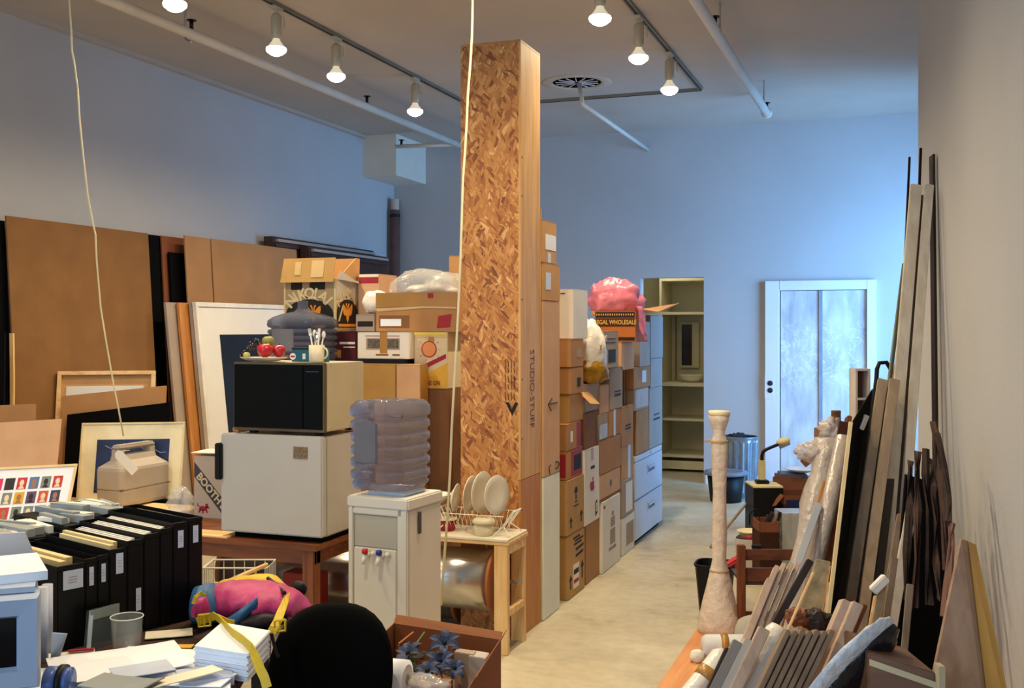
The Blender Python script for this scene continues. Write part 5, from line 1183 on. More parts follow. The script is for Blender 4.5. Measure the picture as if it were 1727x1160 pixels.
# ---- black file boxes
s0 = onZ(96, 1100, ZK); s1 = onZ(342, 1040, ZK); sd = (s1 - s0).normalized(); sb_ = Vector((-sd.y, sd.x, 0))
if sb_.dot(CAMR) > 0: sb_ = -sb_
tot = (s1 - s0).length
FILEC = mat('black_file', '#08080a', .45, var=.2, spec=.25)
FOLD = mat('manila', '#dcc490', .6, var=.05); FOLDG = mat('grey_papers', '#8e9290', .6, var=.08)
specs = [(.17, .215, 'wide', 'nearest black file box, with the large square label and cream folders on top', FOLD), (.075, .222, 'mid', 'black file box with a narrow label, second from the monitor', None), (.075, .225, 'mid', 'black file box with a narrow label, third from the monitor', None),
         (.115, .235, 'mid2', 'black file box with cream folder tops and tall label, mid-row', FOLD), (.11, .25, 'low', 'black file box with its label near the bottom, behind the glass', WHT), (.11, .26, 'none', 'black file box without a visible label, right of the glass', WHT),
         (.09, .268, 'none', 'plain black file box next to the two farthest labelled ones', WHT), (.11, .278, 'mid', 'second farthest black file box in the row, with a narrow label', None), (.105, .285, 'mid', 'farthest black file box in the row, nearest the wooden table', None)]
SW = sum(a[0] for a in specs); x_ = 0
for (w_, h_, lab, lb, top) in specs:
    w_ = w_ / SW * tot; b0 = s0 + sd * (x_ + .001); b1 = s0 + sd * (x_ + w_ - .001); x_ += w_; dp = .34
    t = thing('file_box', lb, 'file box', (b0 + b1) / 2, 'black file boxes in a row on the desk')
    nb = sb_ * dp
    MB().prism([b0, b1, b1 + nb, b0 + nb], (0, 0, h_ - .012)).build('box', FILEC, t, .002)
    # rim around the open top
    cz = Vector((0, 0, h_ - .012)); i_ = .006
    for (q0, q1) in ((b0, b1), (b1, b1 + nb), (b1 + nb, b0 + nb), (b0 + nb, b0)):
        mid = (b0 + b1 + nb) / 2; q2 = q1 + (mid - q1).normalized() * i_; q3 = q0 + (mid - q0).normalized() * i_
        MB().prism([q0 + cz, q1 + cz, q2 + cz, q3 + cz], (0, 0, .012)).build('rim', FILEC, t)
    if top is not None:
        for k in range(2 if top is FOLD else 3):
            o_ = w_ * (.2 + .28 * k); q0 = b0 + sd * o_ + nb * (.05 + .03 * k); q1 = q0 + nb * (.8 if top is not FOLD else .78)
            hh_ = .010 if top is not FOLD else .02 + .006 * k
            MB().prism([q0 + cz, q0 + cz + sd * w_ * (.14 if top is not FOLD else .24), q1 + cz + sd * w_ * (.1 if top is not FOLD else .2), q1 + cz], (0, 0, hh_)).build('folder_edge', top, t)
    n_ = -sb_
    def lab_(u0, u1, z0, z1):
        MB().prism([b0 + sd * (w_ * u0) + UP * z0 + n_ * .001, b0 + sd * (w_ * u1) + UP * z0 + n_ * .001, b0 + sd * (w_ * u1) + UP * z1 + n_ * .001, b0 + sd * (w_ * u0) + UP * z1 + n_ * .001], -n_ * .0012).build('label', LABEL, t)
        m = MB()
        for q_ in range(3):
            zz = z0 + (z1 - z0) * (.35 + .14 * q_); m.prism([b0 + sd * (w_ * (u0 + (u1 - u0) * .25)) + UP * zz + n_ * .0014, b0 + sd * (w_ * (u0 + (u1 - u0) * .7)) + UP * zz + n_ * .0014, b0 + sd * (w_ * (u0 + (u1 - u0) * .7)) + UP * (zz + .0015) + n_ * .0014, b0 + sd * (w_ * (u0 + (u1 - u0) * .25)) + UP * (zz + .0015) + n_ * .0014], -n_ * .0004)
        m.build('label_print', CBG, t)
    if lab == 'wide': lab_(.2, .9, h_ - .062, h_ - .014)
    if lab == 'mid': lab_(.3, .65, h_ - .07, h_ - .022)
    if lab == 'mid2': lab_(.35, .75, h_ - .066, h_ - .012)
    if lab == 'low': lab_(.5, .8, .06, .12)
# second row of files behind, with papers on top
back0 = s0 + sb_ * .36
for i in range(4):
    b0 = back0 + sd * (tot * i / 4) ; b1 = back0 + sd * (tot * (i + 1) / 4 - .004); nb = sb_ * .32; h_ = (.215, .225, .245, .255)[i]
    lbs = ('black file box in the back row, nearest the left photo edge', 'black file box in the back row, second from the left edge, heaped with grey papers', 'black file box in the back row, third from the left edge', 'black file box in the back row, farthest, in front of the portrait poster')
    t = thing('file_box', lbs[i], 'file box', (b0 + b1) / 2)
    MB().prism([b0, b1, b1 + nb, b0 + nb], (0, 0, h_)).build('box', FILEC, t, .002)
    rnd = random.Random(40 + i)
    for k in range(9):
        q0 = b0 + sd * (tot / 4 * rnd.uniform(.02, .8)) + nb * rnd.uniform(.0, .5); dd = (nb.normalized() + sd * rnd.uniform(-.35, .25)).normalized() * rnd.uniform(.08, .2); sw = sd * rnd.uniform(.012, .04)
        z0 = UP * (h_ + .0005); zt_2 = UP * rnd.uniform(.006, .028)
        MB().prism([q0 + z0, q0 + sw + z0, q0 + sw + dd + z0, q0 + dd + z0], zt_2).build('folder_edge', (FOLDG, WHT, FOLDG)[k % 3], t)
# grey folders bulging from the near boxes
def papers(px, py, D, L_, W2, ang, hgt, m_, name, label, cat='paper', n=1, zz=None, curl=0):
    c = onZ(px, py, zz) if zz is not None else at(px, py, D)
    d1 = Vector((math.cos(ang), math.sin(ang), 0)); d2 = Vector((-d1.y, d1.x, 0)); g = []
    for i in range(7):
        row = []
        for j in range(7):
            a_, b_ = i / 6 - .5, j / 6 - .5
            z_ = .0012 + curl * (max(0, abs(a_) - .25) ** 2 * 4 * (1 if a_ > 0 else .3) + .12 * noise.noise(Vector((a_ * 3 + px, b_ * 3, 0))) ** 2)
            row.append(c + d1 * L_ * a_ + d2 * W2 * b_ + UP * z_)
        g.append(row)
    return one(MB().sheet(g, hgt), name, m_, label, cat)
# ---- monitor
MG = mat('monitor_shell', '#a8b4c6', .5, var=.03); m0 = at(66, 1090, 2.28); 
fR = Vector((m0.x, m0.y, ZK)); dirw = (-CAMR * .93 - CAMF * .36).normalized(); wM = .36; fL = fR + dirw * wM; dep = Vector((dirw.y, -dirw.x, 0)); 
if dep.dot(CAMF) < 0: dep = -dep
ztm = at(62, 1004, 2.28).z
t = thing('computer_monitor', 'grey computer monitor cut by the left photo edge, with dark screen', 'monitor', (fR + fL) / 2)
def mon(u0, u1, d0, d1, z0, z1, nm, m_, bev=.006, sh=0):
    a = fR + dirw * wM * u0 + dep * d0; b = fR + dirw * wM * u1 + dep * d0; c = fR + dirw * wM * (u1 - sh) + dep * d1; d_ = fR + dirw * wM * (u0 + sh) + dep * d1
    for q in (a, b, c, d_): q.z = z0
    return MB().prism([a, b, c, d_], (0, 0, z1 - z0)).build(nm, m_, t, bev)
zb_ = ZK + .05
mon(.03, .97, .0701, .34, zb_ + .01, ztm - .02, 'back_shell', MG, .01, .14)
def mq(u_, z_, d_): v_ = fR + dirw * wM * u_ + dep * d_; v_.z = z_; return v_
zz0, zz1 = zb_, ztm; rg = MB(); loops = []
for (uu, za, zb3_, dd_) in ((0, zz0, zz1, .07), (0, zz0, zz1, .012), (.012, zz0 + .006, zz1 - .006, 0), (.11, zz0 + .04, zz1 - .04, .002), (.125, zz0 + .047, zz1 - .047, .018), (.125, zz0 + .047, zz1 - .047, .07)):
    loops.append([rg.bm.verts.new(p) for p in (mq(uu, za, dd_), mq(1 - uu, za, dd_), mq(1 - uu, zb3_, dd_), mq(uu, zb3_, dd_))])
for la, lb_2 in zip(loops, loops[1:] + loops[:1]):
    for k in range(4): rg.bm.faces.new((la[k], la[(k + 1) % 4], lb_2[(k + 1) % 4], lb_2[k]))
rg.build('bezel', MG, t)
mon(.12, .88, .018, .029, zb_ + .03, ztm - .03, 'screen', mat('dark_screen', '#0a0b0e', .15, spec=.6), .004)
mon(.3, .7, .08, .26, ZK, zb_, 'stand', MG, .006)
# tray of papers on the monitor
def topsheet(u_, d_, L_, W2, a_, z_, hgt, m_, name, label, cat, curl=0):
    c = fR + dirw * wM * u_ + dep * d_; an = math.atan2(dirw.y, dirw.x) + a_
    d1 = Vector((math.cos(an), math.sin(an), 0)); d2 = Vector((-d1.y, d1.x, 0)); g = []
    for i in range(7): g.append([Vector((c.x, c.y, ztm + z_)) + d1 * L_ * (i / 6 - .5) + d2 * W2 * (j / 6 - .5) + UP * (curl * noise.noise(Vector((i * .5 + u_ * 9, j * .5, 1)))) for j in range(7)])
    return one(MB().sheet(g, hgt), name, m_, label, cat)
topsheet(.5, .17, .34, .28, 0, .002, .012, MG, 'paper_tray', 'flat grey tray lying on top of the monitor', 'tray')
topsheet(.42, .17, .30, .22, .15, .0145, .02, WHTB, 'paper_stack', 'white paper stack on the tray over the monitor', 'paper', .0)
q = fR + dirw * wM * .3 + dep * .30
g = [[Vector((q.x, q.y, ztm + .0)) + dirw * (.24 * j / 6 - .12) + UP * (.0 + .085 * i / 4) + dep * (.02 * i / 4) for j in range(7)] for i in range(5)]
q = fR + dirw * wM * .5 + dep * .315
for i_, (sx_, hh2, lb, m_) in enumerate(((0, .26, 'pale grey folder with a hand-written mark, standing behind the monitor', mat('pale_folder', '#b8b4b4', .6)), (.03, .24, 'white folder behind the pale grey one at the left edge', WHT))):
    a = fR + dirw * (wM * .0 + sx_ * .3) + dep * (.37 + sx_); b = a + dirw * .34
    g = [Vector((a.x, a.y, ZK)), Vector((b.x, b.y, ZK)), Vector((b.x, b.y, ztm + .075 - i_ * .02)), Vector((a.x, a.y, ztm + .02)) + dirw * .03]
    g.insert(3, Vector((a.x, a.y, ztm + .072 - i_ * .02)) + dirw * .05)
    tt = one(MB().prism(g, dep * .012), 'paper_folder', m_, lb, 'folder', bevel=.001)
# white rolled papers standing right of the monitor
for i, (px, py, D, r, lb) in enumerate(((70, 990, 2.62, .016, 'white paper roll standing just right of the monitor'), (80, 985, 2.68, .013, 'thin white paper roll, the rightmost one beside the monitor'))):
    q = at(px, py, D); one(MB().tube([(q.x, q.y, ZK + .001), (q.x, q.y, q.z)], r, 14), 'paper_roll', mat('bluish_paper', '#bcc4d8', .5), lb, 'roll', smooth=True)
# blue-white binder fallen beside
a = at(88, 1068, 2.5); b = at(113, 1066, 2.6); 
one(MB().prism([onZ(88, 1120, ZK), onZ(100, 1112, ZK), at(114, 1068, 2.62), at(90, 1066, 2.56)], -CAMF * .01), 'envelope', mat('pale_blue_card', '#9fb4d6', .5), 'pale blue card leaning on the black file boxes near the monitor', 'card')
# lens-like blue object
q = onZ(80, 1150, ZK + .04)
t = thing('tape_roll', 'blue and black roll lying at the foot of the monitor', 'roll', (q.x, q.y, ZK))
MB().tube([q, q + CAMR * .028], .034, 20).build('barrel', mat('blue_plastic', '#4a62a0', .3), t, smooth=True); MB().tube([q + CAMR * .028, q + CAMR * .04], .038, 20).build('ring', BLK, t, smooth=True); MB().tube([q + CAMR * .04, q + CAMR * .052], .032, 20).build('barrel', mat('blue_plastic', ''), t, smooth=True)
# ---- loose papers
PAP = WHTB; PAPC = mat('cream_paper', '#e4dcc4', .6)
A0 = math.atan2(CAMR.y, CAMR.x)
papers(215, 1152, 0, .46, .30, A0 + .25, .003, PAP, 'paper_sheet', 'broad white sheet lowest in the front heap, at the bottom edge', zz=ZK + .003, curl=.01)
papers(290, 1125, 0, .36, .26, A0 - .15, .002, PAP, 'paper_sheet', 'large white sheet reaching right towards the paper stack', zz=ZK + .012, curl=.012)
papers(200, 1118, 0, .30, .22, A0 + .5, .002, PAP, 'paper_sheet', 'white sheet in front of the drinking glass', zz=ZK + .022, curl=.012)
papers(240, 1130, 0, .13, .09, A0 + .55, .002, mat('bluish_paper', ''), 'note_sheet', 'small bluish note sheet on top of the front paper heap', zz=ZK + .032, curl=.002)
papers(300, 1145, 0, .2, .05, A0 + .8, .002, PAPC, 'envelope', 'narrow cream envelope in the middle of the front heap', zz=ZK + .034, curl=.004)
papers(205, 1155, 0, .16, .09, A0 - .3, .003, FOLDG, 'plastic_sleeve', 'crumpled clear grey sleeve at the bottom edge of the heap', zz=ZK + .036, curl=.03)
papers(285, 1070, 0, .12, .07, A0 + .3, .002, PAPC, 'paper_sheet', 'small cream sheet between the glass and the paper stack', zz=ZK + .003, curl=.004)
papers(120, 1105, 0, .11, .05, A0 + .4, .002, WHT, 'paper_sheet', 'small white slip at the foot of the black file boxes', zz=ZK + .003, curl=.004)
papers(137, 1098, 0, .06, .012, A0 + .3, .004, REDI, 'pencil', 'short red pencil stub at the foot of the black file boxes', 'pencil', zz=ZK + .009)
papers(292, 1092, 0, .10, .03, A0 + .0, .003, mat('yellow_print', ''), 'printed_card', 'small card with a yellow edge left of the paper stack', 'card', zz=ZK + .003)
papers(345, 1150, 0, .12, .10, A0 + .4, .02, mat('bluish_paper', ''), 'paper_stack', 'low stack of folded bluish paper at the bottom edge by the desk corner', zz=ZK + .0)
# paper stack
tz = .812
pts = [onZ(328, 1092, tz), onZ(418, 1106, tz), onZ(455, 1066, tz), onZ(374, 1052, tz)]
t = thing('paper_stack', 'tall stack of white paper under the yellow backpack strap', 'paper', (pts[0] + pts[2]) / 2 - UP * (tz - ZK))
mid = sum(pts, Vector()) / 4
rnd = random.Random(9)
m = MB(); z_ = ZK + .001
while z_ < tz - .001:
    h_ = .0046; o_ = Vector((rnd.uniform(-1, 1), rnd.uniform(-1, 1), 0)) * .0035
    m.prism([Vector((p.x, p.y, z_)) + o_ for p in pts], (0, 0, h_ - .0012)); m.prism([mid + (p - mid) * .97 + UP * (z_ - mid.z + h_ - .0012) for p in pts], (0, 0, .0012)); z_ += h_
m.build('sheets', WHTB, t)
MB().prism([Vector((p.x, p.y, z_)) for p in pts], (0, 0, .001)).build('top_sheet', WHTB, t)
STZ = z_ + .001
# clear drinking glass
q = onZ(214, 1096, ZK + .0); gp = Vector((q.x, q.y, ZK + .001))
GLS = mat('clear_glass', '#dfe8e6', .03, var=0, alpha=.10, spec=1, coat=1)
rt = 27 / 1800 * depth(gp); hgl = at(214, 1040, depth(gp)).z - ZK
GT = thing('drinking_glass', 'empty clear drinking glass in front of the black file boxes', 'glass', gp)
MB().tube([gp + Vector((rt * .985 * math.cos(i * math.pi / 16), rt * .985 * math.sin(i * math.pi / 16), hgl)) for i in range(33)], .0016, 6).build('rim', mat('glass_rim_glint', '#e8f0ee', .05, alpha=.7, spec=1), GT, smooth=True)  # whiter rim tube, with the lip's highlight put into its colour
(MB().lathe([(rt * .80, 0), (rt * .84, .004), (rt * .97, hgl * .9), (rt, hgl), (rt * .95, hgl), (rt * .90, hgl * .8), (rt * .78, .012), (0, .010)], gp, 32)).build('bowl', GLS, GT, smooth=True)
# clear acrylic block frame
pts, n = stand(at(151, 1030, 2.72), at(200, 1017, 2.80), ZK + .001, -CAMF * .02, .012)
t = thing('acrylic_frame', 'clear plastic picture block standing left of the glass', 'frame', (pts[0] + pts[1]) / 2)
MB().prism(pts, n).build('block', mat('acrylic', '#5a666c', .08, alpha=.4, spec=.8), t, .001)
MB().prism([p + n * .1 for p in (pts[0], pts[0] + (pts[1] - pts[0]) * .12, pts[3] + (pts[2] - pts[3]) * .12, pts[3])], -n * .3).build('edge', mat('acrylic_edge', '#b8ccd8', .15), t)
MB().prism([pts[3] - UP * .025, pts[2] - UP * .025, pts[2], pts[3]], -n * .3).build('edge', mat('acrylic_edge2', '#8a9490', .2), t)
# ---- backpack
PK = mat('pink_nylon', '#ab2f66', .5, var=.15, vs=10, bump=.3, bs=22); TL_ = mat('teal_nylon', '#2c5a84', .5, var=.2, bump=.3, bs=22); YL = mat('yellow_webbing', '#c8a820', .5, var=.08, bump=.2, bs=150); DKN = mat('dark_nylon', '#1c1418', .6)
bc = onZ(420, 1052, ZK); b0 = bc + CAMF * .10
t = thing('backpack', 'pink backpack with teal panels and yellow straps lying on the desk', 'backpack', (b0.x, b0.y, ZK))
def bsec(px, pyt, pyb, Dd, w_, tilt=0, sd_=0):
    out = []; ptop = at(px, pyt, Dd); pbot = Vector((ptop.x, ptop.y, max(ZK + .002, at(px, pyb, Dd).z)))
    hz = (ptop.z - pbot.z) / 2; cz_ = (ptop.z + pbot.z) / 2
    for k in range(20):
        a_ = 2 * math.pi * k / 20; q_ = 1 + .16 * noise.noise(Vector((px * .05, a_ * 1.6, 2))) + .10 * noise.noise(Vector((px * .14, a_ * 3.1, 5)))
        out.append(Vector((ptop.x, ptop.y, cz_)) + CAMF * math.cos(a_) * w_ * q_ + UP * math.sin(a_) * hz * min(q_, 1.03))
    return out
def bag_part(rows, nm, m_, sub=5):
    secs = []
    for r0, r1 in zip(rows, rows[1:]):
        for i in range(sub): f_ = i / sub; secs.append(bsec(*[x0 + (x1 - x0) * f_ for x0, x1 in zip(r0, r1)]))
    secs.append(bsec(*rows[-1])); MB().loft(secs).build(nm, m_, t, smooth=True)
bag_part([(352, 992, 1040, 3.02, .03), (362, 984, 1046, 3.02, .07), (385, 981, 1050, 3.02, .10), (415, 982, 1052, 3.02, .115), (445, 984, 1052, 3.02, .115), (475, 990, 1050, 3.03, .11), (500, 1003, 1050, 3.04, .09), (514, 1012, 1045, 3.10, .05), (524, 1022, 1036, 3.12, .015)], 'main_pocket', PK)
bag_part([(322, 1005, 1042, 2.95, .02), (328, 990, 1055, 2.95, .05), (340, 985, 1062, 2.96, .07), (353, 986, 1062, 2.97, .085), (366, 996, 1058, 2.98, .08), (378, 1012, 1052, 2.98, .05)], 'side_pocket', TL_)
bag_part([(324, 1024, 1040, 2.86, .012), (334, 1008, 1044, 2.87, .03), (345, 1006, 1045, 2.88, .03), (352, 1020, 1044, 2.89, .012)], 'end_panel', PK)
bag_part([(380, 1044, 1060, 2.89, .01), (400, 1030, 1060, 2.90, .022), (418, 1018, 1040, 2.905, .018), (434, 1006, 1022, 2.91, .008)], 'teal_panel', TL_)
bag_part([(368, 980, 1020, 3.16, .02), (400, 972, 1020, 3.16, .05), (440, 968, 1020, 3.16, .06), (462, 970, 1020, 3.15, .05), (485, 988, 1022, 3.14, .02)], 'lid_pocket', YL)
bag_part([(405, 1042, 1064, 2.90, .02), (440, 1034, 1064, 2.90, .03), (465, 1034, 1064, 2.93, .03), (485, 1038, 1064, 2.96, .02)], 'underside', DKN)  # coloured dark for the shading under the bag
one(MB().tube([at(452, 975, 3.12), at(470, 990, 3.05), at(480, 1000, 2.98)], .006, 6), 'black_strap_end', DKN, 'short black strap lying over the pink backpack', 'strap')
one(MB().blob(at(503, 994, 3.18), (.028, .02, .026), .1, n=16, m=10), 'lens_cap', BLK, 'round black cap on the back corner of the pink backpack', 'cap', smooth=True)
def strap(pts, wd, nm='strap', m_=YL, side=None):
    P_ = [at(*p) for p in pts]; g = []
    for i, p in enumerate(P_):
        d_ = (P_[min(i + 1, len(P_) - 1)] - P_[max(i - 1, 0)]).normalized(); s_ = d_.cross(CAMF).normalized() if side is None else side
        g.append([p - s_ * wd / 2, p, p + s_ * wd / 2])
    MB().sheet(g, .0022).build(nm, m_, t)
strap([(333, 1048, 2.84), (350, 1043, 2.83), (362, 1038, 2.80), (372, 1045, 2.75), (380, 1054, 2.68), (392, 1066, 2.61), (410, 1078, 2.54), (424, 1092, 2.47), (432, 1110, 2.44), (440, 1130, 2.42), (446, 1142, 2.41), (451, 1160, 2.40)], .022)
strap([(352, 1038, 2.82), (368, 1040, 2.82), (385, 1048, 2.80), (396, 1050, 2.79)], .014)
strap([(484, 1004, 2.84), (480, 1018, 2.78), (474, 1032, 2.74), (468, 1048, 2.70), (462, 1058, 2.68), (457, 1068, 2.67)], .022)
strap([(326, 1018, 2.84), (330, 1006, 2.84), (338, 1000, 2.85), (346, 1004, 2.86)], .010)
strap([(458, 1068, 2.66), (462, 1085, 2.66), (467, 1102, 2.66), (470, 1108, 2.66)], .008, 'loose_end', DKN)
for (px, py, D, s_) in ((345, 1046, 2.815, .017), (472, 1055, 2.68, .015)):
    c = at(px, py, D); m = MB(); pp = [c + CAMR * s_ * .9 + UP * s_, c - CAMR * s_ * .9 + UP * s_ * .8, c - CAMR * s_ * .9 - UP * s_, c + CAMR * s_ * .9 - UP * s_ * .8, c + CAMR * s_ * .9 + UP * s_]
    m.tube(pp, .0035, 6); m.tube([(pp[0] + pp[1]) / 2, (pp[2] + pp[3]) / 2], .003, 6); m.build('buckle', YL, t)
one(MB().beam(at(374, 985, 3.2), at(452, 951, 3.25), .012, .012), 'wooden_stick', PINE, 'thin wooden stick lying across the top of the backpack', 'stick', bevel=.003)
# white wire basket behind backpack
c0_ = onZ(395, 1010, ZK); t = thing('wire_basket', 'white wire basket standing behind the backpack on the desk', 'basket', (c0_.x, c0_.y + .0, ZK))
q0 = at(342, 958, 3.3); q1 = at(450, 966, 3.3); zt2 = q0.z
m = MB(); bx = [Vector((q0.x, q0.y, zt2)), Vector((q1.x, q1.y, zt2)), Vector((q1.x, q1.y, zt2)) + CAMF * .12, Vector((q0.x, q0.y, zt2)) + CAMF * .12]
m.tube(bx + [bx[0]], .003, 6); m.build('rim', WIRE, t)
m = MB()
for a, b in ((bx[0], bx[1]), (bx[1], bx[2]), (bx[2], bx[3]), (bx[3], bx[0])):
    for k in range(6):
        p = a + (b - a) * (k / 6); m.tube([p, Vector((p.x, p.y, ZK + .004))], .0016, 5)
m.tube([Vector((b.x, b.y, ZK + .004)) for b in bx + [bx[0]]], .0025, 6); m.build('wires', WIRE, t)
# ================================================================== round-backed black chair
cb = at(557, 1100, 2.92); cb.z = .70
rx_ = 105 / 1800 * 2.92; zt3 = at(557, 1015, 2.92).z
t = thing('office_chair', 'black office chair with an oval backrest, in front of the water cooler', 'chair', (cb.x, cb.y, 0))
fwd = (-CAMR * .1 + CAMF).normalized()
m = MB(); zc3 = zt3 - .21; m2 = Matrix((CAMR, fwd, UP)).transposed()
ringp = []
def cring(s_, d_):
    out = []
    for k in range(40):
        a_ = 2 * math.pi * k / 40; ca_, sa_ = math.cos(a_), math.sin(a_); q_ = (abs(ca_) ** 2.5 + abs(sa_) ** 2.5) ** (-1 / 2.5)
        out.append(Vector((cb.x, cb.y, zc3)) + CAMR * (rx_ * s_ * q_ * ca_ + .018 * sa_) + UP * (.21 * s_ * q_ * sa_) + fwd * (d_ + .04 * (ca_ * s_) ** 2 * -1))
    return out
MB().loft([cring(.3, -.04), cring(.75, -.034), cring(.93, -.022), cring(1.0, 0), cring(.96, .018), cring(.7, .028), cring(.3, .03)]).build('backrest', mat('chair_fabric', '#050505', .9, var=.1, spec=.1), t, smooth=True)
sc_ = Vector((cb.x, cb.y, .44)) - fwd * .22
MB().lathe([(.0, -.03), (.2, -.03), (.225, 0), (.21, .035), (0, .045)], sc_, 30).build('seat', mat('chair_fabric', ''), t, smooth=True)
MB().tube([Vector((cb.x, cb.y, zc3 - .1)) + fwd * .01, Vector((cb.x, cb.y, .40)) + fwd * .02, sc_ - UP * .035], .014, 8).build('back_post', BLK, t, smooth=True)
MB().tube([sc_ - UP * .03, Vector((sc_.x, sc_.y, .09))], .025, 12).build('column', METAL, t)
for k in range(5):
    a_ = 2 * math.pi * k / 5 + .3; e_ = Vector((math.cos(a_), math.sin(a_), 0)); o = MB().tube([Vector((sc_.x, sc_.y, .10)), Vector((sc_.x, sc_.y, .07)) + e_ * .24], [.02, .014], 8).build('leg', BLK, t)
    MB().lathe([(.024, -.01), (.026, 0), (.024, .01)], Vector((sc_.x, sc_.y, .026)) + e_ * .24, 14, 'X').build('castor', BLK, o)
# ================================================================== open carton with blue flowers
zr_ = .56
p0 = onZ(664, 1050, zr_); p1 = onZ(845, 1078, zr_); p2 = onZ(783, 1172, zr_); p3 = p0 + (p2 - p1)
t = thing('open_carton', 'open brown carton on the floor holding blue fabric flowers', 'box', (p0 + p1 + p2 + p3) / 4 - UP * zr_)
cm = (p0 + p1 + p2 + p3) / 4; BXD = mat('carton_inside', '#7c4c2e', .8, var=.06)
def fl_(p): return Vector((p.x, p.y, .004))
for a, b in ((p0, p1), (p1, p2), (p2, p3), (p3, p0)):
    inn = (cm - (a + b) / 2); inn.z = 0; inn = inn.normalized() * .004
    MB().prism([fl_(a), fl_(b), b, a], inn).build('side_panel', BXD, t)
MB().prism([fl_(p0), fl_(p1), fl_(p2), fl_(p3)], (0, 0, .004)).build('base_panel', BXD, t)
fd = (p1 - p2).normalized(); outw = (p1 - p0).normalized()
MB().prism([p1, p2, p2 + outw * .035 + UP * .055, p1 + outw * .03 + UP * .05 - fd * .05], outw * .003).build('flap', BXD, t)
MB().prism([p0, p1, p1 + fd * .03 + UP * .015, p0 + fd * .03 + UP * .02], fd * .003).build('flap', BXD, t)
MB().prism([cm + (p - cm) * .97 - UP * (.14) for p in (p0, p1, p2, p3)], (0, 0, .004)).build('inner_layer', BXD, t)
cz4 = zr_ - .135
# flowers
FLB = mat('blue_petal', '#2f3d60', .6, var=.3, vs=18); FLD = mat('dark_leaf', '#151c1a', .7, var=.3); STM = mat('green_stem', '#5e7040', .6)
rnd = random.Random(12)
def flower(c, tilt, s, label, seed):
    t = thing('fabric_flower', label, 'flower', c, 'blue fabric flowers in the open carton'); r2 = random.Random(seed)
    nrm = Vector((tilt[0], tilt[1], 1)).normalized(); ax = nrm.orthogonal().normalized(); ay = nrm.cross(ax)
    for k in range(6):
        a_ = 2 * math.pi * k / 6 + r2.uniform(-.2, .2); d_ = ax * math.cos(a_) + ay * math.sin(a_); sdv = nrm.cross(d_); g = []
        for i in range(6):
            v_ = i / 5; w_ = s * .25 * math.sin(math.pi * min(1, v_ * .92 + .06)) ** .8; h_ = s * (.5 * math.sin(v_ * 1.9) - .35 * v_ * v_); c_ = c + d_ * s * v_ + nrm * h_
            g.append([c_ - sdv * w_ + nrm * w_ * .35, c_, c_ + sdv * w_ + nrm * w_ * .35])
        MB().sheet(g, .0012).build('petal', FLB, t)
    MB().blob(c + nrm * .008, (.007, .007, .01), .1, n=8, m=6).build('centre', FLD, t)
    e_ = c - nrm * .02; f_ = Vector((c.x + r2.uniform(-.05, .05), c.y + r2.uniform(-.03, .03), cz4 + .01)); MB().tube([c, e_, f_], .0025, 6).build('stem', STM, t)
D5 = 3.25
for i, (px, py, D, tl, s, lb) in enumerate(((750, 1088, 3.35, (.2, -.7), .055, 'largest blue fabric flower, upper right in the open carton'), (690, 1105, 3.2, (-.3, -.6), .05, 'blue fabric flower nearest the black chair in the open carton'), (742, 1118, 3.15, (.3, -.6), .05, 'blue fabric flower in the centre of the open carton'),
                                        (722, 1135, 3.1, (-.1, -.5), .045, 'low blue fabric flower above the clear plastic in the open carton'), (765, 1130, 3.12, (.5, -.4), .04, 'small blue fabric flower nearest the right side of the open carton'))):
    flower(at(px, py, D), tl, s, lb, 50 + i)
m = MB()
for k in range(44):
    c = at(rnd.uniform(675, 770), rnd.uniform(1095, 1140), rnd.uniform(3.15, 3.35)); a_ = rnd.uniform(0, 6.28); d_ = Vector((math.cos(a_), math.sin(a_), rnd.uniform(-.2, .5))).normalized(); s_ = d_.cross(UP).normalized(); L2 = rnd.uniform(.03, .05)
    g = [[c + d_ * L2 * i / 4 - s_ * .012 * math.sin(math.pi * (i + .3) / 4.6), c + d_ * L2 * i / 4 + UP * .004, c + d_ * L2 * i / 4 + s_ * .012 * math.sin(math.pi * (i + .3) / 4.6)] for i in range(5)]; m.sheet(g, .001)
o = m.build('leaf_pile', FLD, None); tag(o, 'dark leaves lying under the blue flowers in the open carton', 'leaves', None, 'stuff')
for (a, b, mm, lb) in (((673, 1085), (697, 1066), mat('orange_stem', '#b86a34', .6), 'bare orange stem poking up by the black chair'), ((700, 1088), (716, 1066), STM, 'bare green stem poking up beside the blue flowers')):
    one(MB().tube([at(*a, 3.3) - UP * .06, at(*a, 3.3), at(*b, 3.38)], .003, 6), 'flower_stem', mm, lb, 'stem')
# small white cartons, paper roll and clear plastic inside
for (px, py, D, hu, hv, hz, lb, nm, mm) in ((785, 1098, 3.3, .035, .02, .09, 'small grey-white carton at the back inside the open carton', 'small_carton', CBG), (808, 1103, 3.28, .03, .03, .075, 'small white carton in the back right corner of the open carton', 'small_carton', mat('off_white_card', '#b8b0a8', .6))):
    c = at(px, py, D); one(MB().obox((c.x, c.y, (c.z + cz4) / 2), outw * hu, fd * hv, (0, 0, (c.z - cz4) / 2)), nm, mm, lb, 'box', bevel=.002)
c = at(655, 1142, 3.0); d_ = (CAMR * .9 - CAMF * .25).normalized()
t = thing('paper_towel_roll', 'white paper towel roll lying at the left in the open carton', 'roll', c)
MB().tube([c - d_ * .07, c + d_ * .055], .052, 26).build('paper', WHTB, t, smooth=True)
MB().tube([c + d_ * .0545, c + d_ * .057], .040, 26).build('end', WHT, t); MB().tube([c + d_ * .057, c + d_ * .0585], .014, 16).build('core', CBG, t)
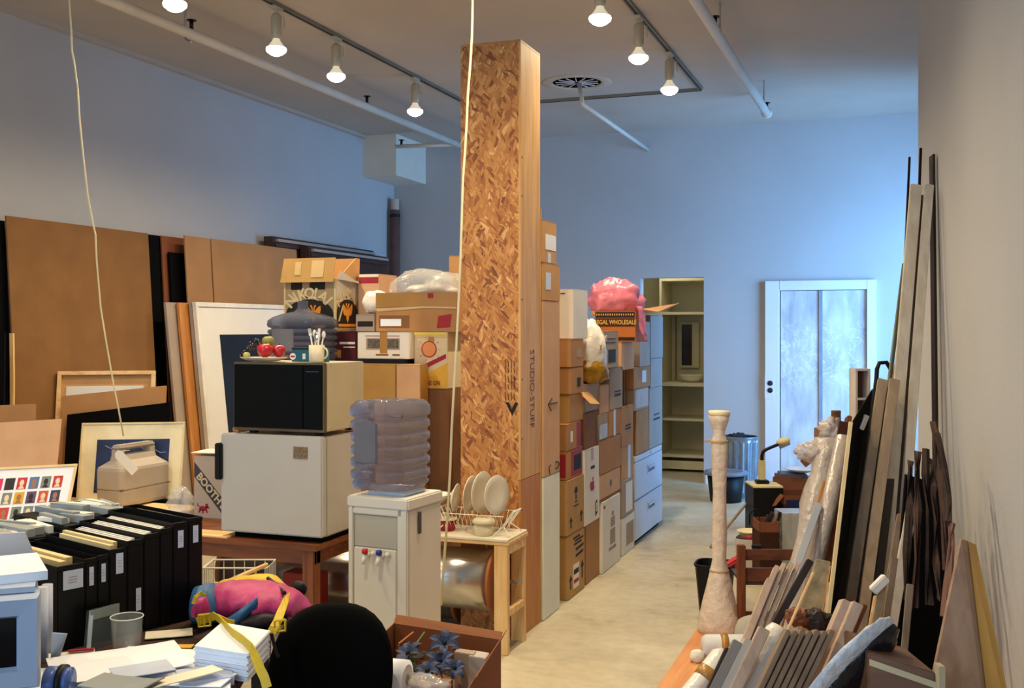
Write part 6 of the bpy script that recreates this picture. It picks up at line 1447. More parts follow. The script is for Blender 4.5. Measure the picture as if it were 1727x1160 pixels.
c = at(715, 1157, 3.0); one(MB().blob(c, (.075, .05, .03), .4, 4, 6), 'plastic_bag', WRAPC, 'crumpled clear plastic lying in front of the blue flowers', 'plastic', smooth=True)
# things under the wooden table
q = onZ(562, 1012, 0.0); 
q = Vector((TX1 + .13, TY0 + .42, 0))
one(MB().blob((q.x - .02, q.y - .10, .085), (.12, .09, .10), .3, 3, 31, fl=-.084), 'plastic_bag', WRAPC, 'clear plastic bag on the floor between the table leg and the water cooler', 'bag', smooth=True)
q = onY(575, 970, TY0 + .40); one(MB().box(TX1 - .40, TX1 - .20, TY0 + .34, TY0 + .46, .0, onY(540, 965, TY0 + .40).z), 'red_box', mat('red_card', '#8e2018', .5), 'red box on the floor under the wooden table, behind the backpack', 'box', bevel=.003)
# ================================================================== the pile along the right wall
def lean(T, P2, Db):
    """top point T=(px,py,D), a second picture point on the same board, depth where it meets the floor"""
    px, py, D = T; yb = VY + HC * F / Db; xb = px + (P2[0] - px) / (P2[1] - py) * (yb - py)
    return at(px, py, D), onZ(xb, yb, 0)
def board(T, P2, Db, w_, th, m_, label, name='wooden_plank', cat='plank', side=None, group=None, bevel=.002, cut=None):
    a, b = lean(T, P2, Db); b = b + (a - b).normalized() * .03
    o = MB().beam(b, a, w_, th, side); return tag(o.build(name, m_, None, bevel), label, cat, group)
SD = (CAMR * .8 + CAMF * .6).normalized()
# tall planks
board((1545, 312, 5.0), (1499, 870), 4.3, .052, .02, LUML, 'tall grey plank nearest the far room, reaching high up the right wall', side=CAMR, group=None)
board((1567, 312, 4.98), (1529, 820), 4.3, .040, .02, LUML, 'tall grey plank directly against the right wall, reaching as high as its neighbour', side=CAMR)
board((1556, 330, 5.12), (1515, 840), 4.5, .045, .02, DKW2, 'dark plank squeezed between the two tall grey planks', side=CAMR)
board((1572, 262, 5.12), (1577, 700), 4.75, .012, .05, DKW2, 'thin dark strip standing in for the shadow on the right wall behind the tall grey planks', side=CAMR)  # dark strip paints the shadow wedge cast on the wall
board((1489, 640, 4.65), (1434, 1010), 4.1, .042, .02, LUM, 'brown plank, left of the two shorter parallel ones leaning right', side=CAMR)
board((1509, 640, 4.6), (1459, 1010), 4.0, .042, .02, LUM, 'brown plank, right of the two shorter parallel ones leaning right', side=CAMR)
board((1498, 655, 4.72), (1446, 1010), 4.15, .02, .03, DKW2, 'narrow dark filler for the shaded gap between the two shorter brown planks', side=CAMR)  # filler coloured dark as the shade between the planks
board((1518, 660, 4.75), (1478, 1000), 4.2, .035, .03, DKW2, 'dark filler for the shaded gap between the shorter brown planks and the tall grey ones', side=CAMR)  # another dark filler, painting the wider gap as shade
def rod(T, P2, Db, r, m_, label, name='metal_rod', cat='rod'):
    a, b = lean(T, P2, Db); b = b + (a - b).normalized() * r; return tag(MB().tube([b, a], r, 8).build(name, m_, None, smooth=True), label, cat)
rod((1534, 265, 5.2), (1527, 420), 4.7, .006, DKM, 'thin dark rod sticking up left above the tall grey planks')
rod((1553, 250, 5.2), (1545, 460), 4.75, .007, DKM, 'thin dark rod with the highest tip above the tall grey planks')
rod((1525, 445, 5.0), (1503, 620), 4.5, .010, mat('greenish_pipe', '#4a5040', .45), 'greenish thin pipe leaning left of the tall grey planks', 'thin_pipe', 'pipe')
rod((1521, 560, 4.98), (1506, 640), 4.55, .007, mat('pale_rod', '#8a7a60', .5), 'short pale rod crossing behind the greenish pipe', 'thin_rod')
a, b = lean((1478, 640, 4.95), (1445, 900), 4.65)
h1, h2, h3 = at(1483, 612, 4.95), at(1495, 611, 4.95), at(1503, 624, 4.95)
tag(MB().tube([b + UP * .01, a, at(1479, 622, 4.95), h1, h2, h3], .010, 10).build('bent_pipe', BLK, None, smooth=True), 'black pipe bent over at the top, left of the brown planks', 'pipe')
# black panel with a cream edge
a1, b1 = lean((1438, 712, 4.45), (1401, 1030), 3.9); a2, b2 = lean((1472, 656, 4.75), (1430, 1015), 4.4)
t = thing('black_panel_board', 'large black board with a cream front edge, leaning left of the brown planks', 'board', (b1 + b2) / 2)
t.name = 'black_board'
MB().prism([b1, b2, a2, a1], CAMF * .012).build('board', BLKM, t)
MB().beam(b1 - CAMR * .008, a1 - CAMR * .008, .014, .014, CAMR).build('cream_edge', mat('cream_edge', '#dcc89c', .6), t)
o = one(MB().beam(at(1452, 724, 4.5), at(1462, 700, 4.5), .02, .02, CAMF), 'metal_bracket', METAL, 'small metal bracket resting on the top corner of the black board', 'bracket', bevel=.002)
board((1424, 712, 4.75), (1384, 960), 4.3, .045, .02, mat('dark_red_wood', '#4a241a', .6, var=.2), 'dark reddish board left of the black board', side=CAMR)
board((1431, 703, 4.9), (1408, 860), 4.5, .02, .05, BRWZ, 'brown board end rising above the wrapped bundle, left of the black board', side=CAMR)
# pale planks lower
board((1537, 855, 3.9), (1503, 1060), 3.5, .036, .02, LUML, 'pale grey plank with torn left edge, below the tall grey planks', side=CAMR)
board((1520, 868, 4.1), (1496, 1010), 3.7, .03, .02, LUMB, 'split brown plank just left of the pale grey plank with torn edge', side=CAMR)
board((1509, 940, 3.6), (1488, 1090), 3.3, .022, .012, LUMB, 'thin brown slat in front of the split brown plank', side=CAMR)
board((1478, 1005, 3.5), (1470, 1050), 3.2, .016, .012, PINE, 'short pale slat under the white foam chunk', side=CAMR)
board((1488, 985, 3.4), (1474, 1060), 3.15, .020, .012, LUM, 'grey slat that carries the white foam chunk', side=CAMR)
a = at(1483, 985, 3.38); one(MB().obox(a, (CAMR * .7 + UP * .7) * .032, (CAMR * -.7 + UP * .7) * .014, CAMF * .014), 'foam_chunk', WHT, 'white foam chunk stuck on a slat in the middle of the pile', 'foam', bevel=.004)
# folded dark kraft sheets
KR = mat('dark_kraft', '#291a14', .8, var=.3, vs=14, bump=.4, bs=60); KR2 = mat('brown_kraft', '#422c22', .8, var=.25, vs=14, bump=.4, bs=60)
def kraft(pts, wd, D, m_, label, name='folded_cardboard', bowx=0):
    """pts: picture points of the centreline top to bottom"""
    g = []
    n_ = len(pts)
    for i, (px, py) in enumerate(pts):
        Dd = D - .25 * i / (n_ - 1); c = at(px, py, Dd); row = []
        for j in range(7):
            u_ = j / 6 - .5; row.append(c + CAMR * wd * u_ * (1 - .25 * (i == 0)) + CAMF * (.016 * math.cos(u_ * 5 + px) + .02 * u_) )
        g.append(row)
    # carry the foot down to the floor
    c = at(pts[-1][0], pts[-1][1], D - .25)
    o = MB().sheet(g, .006).build(name, m_, None, smooth=False); return tag(o, label, 'cardboard')
kraft([(1536, 778), (1533, 800), (1536, 850), (1530, 930), (1526, 1010)], .022, 3.75, KR, 'darkest folded cardboard strip, leftmost of the brown bundle by the right wall')
kraft([(1548, 762), (1545, 790), (1549, 860), (1545, 940), (1540, 1025)], .03, 3.7, KR2, 'reddish brown folded cardboard strip with frayed lower end, second in the bundle')
kraft([(1560, 757), (1560, 800), (1564, 860), (1563, 940), (1566, 1020)], .024, 3.68, KR, 'dark folded cardboard strip in the middle of the bundle by the right wall')
kraft([(1570, 775), (1573, 820), (1577, 880), (1580, 950), (1583, 1010)], .020, 3.66, KR2, 'brown folded cardboard strip right of the middle of the bundle')
kraft([(1572, 712), (1578, 740), (1586, 800), (1592, 860), (1594, 960)], .022, 3.7, KR2, 'pointed brown cardboard strip with the highest tip in the bundle by the right wall')
kraft([(1580, 730), (1592, 790), (1599, 840), (1598, 880)], .014, 3.62, KR, 'short dark cardboard strip on the wall side of the bundle')
kraft([(1605, 882), (1603, 920), (1598, 980), (1592, 1040)], .022, 3.5, mat('grey_kraft', '#6a4c40', .8, var=.2), 'flat grey-brown cardboard piece lowest on the wall side of the bundle')
# black board filling the dark region behind the bundle
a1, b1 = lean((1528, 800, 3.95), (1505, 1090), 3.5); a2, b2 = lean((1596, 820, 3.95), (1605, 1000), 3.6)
one(MB().prism([b1, b2, a2, a1], CAMF * .015), 'dark_board', BLKM, 'black filler board behind the folded brown cardboard', 'board')
board((1535, 985, 3.0), (1524, 1110), 2.75, .018, .012, LUMB, 'short brown slat standing behind the wooden box with white tape', side=CAMR)
# the panel with the yellow edge
a1, b1 = lean((1622, 909, 2.62), (1570, 1160), 2.1); a2, b2 = lean((1632, 912, 2.64), (1662, 1160), 2.12); a3, b3 = lean((1645, 918, 2.66), (1697, 1160), 2.15)
t = thing('plywood_panel', 'tapering plywood panel with a yellow edge leaning on the right wall', 'panel', (b1 + b2) / 2); t.name = 'plywood_offcut'
MB().prism([b1, b2, a2, a1], CAMF * .012).build('face', wood('grey_ply', '#8a6a54', '#a98a72', 2, 3), t)
MB().prism([b2, b3, a3, a2], -CAMF * .004).build('yellow_edge', mat('yellow_wood', '#c89a50', .6, var=.12), t)
# wooden box with white tape
c0_ = at(1466, 1100, 2.35); c1_ = at(1578, 1134, 2.30); dn = Vector((0, 0, -.24)); bkv = CAMF * .16 + UP * .03
t = thing('wooden_box', 'brown wooden box with white tape across it in the lower right', 'box', (c0_ + c1_) / 2 + dn * 3)
b0_, b1_ = Vector((c0_.x, c0_.y, 0)), Vector((c1_.x, c1_.y, 0))
MB().prism([c0_, c1_, b1_, b0_], CAMF * .18).build('box', wood('box_brown', '#5a3c2a', '#74523a', 0, 3), t, .003)
dd = (c1_ - c0_).normalized(); s2 = Vector((0, 0, -1))
MB().prism([c0_ + s2 * .014 - CAMF * .001, c1_ + s2 * .020 - CAMF * .001, c1_ + s2 * .034 - CAMF * .001, c0_ + s2 * .028 - CAMF * .001], -CAMF * .001).build('tape', mat('pale_tape', '#b8aa88', .5), t)
MB().beam(c1_ + UP * .02 + dd * .008, b1_ + dd * .008 + UP * .01, .014, .03, CAMR).build('end_strip', mat('pale_tape', ''), t, .001)
# silver-white wrapped oval
c = at(1426, 1126, 2.42); ax = (CAMR * .52 + UP * .72 - CAMF * .2).normalized(); ay = (CAMR * .60 - UP * .35 + CAMF * .6); ay = (ay - ax * ay.dot(ax)).normalized(); az = ax.cross(ay)
t = thing('wrapped_oval', 'oval object wrapped in crinkled white plastic with a dark side, bottom of the pile', 'package', c)
m = MB(); Rm = Matrix((ax, ay, az)).transposed(); m.blob(c, (.155, .07, .018), .12, 6, 8, n=30, m=16, rot=Rm); m.build('wrapping', mat('crinkled_white', '#c4cad2', .3, var=.15, vs=40, bump=.9, bs=45), t, smooth=True)
m = MB(); m.blob(c + CAMR * .022 - UP * .018 + CAMF * .012, (.150, .064, .03), .08, 6, 5, n=30, m=16, rot=Rm); m.build('dark_side', mat('dark_film', '#14141a', .2, var=.4, vs=40, bump=.6), t, smooth=True)
one(MB().beam(Vector((c.x, c.y, 0)) + CAMF * .05, c - UP * .05 + CAMF * .05, .05, .05), 'wood_block', DKW2, 'dark wooden post under the wrapped oval object', 'block')
# groups of short boards
tops1 = [(1296, 978), (1309, 957), (1321, 953), (1333, 953), (1345, 952)]
for i, (px, py) in enumerate(tops1):
    board((px, py, 3.72 + .02 * i), (px - 45, py + 112), 3.3, .016, .05, LUMP, ('short pale board with orange edge, leftmost of the five by the wooden rack', 'short pale board, second from left of the five by the wooden rack', 'short pale board, middle of the five by the wooden rack', 'short pale board, fourth of the five by the wooden rack', 'short pale board, rightmost of the five by the wooden rack')[i], 'short_board', 'board', group='five short pale boards')
grp2 = [((1226, 1093), (1193, 1165), .010, DKW2, 'thin dark board edge at the bottom left of the pile'), ((1244, 1082), (1204, 1162), .028, mat('grey_board', '#8c847c', .7, var=.1), 'grey board second from the left at the bottom of the pile'),
        ((1264, 1080), (1224, 1162), .030, mat('white_board', '#b8b0a4', .65, var=.05), 'whitish board left of the pink-toned one at the bottom of the pile'), ((1289, 1060), (1240, 1162), .032, LUMP, 'pinkish board beside the wrapped white roll at the bottom of the pile')]
for i, (a, b, w_, m_, lb) in enumerate(grp2): board((a[0], a[1], 3.05), b, 2.8, w_, .03, m_, lb, 'short_board', 'board')
a, b = lean((1313, 1056, 3.1), (1272, 1135), 2.85)
one(MB().tube([b + (a - b).normalized() * .05, (a + b) / 2, a - (a - b).normalized() * .02, a], [.03, .03, .031, .022], 16), 'wrapped_roll', WRAPW, 'white wrapped roll between the pinkish board and the row of brown boards', 'roll', smooth=True)
for i in range(7):
    px = 1327 + 12.3 * i
    board((px, 1063 + (i % 2) * 2, 2.95), (px - 46, 1160), 2.72, .0135, .05, LUMB, 'narrow brown board, ' + ('leftmost', 'second', 'third', 'fourth', 'fifth', 'sixth', 'rightmost')[i] + ' of the seven standing in a row at the bottom', 'narrow_board', 'board', group='seven narrow brown boards in a row')
board((1427, 1014, 3.05), (1366, 1160), 2.8, .03, .05, LUMP, 'pale pink board end above the wrapped oval, left of two', 'short_board', 'board')
board((1444, 1018, 3.02), (1384, 1160), 2.76, .03, .05, LUMP, 'pale pink board end above the wrapped oval, right of two', 'short_board', 'board')
board((1456, 1020, 3.1), (1410, 1130), 2.9, .012, .05, BRWZ, 'thin brown board right of the two pale pink board ends', 'short_board', 'board')
# long diagonal sticks
board((1366, 946, 3.5), (1312, 1044), 3.15, .022, .03, DKW2, 'dark pointed board crossing above the seven narrow boards', side=CAMR)
board((1372, 965, 3.3), (1285, 1160), 2.9, .007, .02, PINE, 'thin pale strip running down across the middle of the pile', 'thin_strip', 'strip', side=CAMR)
board((1390, 812, 4.5), (1348, 955), 3.9, .010, .02, mat('orange_wood', '#b8782c', .5, var=.15), 'thin orange gilt strip left of the wrapped bundle', 'thin_strip', 'strip', side=CAMR)
board((1381, 850, 4.42), (1340, 968), 3.8, .03, .02, mat('blue_grey_board', '#a8acb2', .6), 'pale grey board just right of the orange strip', 'short_board', 'board', side=CAMR)
# bubble wrapped bundle
a, b = lean((1405, 742, 4.75), (1352, 960), 4.2); bt = b + (a - b).normalized() * .1
t = thing('wrapped_bundle', 'long bundle in bubble wrap leaning in the middle of the pile', 'bundle', b)
m = MB(); n_ = 16; rings = []
for i in range(n_ + 1):
    f_ = i / n_; c = b + (a - b) * f_; r_ = .045 + .035 * f_ ** 2 + .008 * math.sin(i * 1.7); ring = []
    for k in range(18):
        a_ = 2 * math.pi * k / 18; q_ = 1 + .22 * noise.noise(Vector((math.cos(a_) * 1.5, math.sin(a_) * 1.5, f_ * 9))); ring.append(c + CAMR * math.cos(a_) * r_ * q_ + CAMF * math.sin(a_) * r_ * .7 * q_ + UP * .01)
    rings.append(ring)
m.loft(rings); m.build('wrap', WRAP, t, smooth=True)
c = at(1376, 762, 4.75); m = MB(); m.blob(c, (.085, .06, .045), .35, 3, 4, n=30, m=18); m.build('loose_wrap', WRAP, t, smooth=True)
c = at(1402, 728, 4.85); m = MB(); m.blob(c, (.05, .05, .06), .45, 4, 9, n=26, m=16); m.build('loose_wrap', WRAP, t, smooth=True)
a, b = lean((1424, 738, 4.55), (1396, 860), 4.1); m = MB(); m.tube([b + (a - b).normalized() * .02, (a + b) / 2, a], [.02, .03, .036], 14); o = m.build('wrapped_tube', WRAP, None, smooth=True); tag(o, 'bubble-wrapped tube right of the long wrapped bundle, beside the dark red board', 'bundle')
# small wrapped panel with orange board
p_ = [at(1378, 944, 3.7), at(1401, 948, 3.7), at(1386, 1030, 3.55), at(1350, 1030, 3.55)]
one(MB().prism(p_, CAMF * .02), 'wrapped_picture', mat('glossy_film', '#8c8068', .15, var=.3, vs=20, bump=.6, bs=25, alpha=.8), 'panel in glossy clear plastic, above the two pale pink board ends', 'package')
ax1, bx1_ = lean((1401, 955, 3.78), (1388, 1034), 3.4); ax2, bx2_ = lean((1392, 965, 3.79), (1362, 1034), 3.42)
one(MB().prism([bx2_, bx1_, ax1, ax2], CAMF * .012), 'orange_board', PLYD, 'orange-brown board under the glossy plastic panel', 'board')
for i, (px, py, r_) in enumerate(((1372, 1045, .035), (1345, 1040, .03), (1395, 1050, .03))):
    c = at(px, py, 3.35); one(MB().blob(c, (r_ * 1.3, r_, r_), .3, 3, i + 3, n=16, m=10), 'wood_offcut', (DKW2, BRWZ, KR)[i], ('dark offcut lying between the narrow boards and the glossy panel', 'brown offcut at the left, just above the seven narrow boards', 'dark crumpled lump left of the two pale pink board ends')[i], 'offcut')
# cream board behind
p_ = [onZ(1368, 905, 0), onZ(1390, 905, 0)]
Dd = 5.9; a = at(1369, 748, Dd); b = at(1390, 752, Dd)
one(MB().prism([Vector((a.x, a.y, 0)), Vector((b.x, b.y, 0)), b, a], CAMF * .02), 'cream_board', mat('cream_board', '#d6c8a4', .6), 'narrow cream board standing left of the wrapped bundle', 'board', bevel=.002)
c = at(1360, 772, 5.8); one(MB().prism([at(1350, 778, 5.85), at(1356, 766, 5.85), at(1368, 755, 5.85), at(1371, 768, 5.85), at(1367, 782, 5.85), at(1359, 788, 5.85)], CAMF * .01), 'torn_cardboard', CBD, 'torn brown cardboard scrap jutting out left of the cream board', 'cardboard')
# ------------------------------------------------------------------ wrapped pedestal on the floor
q = onZ(1213, 1066, 0); Dq = depth(q); s_ = Dq / F
prof = []
for (py, w_) in ((1066, 72), (1055, 74), (1035, 66), (1015, 56), (990, 44), (975, 36), (960, 30), (945, 24), (900, 25), (860, 23), (830, 22), (800, 24), (770, 27), (750, 28), (738, 24), (730, 19), (722, 24), (710, 32), (700, 35)):
    prof.append((w_ / 2 * s_, max(.002, at(1213, py, Dq).z)))
t = thing('wrapped_pedestal', 'tall slender pedestal wrapped in clear plastic, standing alone in the aisle', 'pedestal', (q.x, q.y, 0))
MB().lathe(prof, (q.x, q.y, 0), 28, amp=.14, seed=4).build('wrapping', mat('beige_wrap', '#dccdba', .35, var=.12, vs=25, bump=.8, bs=35, spec=.6), t, smooth=True)
zt5 = prof[-1][1]; MB().lathe([(35 / 2 * s_, zt5), (37 / 2 * s_, zt5 + .006), (36 / 2 * s_, zt5 + .022), (0, zt5 + .024)], (q.x, q.y, 0), 28, amp=.05).build('top_disc', mat('cream_disc', '#e8d8b0', .5), t, smooth=True)
for py in (744, 962): 
    z_ = at(1213, py, Dq).z; r_ = (30 if py == 744 else 32) / 2 * s_; MB().lathe([(r_, z_ - .006), (r_ * 1.03, z_), (r_, z_ + .006)], (q.x, q.y, 0), 24).build('tape_band', mat('beige_tape', '#b89c70', .4), t)
MB().obox(at(1195, 744, Dq), CAMR * .02, CAMF * .004, UP * .006).build('loose_tape_end', mat('beige_tape', ''), t)
# white foam roll in front of it
c = onZ(1240, 1090, .062); t = thing('foam_roll', 'white foam roll with brown tape lying before the wrapped pedestal', 'roll', c)
a_ = onZ(1184, 1091, .062); b_ = onZ(1300, 1092, .062); ax = (b_ - a_).normalized()
m = MB(); m.tube([a_, a_ + ax * .02, (a_ + b_) / 2, b_], [.045, .060, .061, .061], 22); m.build('roll', mat('white_roll', '#cfd2d6', .5, bump=.3, bs=20), t, smooth=True)
m = MB(); m.tube([a_ + ax * .085, a_ + ax * .12], [.0625, .0625], 22); m.build('tape', TAPE, t, smooth=True)
q2 = onZ(1176, 1118, 0); one(MB().blob((q2.x, q2.y, .03), (.035, .03, .033), .2, 3, 2, fl=-.029), 'foam_lump', FOAM, 'small white foam lump on the orange floor left of the foam roll', 'foam', smooth=True)
a, b = lean((1222, 1100, 3.45), (1165, 1172), 3.1); t = thing('taped_tube', 'white tube with brown tape bands at the bottom left of the pile', 'tube', b); ax = (a - b).normalized()
MB().tube([b + ax * .03, a - ax * .02, a], [.035, .035, .022], 18).build('tube', WRAPW, t, smooth=True)
for f_ in (.70, .86): MB().tube([b + (a - b) * f_, b + (a - b) * (f_ + .045)], .0362, 18).build('tape', TAPE, t, smooth=True)
# black waste bin and red cloth
q = onZ(1213, 1038, 0); q = q + CAMF * .12; rb = .10
t = thing('waste_bin', 'black waste bin behind the wrapped pedestal', 'bin', (q.x, q.y, 0)); zb2 = at(1213, 952, depth(q)).z
MB().lathe([(rb * .8, 0), (rb * .82, .005), (rb * 1.04, zb2), (rb * 1.1, zb2), (rb * 1.1, zb2 + .012), (rb * 1.0, zb2 + .012), (rb * .98, zb2 - .005), (rb * .76, .02), (0, .018)], (q.x, q.y, 0), 24, sq=4).build('bin', BLK, t, smooth=False)
c = at(1236, 952, depth(q) - .02); one(MB().obox(c, CAMR * .055 + UP * .035, CAMF * .04, UP * .022 - CAMR * .012), 'red_cloth', mat('red_fabric', '#b03038', .8, var=.2, bump=.4), 'folded red cloth between the black bin and the wooden rack', 'cloth', bevel=.01)
# low wooden rack with two rails
Dr = 5.45; a = at(1250, 925, Dr); b = at(1362, 930, Dr); zr2 = a.z
t = thing('wooden_rack', 'low dark brown wooden rack with two rails, behind the five short pale boards', 'rack', (a + b) / 2 - UP * zr2)
for p in (a, b): MB().obox((p.x, p.y, (zr2 + .02) / 2), CAMR * .02, CAMF * .02, (0, 0, (zr2 + .02) / 2)).build('post', BRWZ, t, .003)
for (z0, z1) in ((zr2 - .06, zr2 - .005), (zr2 - .17, zr2 - .10), (.06, .12)): MB().prism([Vector((a.x, a.y, z0)), Vector((b.x, b.y, z0)), Vector((b.x, b.y, z1)), Vector((a.x, a.y, z1))], CAMF * .018).build('rail', wood('rack_brown', '#4a2818', '#6b3d26', 0, 3), t, .002)
MB().prism([Vector((a.x, a.y, zr2 - .185)), Vector((b.x, b.y, zr2 - .185)), Vector((b.x, b.y, zr2 - .17)) + CAMF * .25, Vector((a.x, a.y, zr2 - .17)) + CAMF * .25], (0, 0, .012)).build('shelf', DKW, t)
c = onZ(1272, 1050, 0) ; c = at(1268, 1022, 5.1); one(MB().blob((c.x, c.y, .10), (.085, .07, .10), .1, 2, 7, fl=-.099), 'cushion', mat('grey_cushion', '#a8a498', .7, var=.06), 'rounded grey-white cushion on the floor below the wooden rack', 'cushion', smooth=True)
one(MB().tube([at(1283, 921.5, 5.46), at(1268, 921.5, 5.46)], .010, 10), 'black_ball', BLK, 'small black knob lying on the top rail of the wooden rack', 'knob')
# white bucket with bits
q = onZ(1264, 955, 0); Dq = 6.9; q = at(1263, 940, Dq); q.z = 0; zb3 = at(1263, 906, Dq).z; rb = 22 / F * Dq
t = thing('white_bin', 'square white bin full of odds and ends behind the wooden rack', 'bin', (q.x, q.y, 0))
MB().lathe([(rb * .85, 0), (rb * .88, .005), (rb * 1.02, zb3), (rb * .96, zb3), (rb * .8, .02), (0, .018)], (q.x, q.y, 0), 24, sq=5).build('bin', mat('bin_white', '#d2c8bc', .4), t)
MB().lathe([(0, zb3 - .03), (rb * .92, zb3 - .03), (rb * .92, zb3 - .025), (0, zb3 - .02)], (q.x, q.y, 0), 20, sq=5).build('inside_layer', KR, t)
one(MB().lathe([(.05, 0), (.06, .01), (.07, .04), (.085, .05), (.08, .054), (.06, .045), (0, .03)], (q.x + .0, q.y + .04, zb3 - .015), 24), 'cream_basin', mat('cream_basin', '#e0d0a0', .4), 'cream round basin on top of the white bin', 'basin', smooth=True)
one(MB().blob((q.x + .01, q.y - .05, zb3 + .004), (.03, .025, .02), .2, 3, 1, n=14, m=8), 'red_pouch', REDI, 'small red pouch at the front rim of the white bin', 'pouch', smooth=True)
one(MB().blob((q.x + .045, q.y - .03, zb3 + .012), (.04, .03, .024), .3, 3, 5, n=14, m=8), 'grey_pouch', mat('slate_cloth', '#4a4c5a', .7), 'slate grey pouch behind the small red one in the white bin', 'pouch', smooth=True)
m = MB(); cc1 = at(1276, 873, 6.75); m.tube([at(1264, 885, 6.75), at(1264, 868, 6.75), at(1269, 859, 6.75), at(1275, 860, 6.75), at(1280, 870, 6.75), at(1281, 885, 6.75), Vector((at(1281, 885, 6.75).x, at(1281, 885, 6.75).y, .25))], .006, 6); one(m, 'black_cable', BLK, 'looped black cable rising behind the cream basin', 'cable', smooth=True)
# boxes behind
def camb(px0, px1, pyt, D, dep_, m_, label, z0=0, name='cardboard_box', cat='box', open_=False):
    a = at(px0, pyt, D); b = at(px1, pyt, D); zt_ = a.z; t = thing(name, label, cat, Vector(((a.x + b.x) / 2, (a.y + b.y) / 2, z0)))
    a.z = b.z = z0
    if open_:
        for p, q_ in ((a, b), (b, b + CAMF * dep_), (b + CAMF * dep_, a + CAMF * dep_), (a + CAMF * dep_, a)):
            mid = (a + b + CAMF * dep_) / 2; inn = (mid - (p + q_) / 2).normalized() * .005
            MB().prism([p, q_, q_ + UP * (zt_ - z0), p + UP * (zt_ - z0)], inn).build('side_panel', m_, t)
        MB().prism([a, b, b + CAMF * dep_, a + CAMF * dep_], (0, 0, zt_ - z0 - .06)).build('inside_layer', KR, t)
    else: MB().prism([a, b, b + CAMF * dep_, a + CAMF * dep_], (0, 0, zt_ - z0)).build('box', m_, t, .003)
    return t, a, b, zt_
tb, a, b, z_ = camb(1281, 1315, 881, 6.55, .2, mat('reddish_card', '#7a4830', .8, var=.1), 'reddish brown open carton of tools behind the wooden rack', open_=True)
for k in range(4):
    p = a + (b - a) * (.2 + .2 * k) + CAMF * .08; one(MB().beam(Vector((p.x, p.y, z_ - .08)), Vector((p.x, p.y, z_ + .03 + .02 * (k % 2))) + CAMR * .05, .02, .02), 'wood_offcut', (KR2, DKW2, LUM, KR)[k], ('brown offcut leftmost in the open carton of tools', 'dark offcut second from left in the open carton of tools', 'grey offcut third in the open carton of tools', 'dark offcut rightmost in the open carton of tools')[k], 'offcut')
tb, a, b, z_ = camb(1319, 1362, 866, 6.6, .2, mat('olive_film', '#8a826a', .18, var=.3, vs=20, bump=.7, bs=14, spec=.7), 'carton under glossy clear plastic, behind the wooden rack', name='plastic_covered_box')
MB().sheet([[a + (b - a) * (j / 5 * 1.04 - .02) - CAMF * (.006 + .006 * math.sin(j * 2 + i)) + UP * (z_ * (1 - i / 5) * 1.0 + .004) for j in range(6)] for i in range(5)], .002).build('plastic_cover', WRAPC, tb)
tb, a, b, z_ = camb(1271, 1321, 823, 7.6, .28, BLK, 'black box carrying the gooseneck lamp, near the trash can', name='black_box')
MB().prism([Vector((a.x, a.y, z_)) , Vector((b.x, b.y, z_)), Vector((b.x, b.y, z_)) + CAMF * .28, Vector((a.x, a.y, z_)) + CAMF * .28], (0, 0, .012)).build('cream_lid', mat('cream_lid', '#d8c690', .5), tb, .001)
zl = z_ + .013
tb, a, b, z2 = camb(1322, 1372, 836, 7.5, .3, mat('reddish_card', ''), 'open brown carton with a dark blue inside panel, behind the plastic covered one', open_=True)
MB().prism([Vector((a.x, a.y, z2 - .10)) - CAMF * .004 + CAMR * .015, Vector((b.x, b.y, z2 - .10)) - CAMF * .004, Vector((b.x, b.y, z2 - .03)) - CAMF * .004, Vector((a.x, a.y, z2 - .03)) - CAMF * .004 + CAMR * .015], CAMF * .002).build('blue_panel', mat('navy_print', ''), tb)
MB().prism([Vector((a.x, a.y, z2)) + CAMF * .3, Vector((b.x, b.y, z2)) + CAMF * .3, Vector((b.x, b.y, z2 + .09)) + CAMF * .32, Vector((a.x, a.y, z2 + .09)) + CAMF * .32], CAMF * .004).build('back_flap', mat('reddish_card', ''), tb)
MB().prism([Vector((a.x, a.y, z2)), Vector((a.x, a.y, z2)) + CAMF * .2, Vector((a.x, a.y, z2 - .09)) + CAMF * .1 - CAMR * .06, Vector((a.x, a.y, z2 - .07)) - CAMR * .06], CAMR * .003).build('side_flap', mat('reddish_card', ''), tb)
tb, a, b, z3 = camb(1322, 1372, 806, 8.15, .3, CBD, 'dark carton at the back carrying the white tray'); 
one(MB().prism([Vector((a.x, a.y, z3)) - CAMR * .02, Vector((b.x, b.y, z3)) - CAMR * .05, Vector((b.x, b.y, z3)) + CAMF * .2 - CAMR * .05, Vector((a.x, a.y, z3)) + CAMF * .2], (0, 0, .03)), 'grey_box', mat('blue_grey_box', '#5a6270', .6), 'flat blue-grey box under the white tray', 'box', bevel=.003)
one(MB().lathe([(0, .032), (.05, .034), (.1, .05), (.125, .062), (.12, .066), (.09, .055), (0, .04)], Vector((a.x + .12, a.y + .12, z3)), 24), 'white_tray', mat('glossy_white', '#d8dce4', .25), 'shallow glossy white tray, topmost beside the metal door', 'tray', smooth=True)
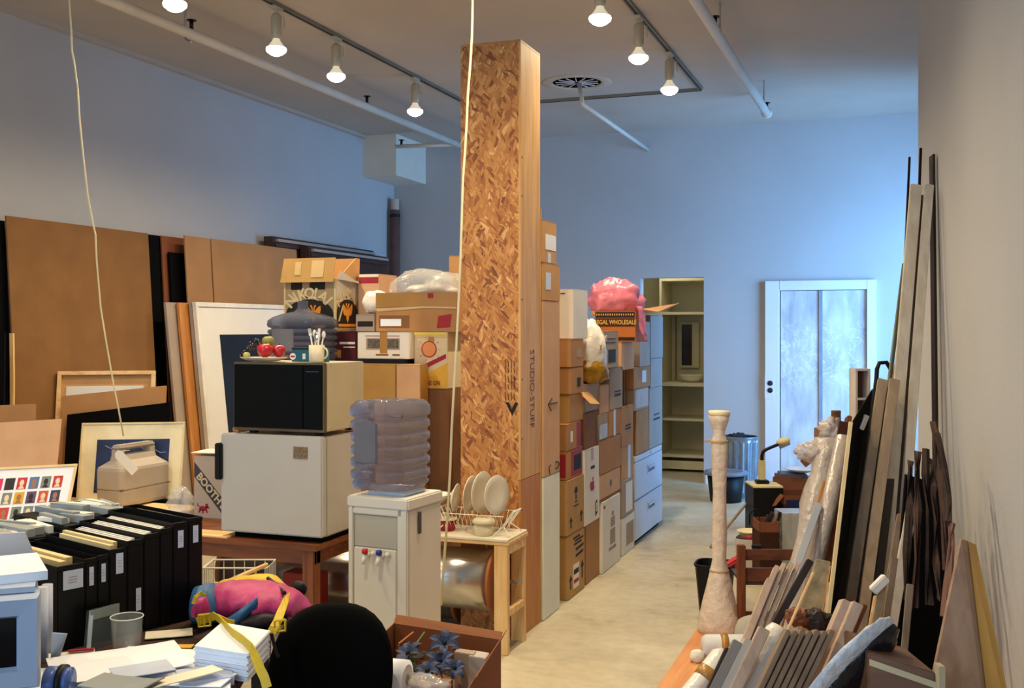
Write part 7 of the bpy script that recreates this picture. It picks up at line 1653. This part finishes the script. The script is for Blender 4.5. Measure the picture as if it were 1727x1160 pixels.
# gooseneck lamp
g0 = at(1285, 803, 7.75); g0.z = zl
t = thing('gooseneck_lamp', 'small lamp with black gooseneck and cream head on the black box', 'lamp', g0)
D6 = depth(g0); zt6 = at(1285, 776, D6).z
MB().obox((g0.x, g0.y, zl + .012), CAMR * .045, CAMF * .04, (0, 0, .012)).build('base', BLK, t, .004)
MB().obox((g0.x, g0.y, (zl + .024 + zt6) / 2), CAMR * .022, CAMF * .022, (0, 0, (zt6 - zl - .024) / 2)).build('stem', mat('cream_lid', ''), t, .004)
MB().tube([at(1285, 776, D6), at(1285, 768, D6), at(1287, 762, D6), at(1292, 758, D6), at(1301, 754, D6), at(1311, 750, D6), at(1316, 747, D6)], .012, 10).build('gooseneck', BLK, t, smooth=True)
c = at(1321, 744, D6); Rm = Matrix.Rotation(-.25, 3, CAMF); m = MB(); m.blob(c, (.052, .04, .028), .02, n=20, m=12, rot=Rm); m.build('head', mat('cream_lid', ''), t, smooth=True)
MB().beam(at(1314, 754, D6 - .02), at(1332, 746, D6 - .02), .03, .014, UP).build('chrome_strip', CHROME, t, .002)
# leaning stick by the trash can
rod((1271, 834, 7.9), (1240, 872), 7.6, .01, LUM, 'short grey stick leaning on the black box, towards the aisle', 'wooden_stick', 'stick')
# galvanised trash can
q = onZ(1248, 836, 0); Dq = depth(q); h_ = at(1248, 735, Dq).z; r_ = 30 / F * Dq
t = thing('trash_can', 'tall galvanised trash can by the far wall', 'trash can', (q.x, q.y, 0)); q.z = 0
m = MB(); n_ = 64; rings = []
for z_ in (0, .03, .05, h_ - .05, h_ - .03, h_ - .01, h_):
    ring = []; tap = .86 + .14 * z_ / h_
    for k in range(n_):
        a_ = 2 * math.pi * k / n_; rb = 1 + (.025 * (1 if (k // 2) % 2 else -1) if .04 < z_ < h_ - .04 else .03 if z_ > h_ - .02 else 0); ring.append(q + Vector((math.cos(a_) * r_ * tap * rb, math.sin(a_) * r_ * tap * rb, z_)))
    rings.append(ring)
for z_ in (h_, h_ - .08): rings.append([q + Vector((math.cos(2 * math.pi * k / n_) * r_ * .93, math.sin(2 * math.pi * k / n_) * r_ * .93, z_)) for k in range(n_)])
m.loft(rings); m.build('can', GALV, t)
MB().tube([q + Vector((-.02, -r_ * 1.02, h_ * .45)), q + Vector((.0, -r_ * 1.12, h_ * .42)), q + Vector((.05, -r_ * 1.12, h_ * .42)), q + Vector((.07, -r_ * 1.0, h_ * .45))], .006, 6).build('handle', GALV, t)
one(MB().blob((q.x - .01, q.y, h_ - .035), (r_ * .8, r_ * .8, .05), .5, 4, 3, n=24, m=10, fl=-.03), 'rubbish', mat('dark_rubbish', '#1c1c24', .8, var=.4), 'dark rubbish heaped in the trash can', 'rubbish')
# black bucket with lid
q = onZ(1224, 845, 0) ; Dq = depth(q); q = q + CAMF * .0; zz = at(1224, 797, Dq).z; r_ = 31 / F * Dq; q.z = 0
t = thing('lidded_bucket', 'low black bucket with a grey lid in front of the trash can', 'bucket', (q.x, q.y, 0))
MB().lathe([(r_ * .82, 0), (r_ * .84, .004), (r_ * 1.0, zz - .01)], (q.x, q.y, 0), 32).build('bucket', BLK, t, smooth=True)
MB().lathe([(r_ * 1.16, zz - .015), (r_ * 1.2, zz), (r_ * 1.14, zz + .016), (r_ * .9, zz + .022), (r_ * .85, zz + .016), (0, zz + .02)], (q.x, q.y, 0), 32).build('lid', mat('grey_lid', '#6c7484', .4), t, smooth=True)
# tall carton with two cans, and cubby shelf
tb, a, b, z4 = camb(1392, 1440, 727, 6.6, .25, CBD, 'tall brown carton with open flap carrying two stacked cans'); 
MB().prism([Vector((a.x, a.y, z4)), Vector((a.x, a.y, z4)) + CAMR * .06, Vector((a.x, a.y, z4 + .03)) + CAMR * .03, ], CAMF * .2).build('flap', CB, tb)
c = at(1410, 715, 6.75); c.z = z4 + .001
for i, (z0, h_, r_, mm, lb) in enumerate(((0, .045, .042, mat('brown_can', '#3c2a28', .4, var=.4, vs=30), 'lower of two stacked tins on the tall brown carton'), (.0455, .07, .030, mat('amber_can', '#6a4a30', .4, var=.5, vs=40), 'upper, slimmer tin of the two stacked on the tall brown carton'))):
    one(MB().lathe([(r_, 0), (r_ * 1.03, .003), (r_, .006), (r_, h_ - .006), (r_ * 1.03, h_ - .003), (r_ * .95, h_), (0, h_)], (c.x, c.y, c.z + z0), 22), 'tin_can', mm, lb, 'tin', smooth=True)
Ds = 7.2; a = at(1443, 622, Ds); b = at(1468, 622, Ds); t = thing('cubby_shelf', 'narrow grey cubby shelf with small compartments, against the pile near the door', 'shelf', Vector(((a.x + b.x) / 2, (a.y + b.y) / 2, 0)))
CUB = mat('cubby_grey', '#c8bcb0', .6); zt7 = a.z; a0, b0 = Vector((a.x, a.y, 0)), Vector((b.x, b.y, 0)); Lw = (b0 - a0)
dv = CAMF * .12
for p in (a0, b0 - Lw.normalized() * .014): MB().prism([p, p + Lw.normalized() * .014, p + Lw.normalized() * .014 + dv, p + dv], (0, 0, zt7)).build('side_panel', CUB, t)
MB().prism([a0 + dv, b0 + dv, b0 + dv * 1.1, a0 + dv * 1.1], (0, 0, zt7)).build('back_panel', mat('cubby_back', '#7a5444', .7), t)
for py in (622, 671, 703, 745, 790):
    z_ = at(1450, py, Ds).z; MB().prism([a0 + UP * (z_ - .014) + Lw.normalized() * .0141, b0 + UP * (z_ - .014) - Lw.normalized() * .0141, b0 + UP * (z_ - .014) + dv - Lw.normalized() * .0141, a0 + UP * (z_ - .014) + dv + Lw.normalized() * .0141], (0, 0, .014)).build('shelf', CUB, t)
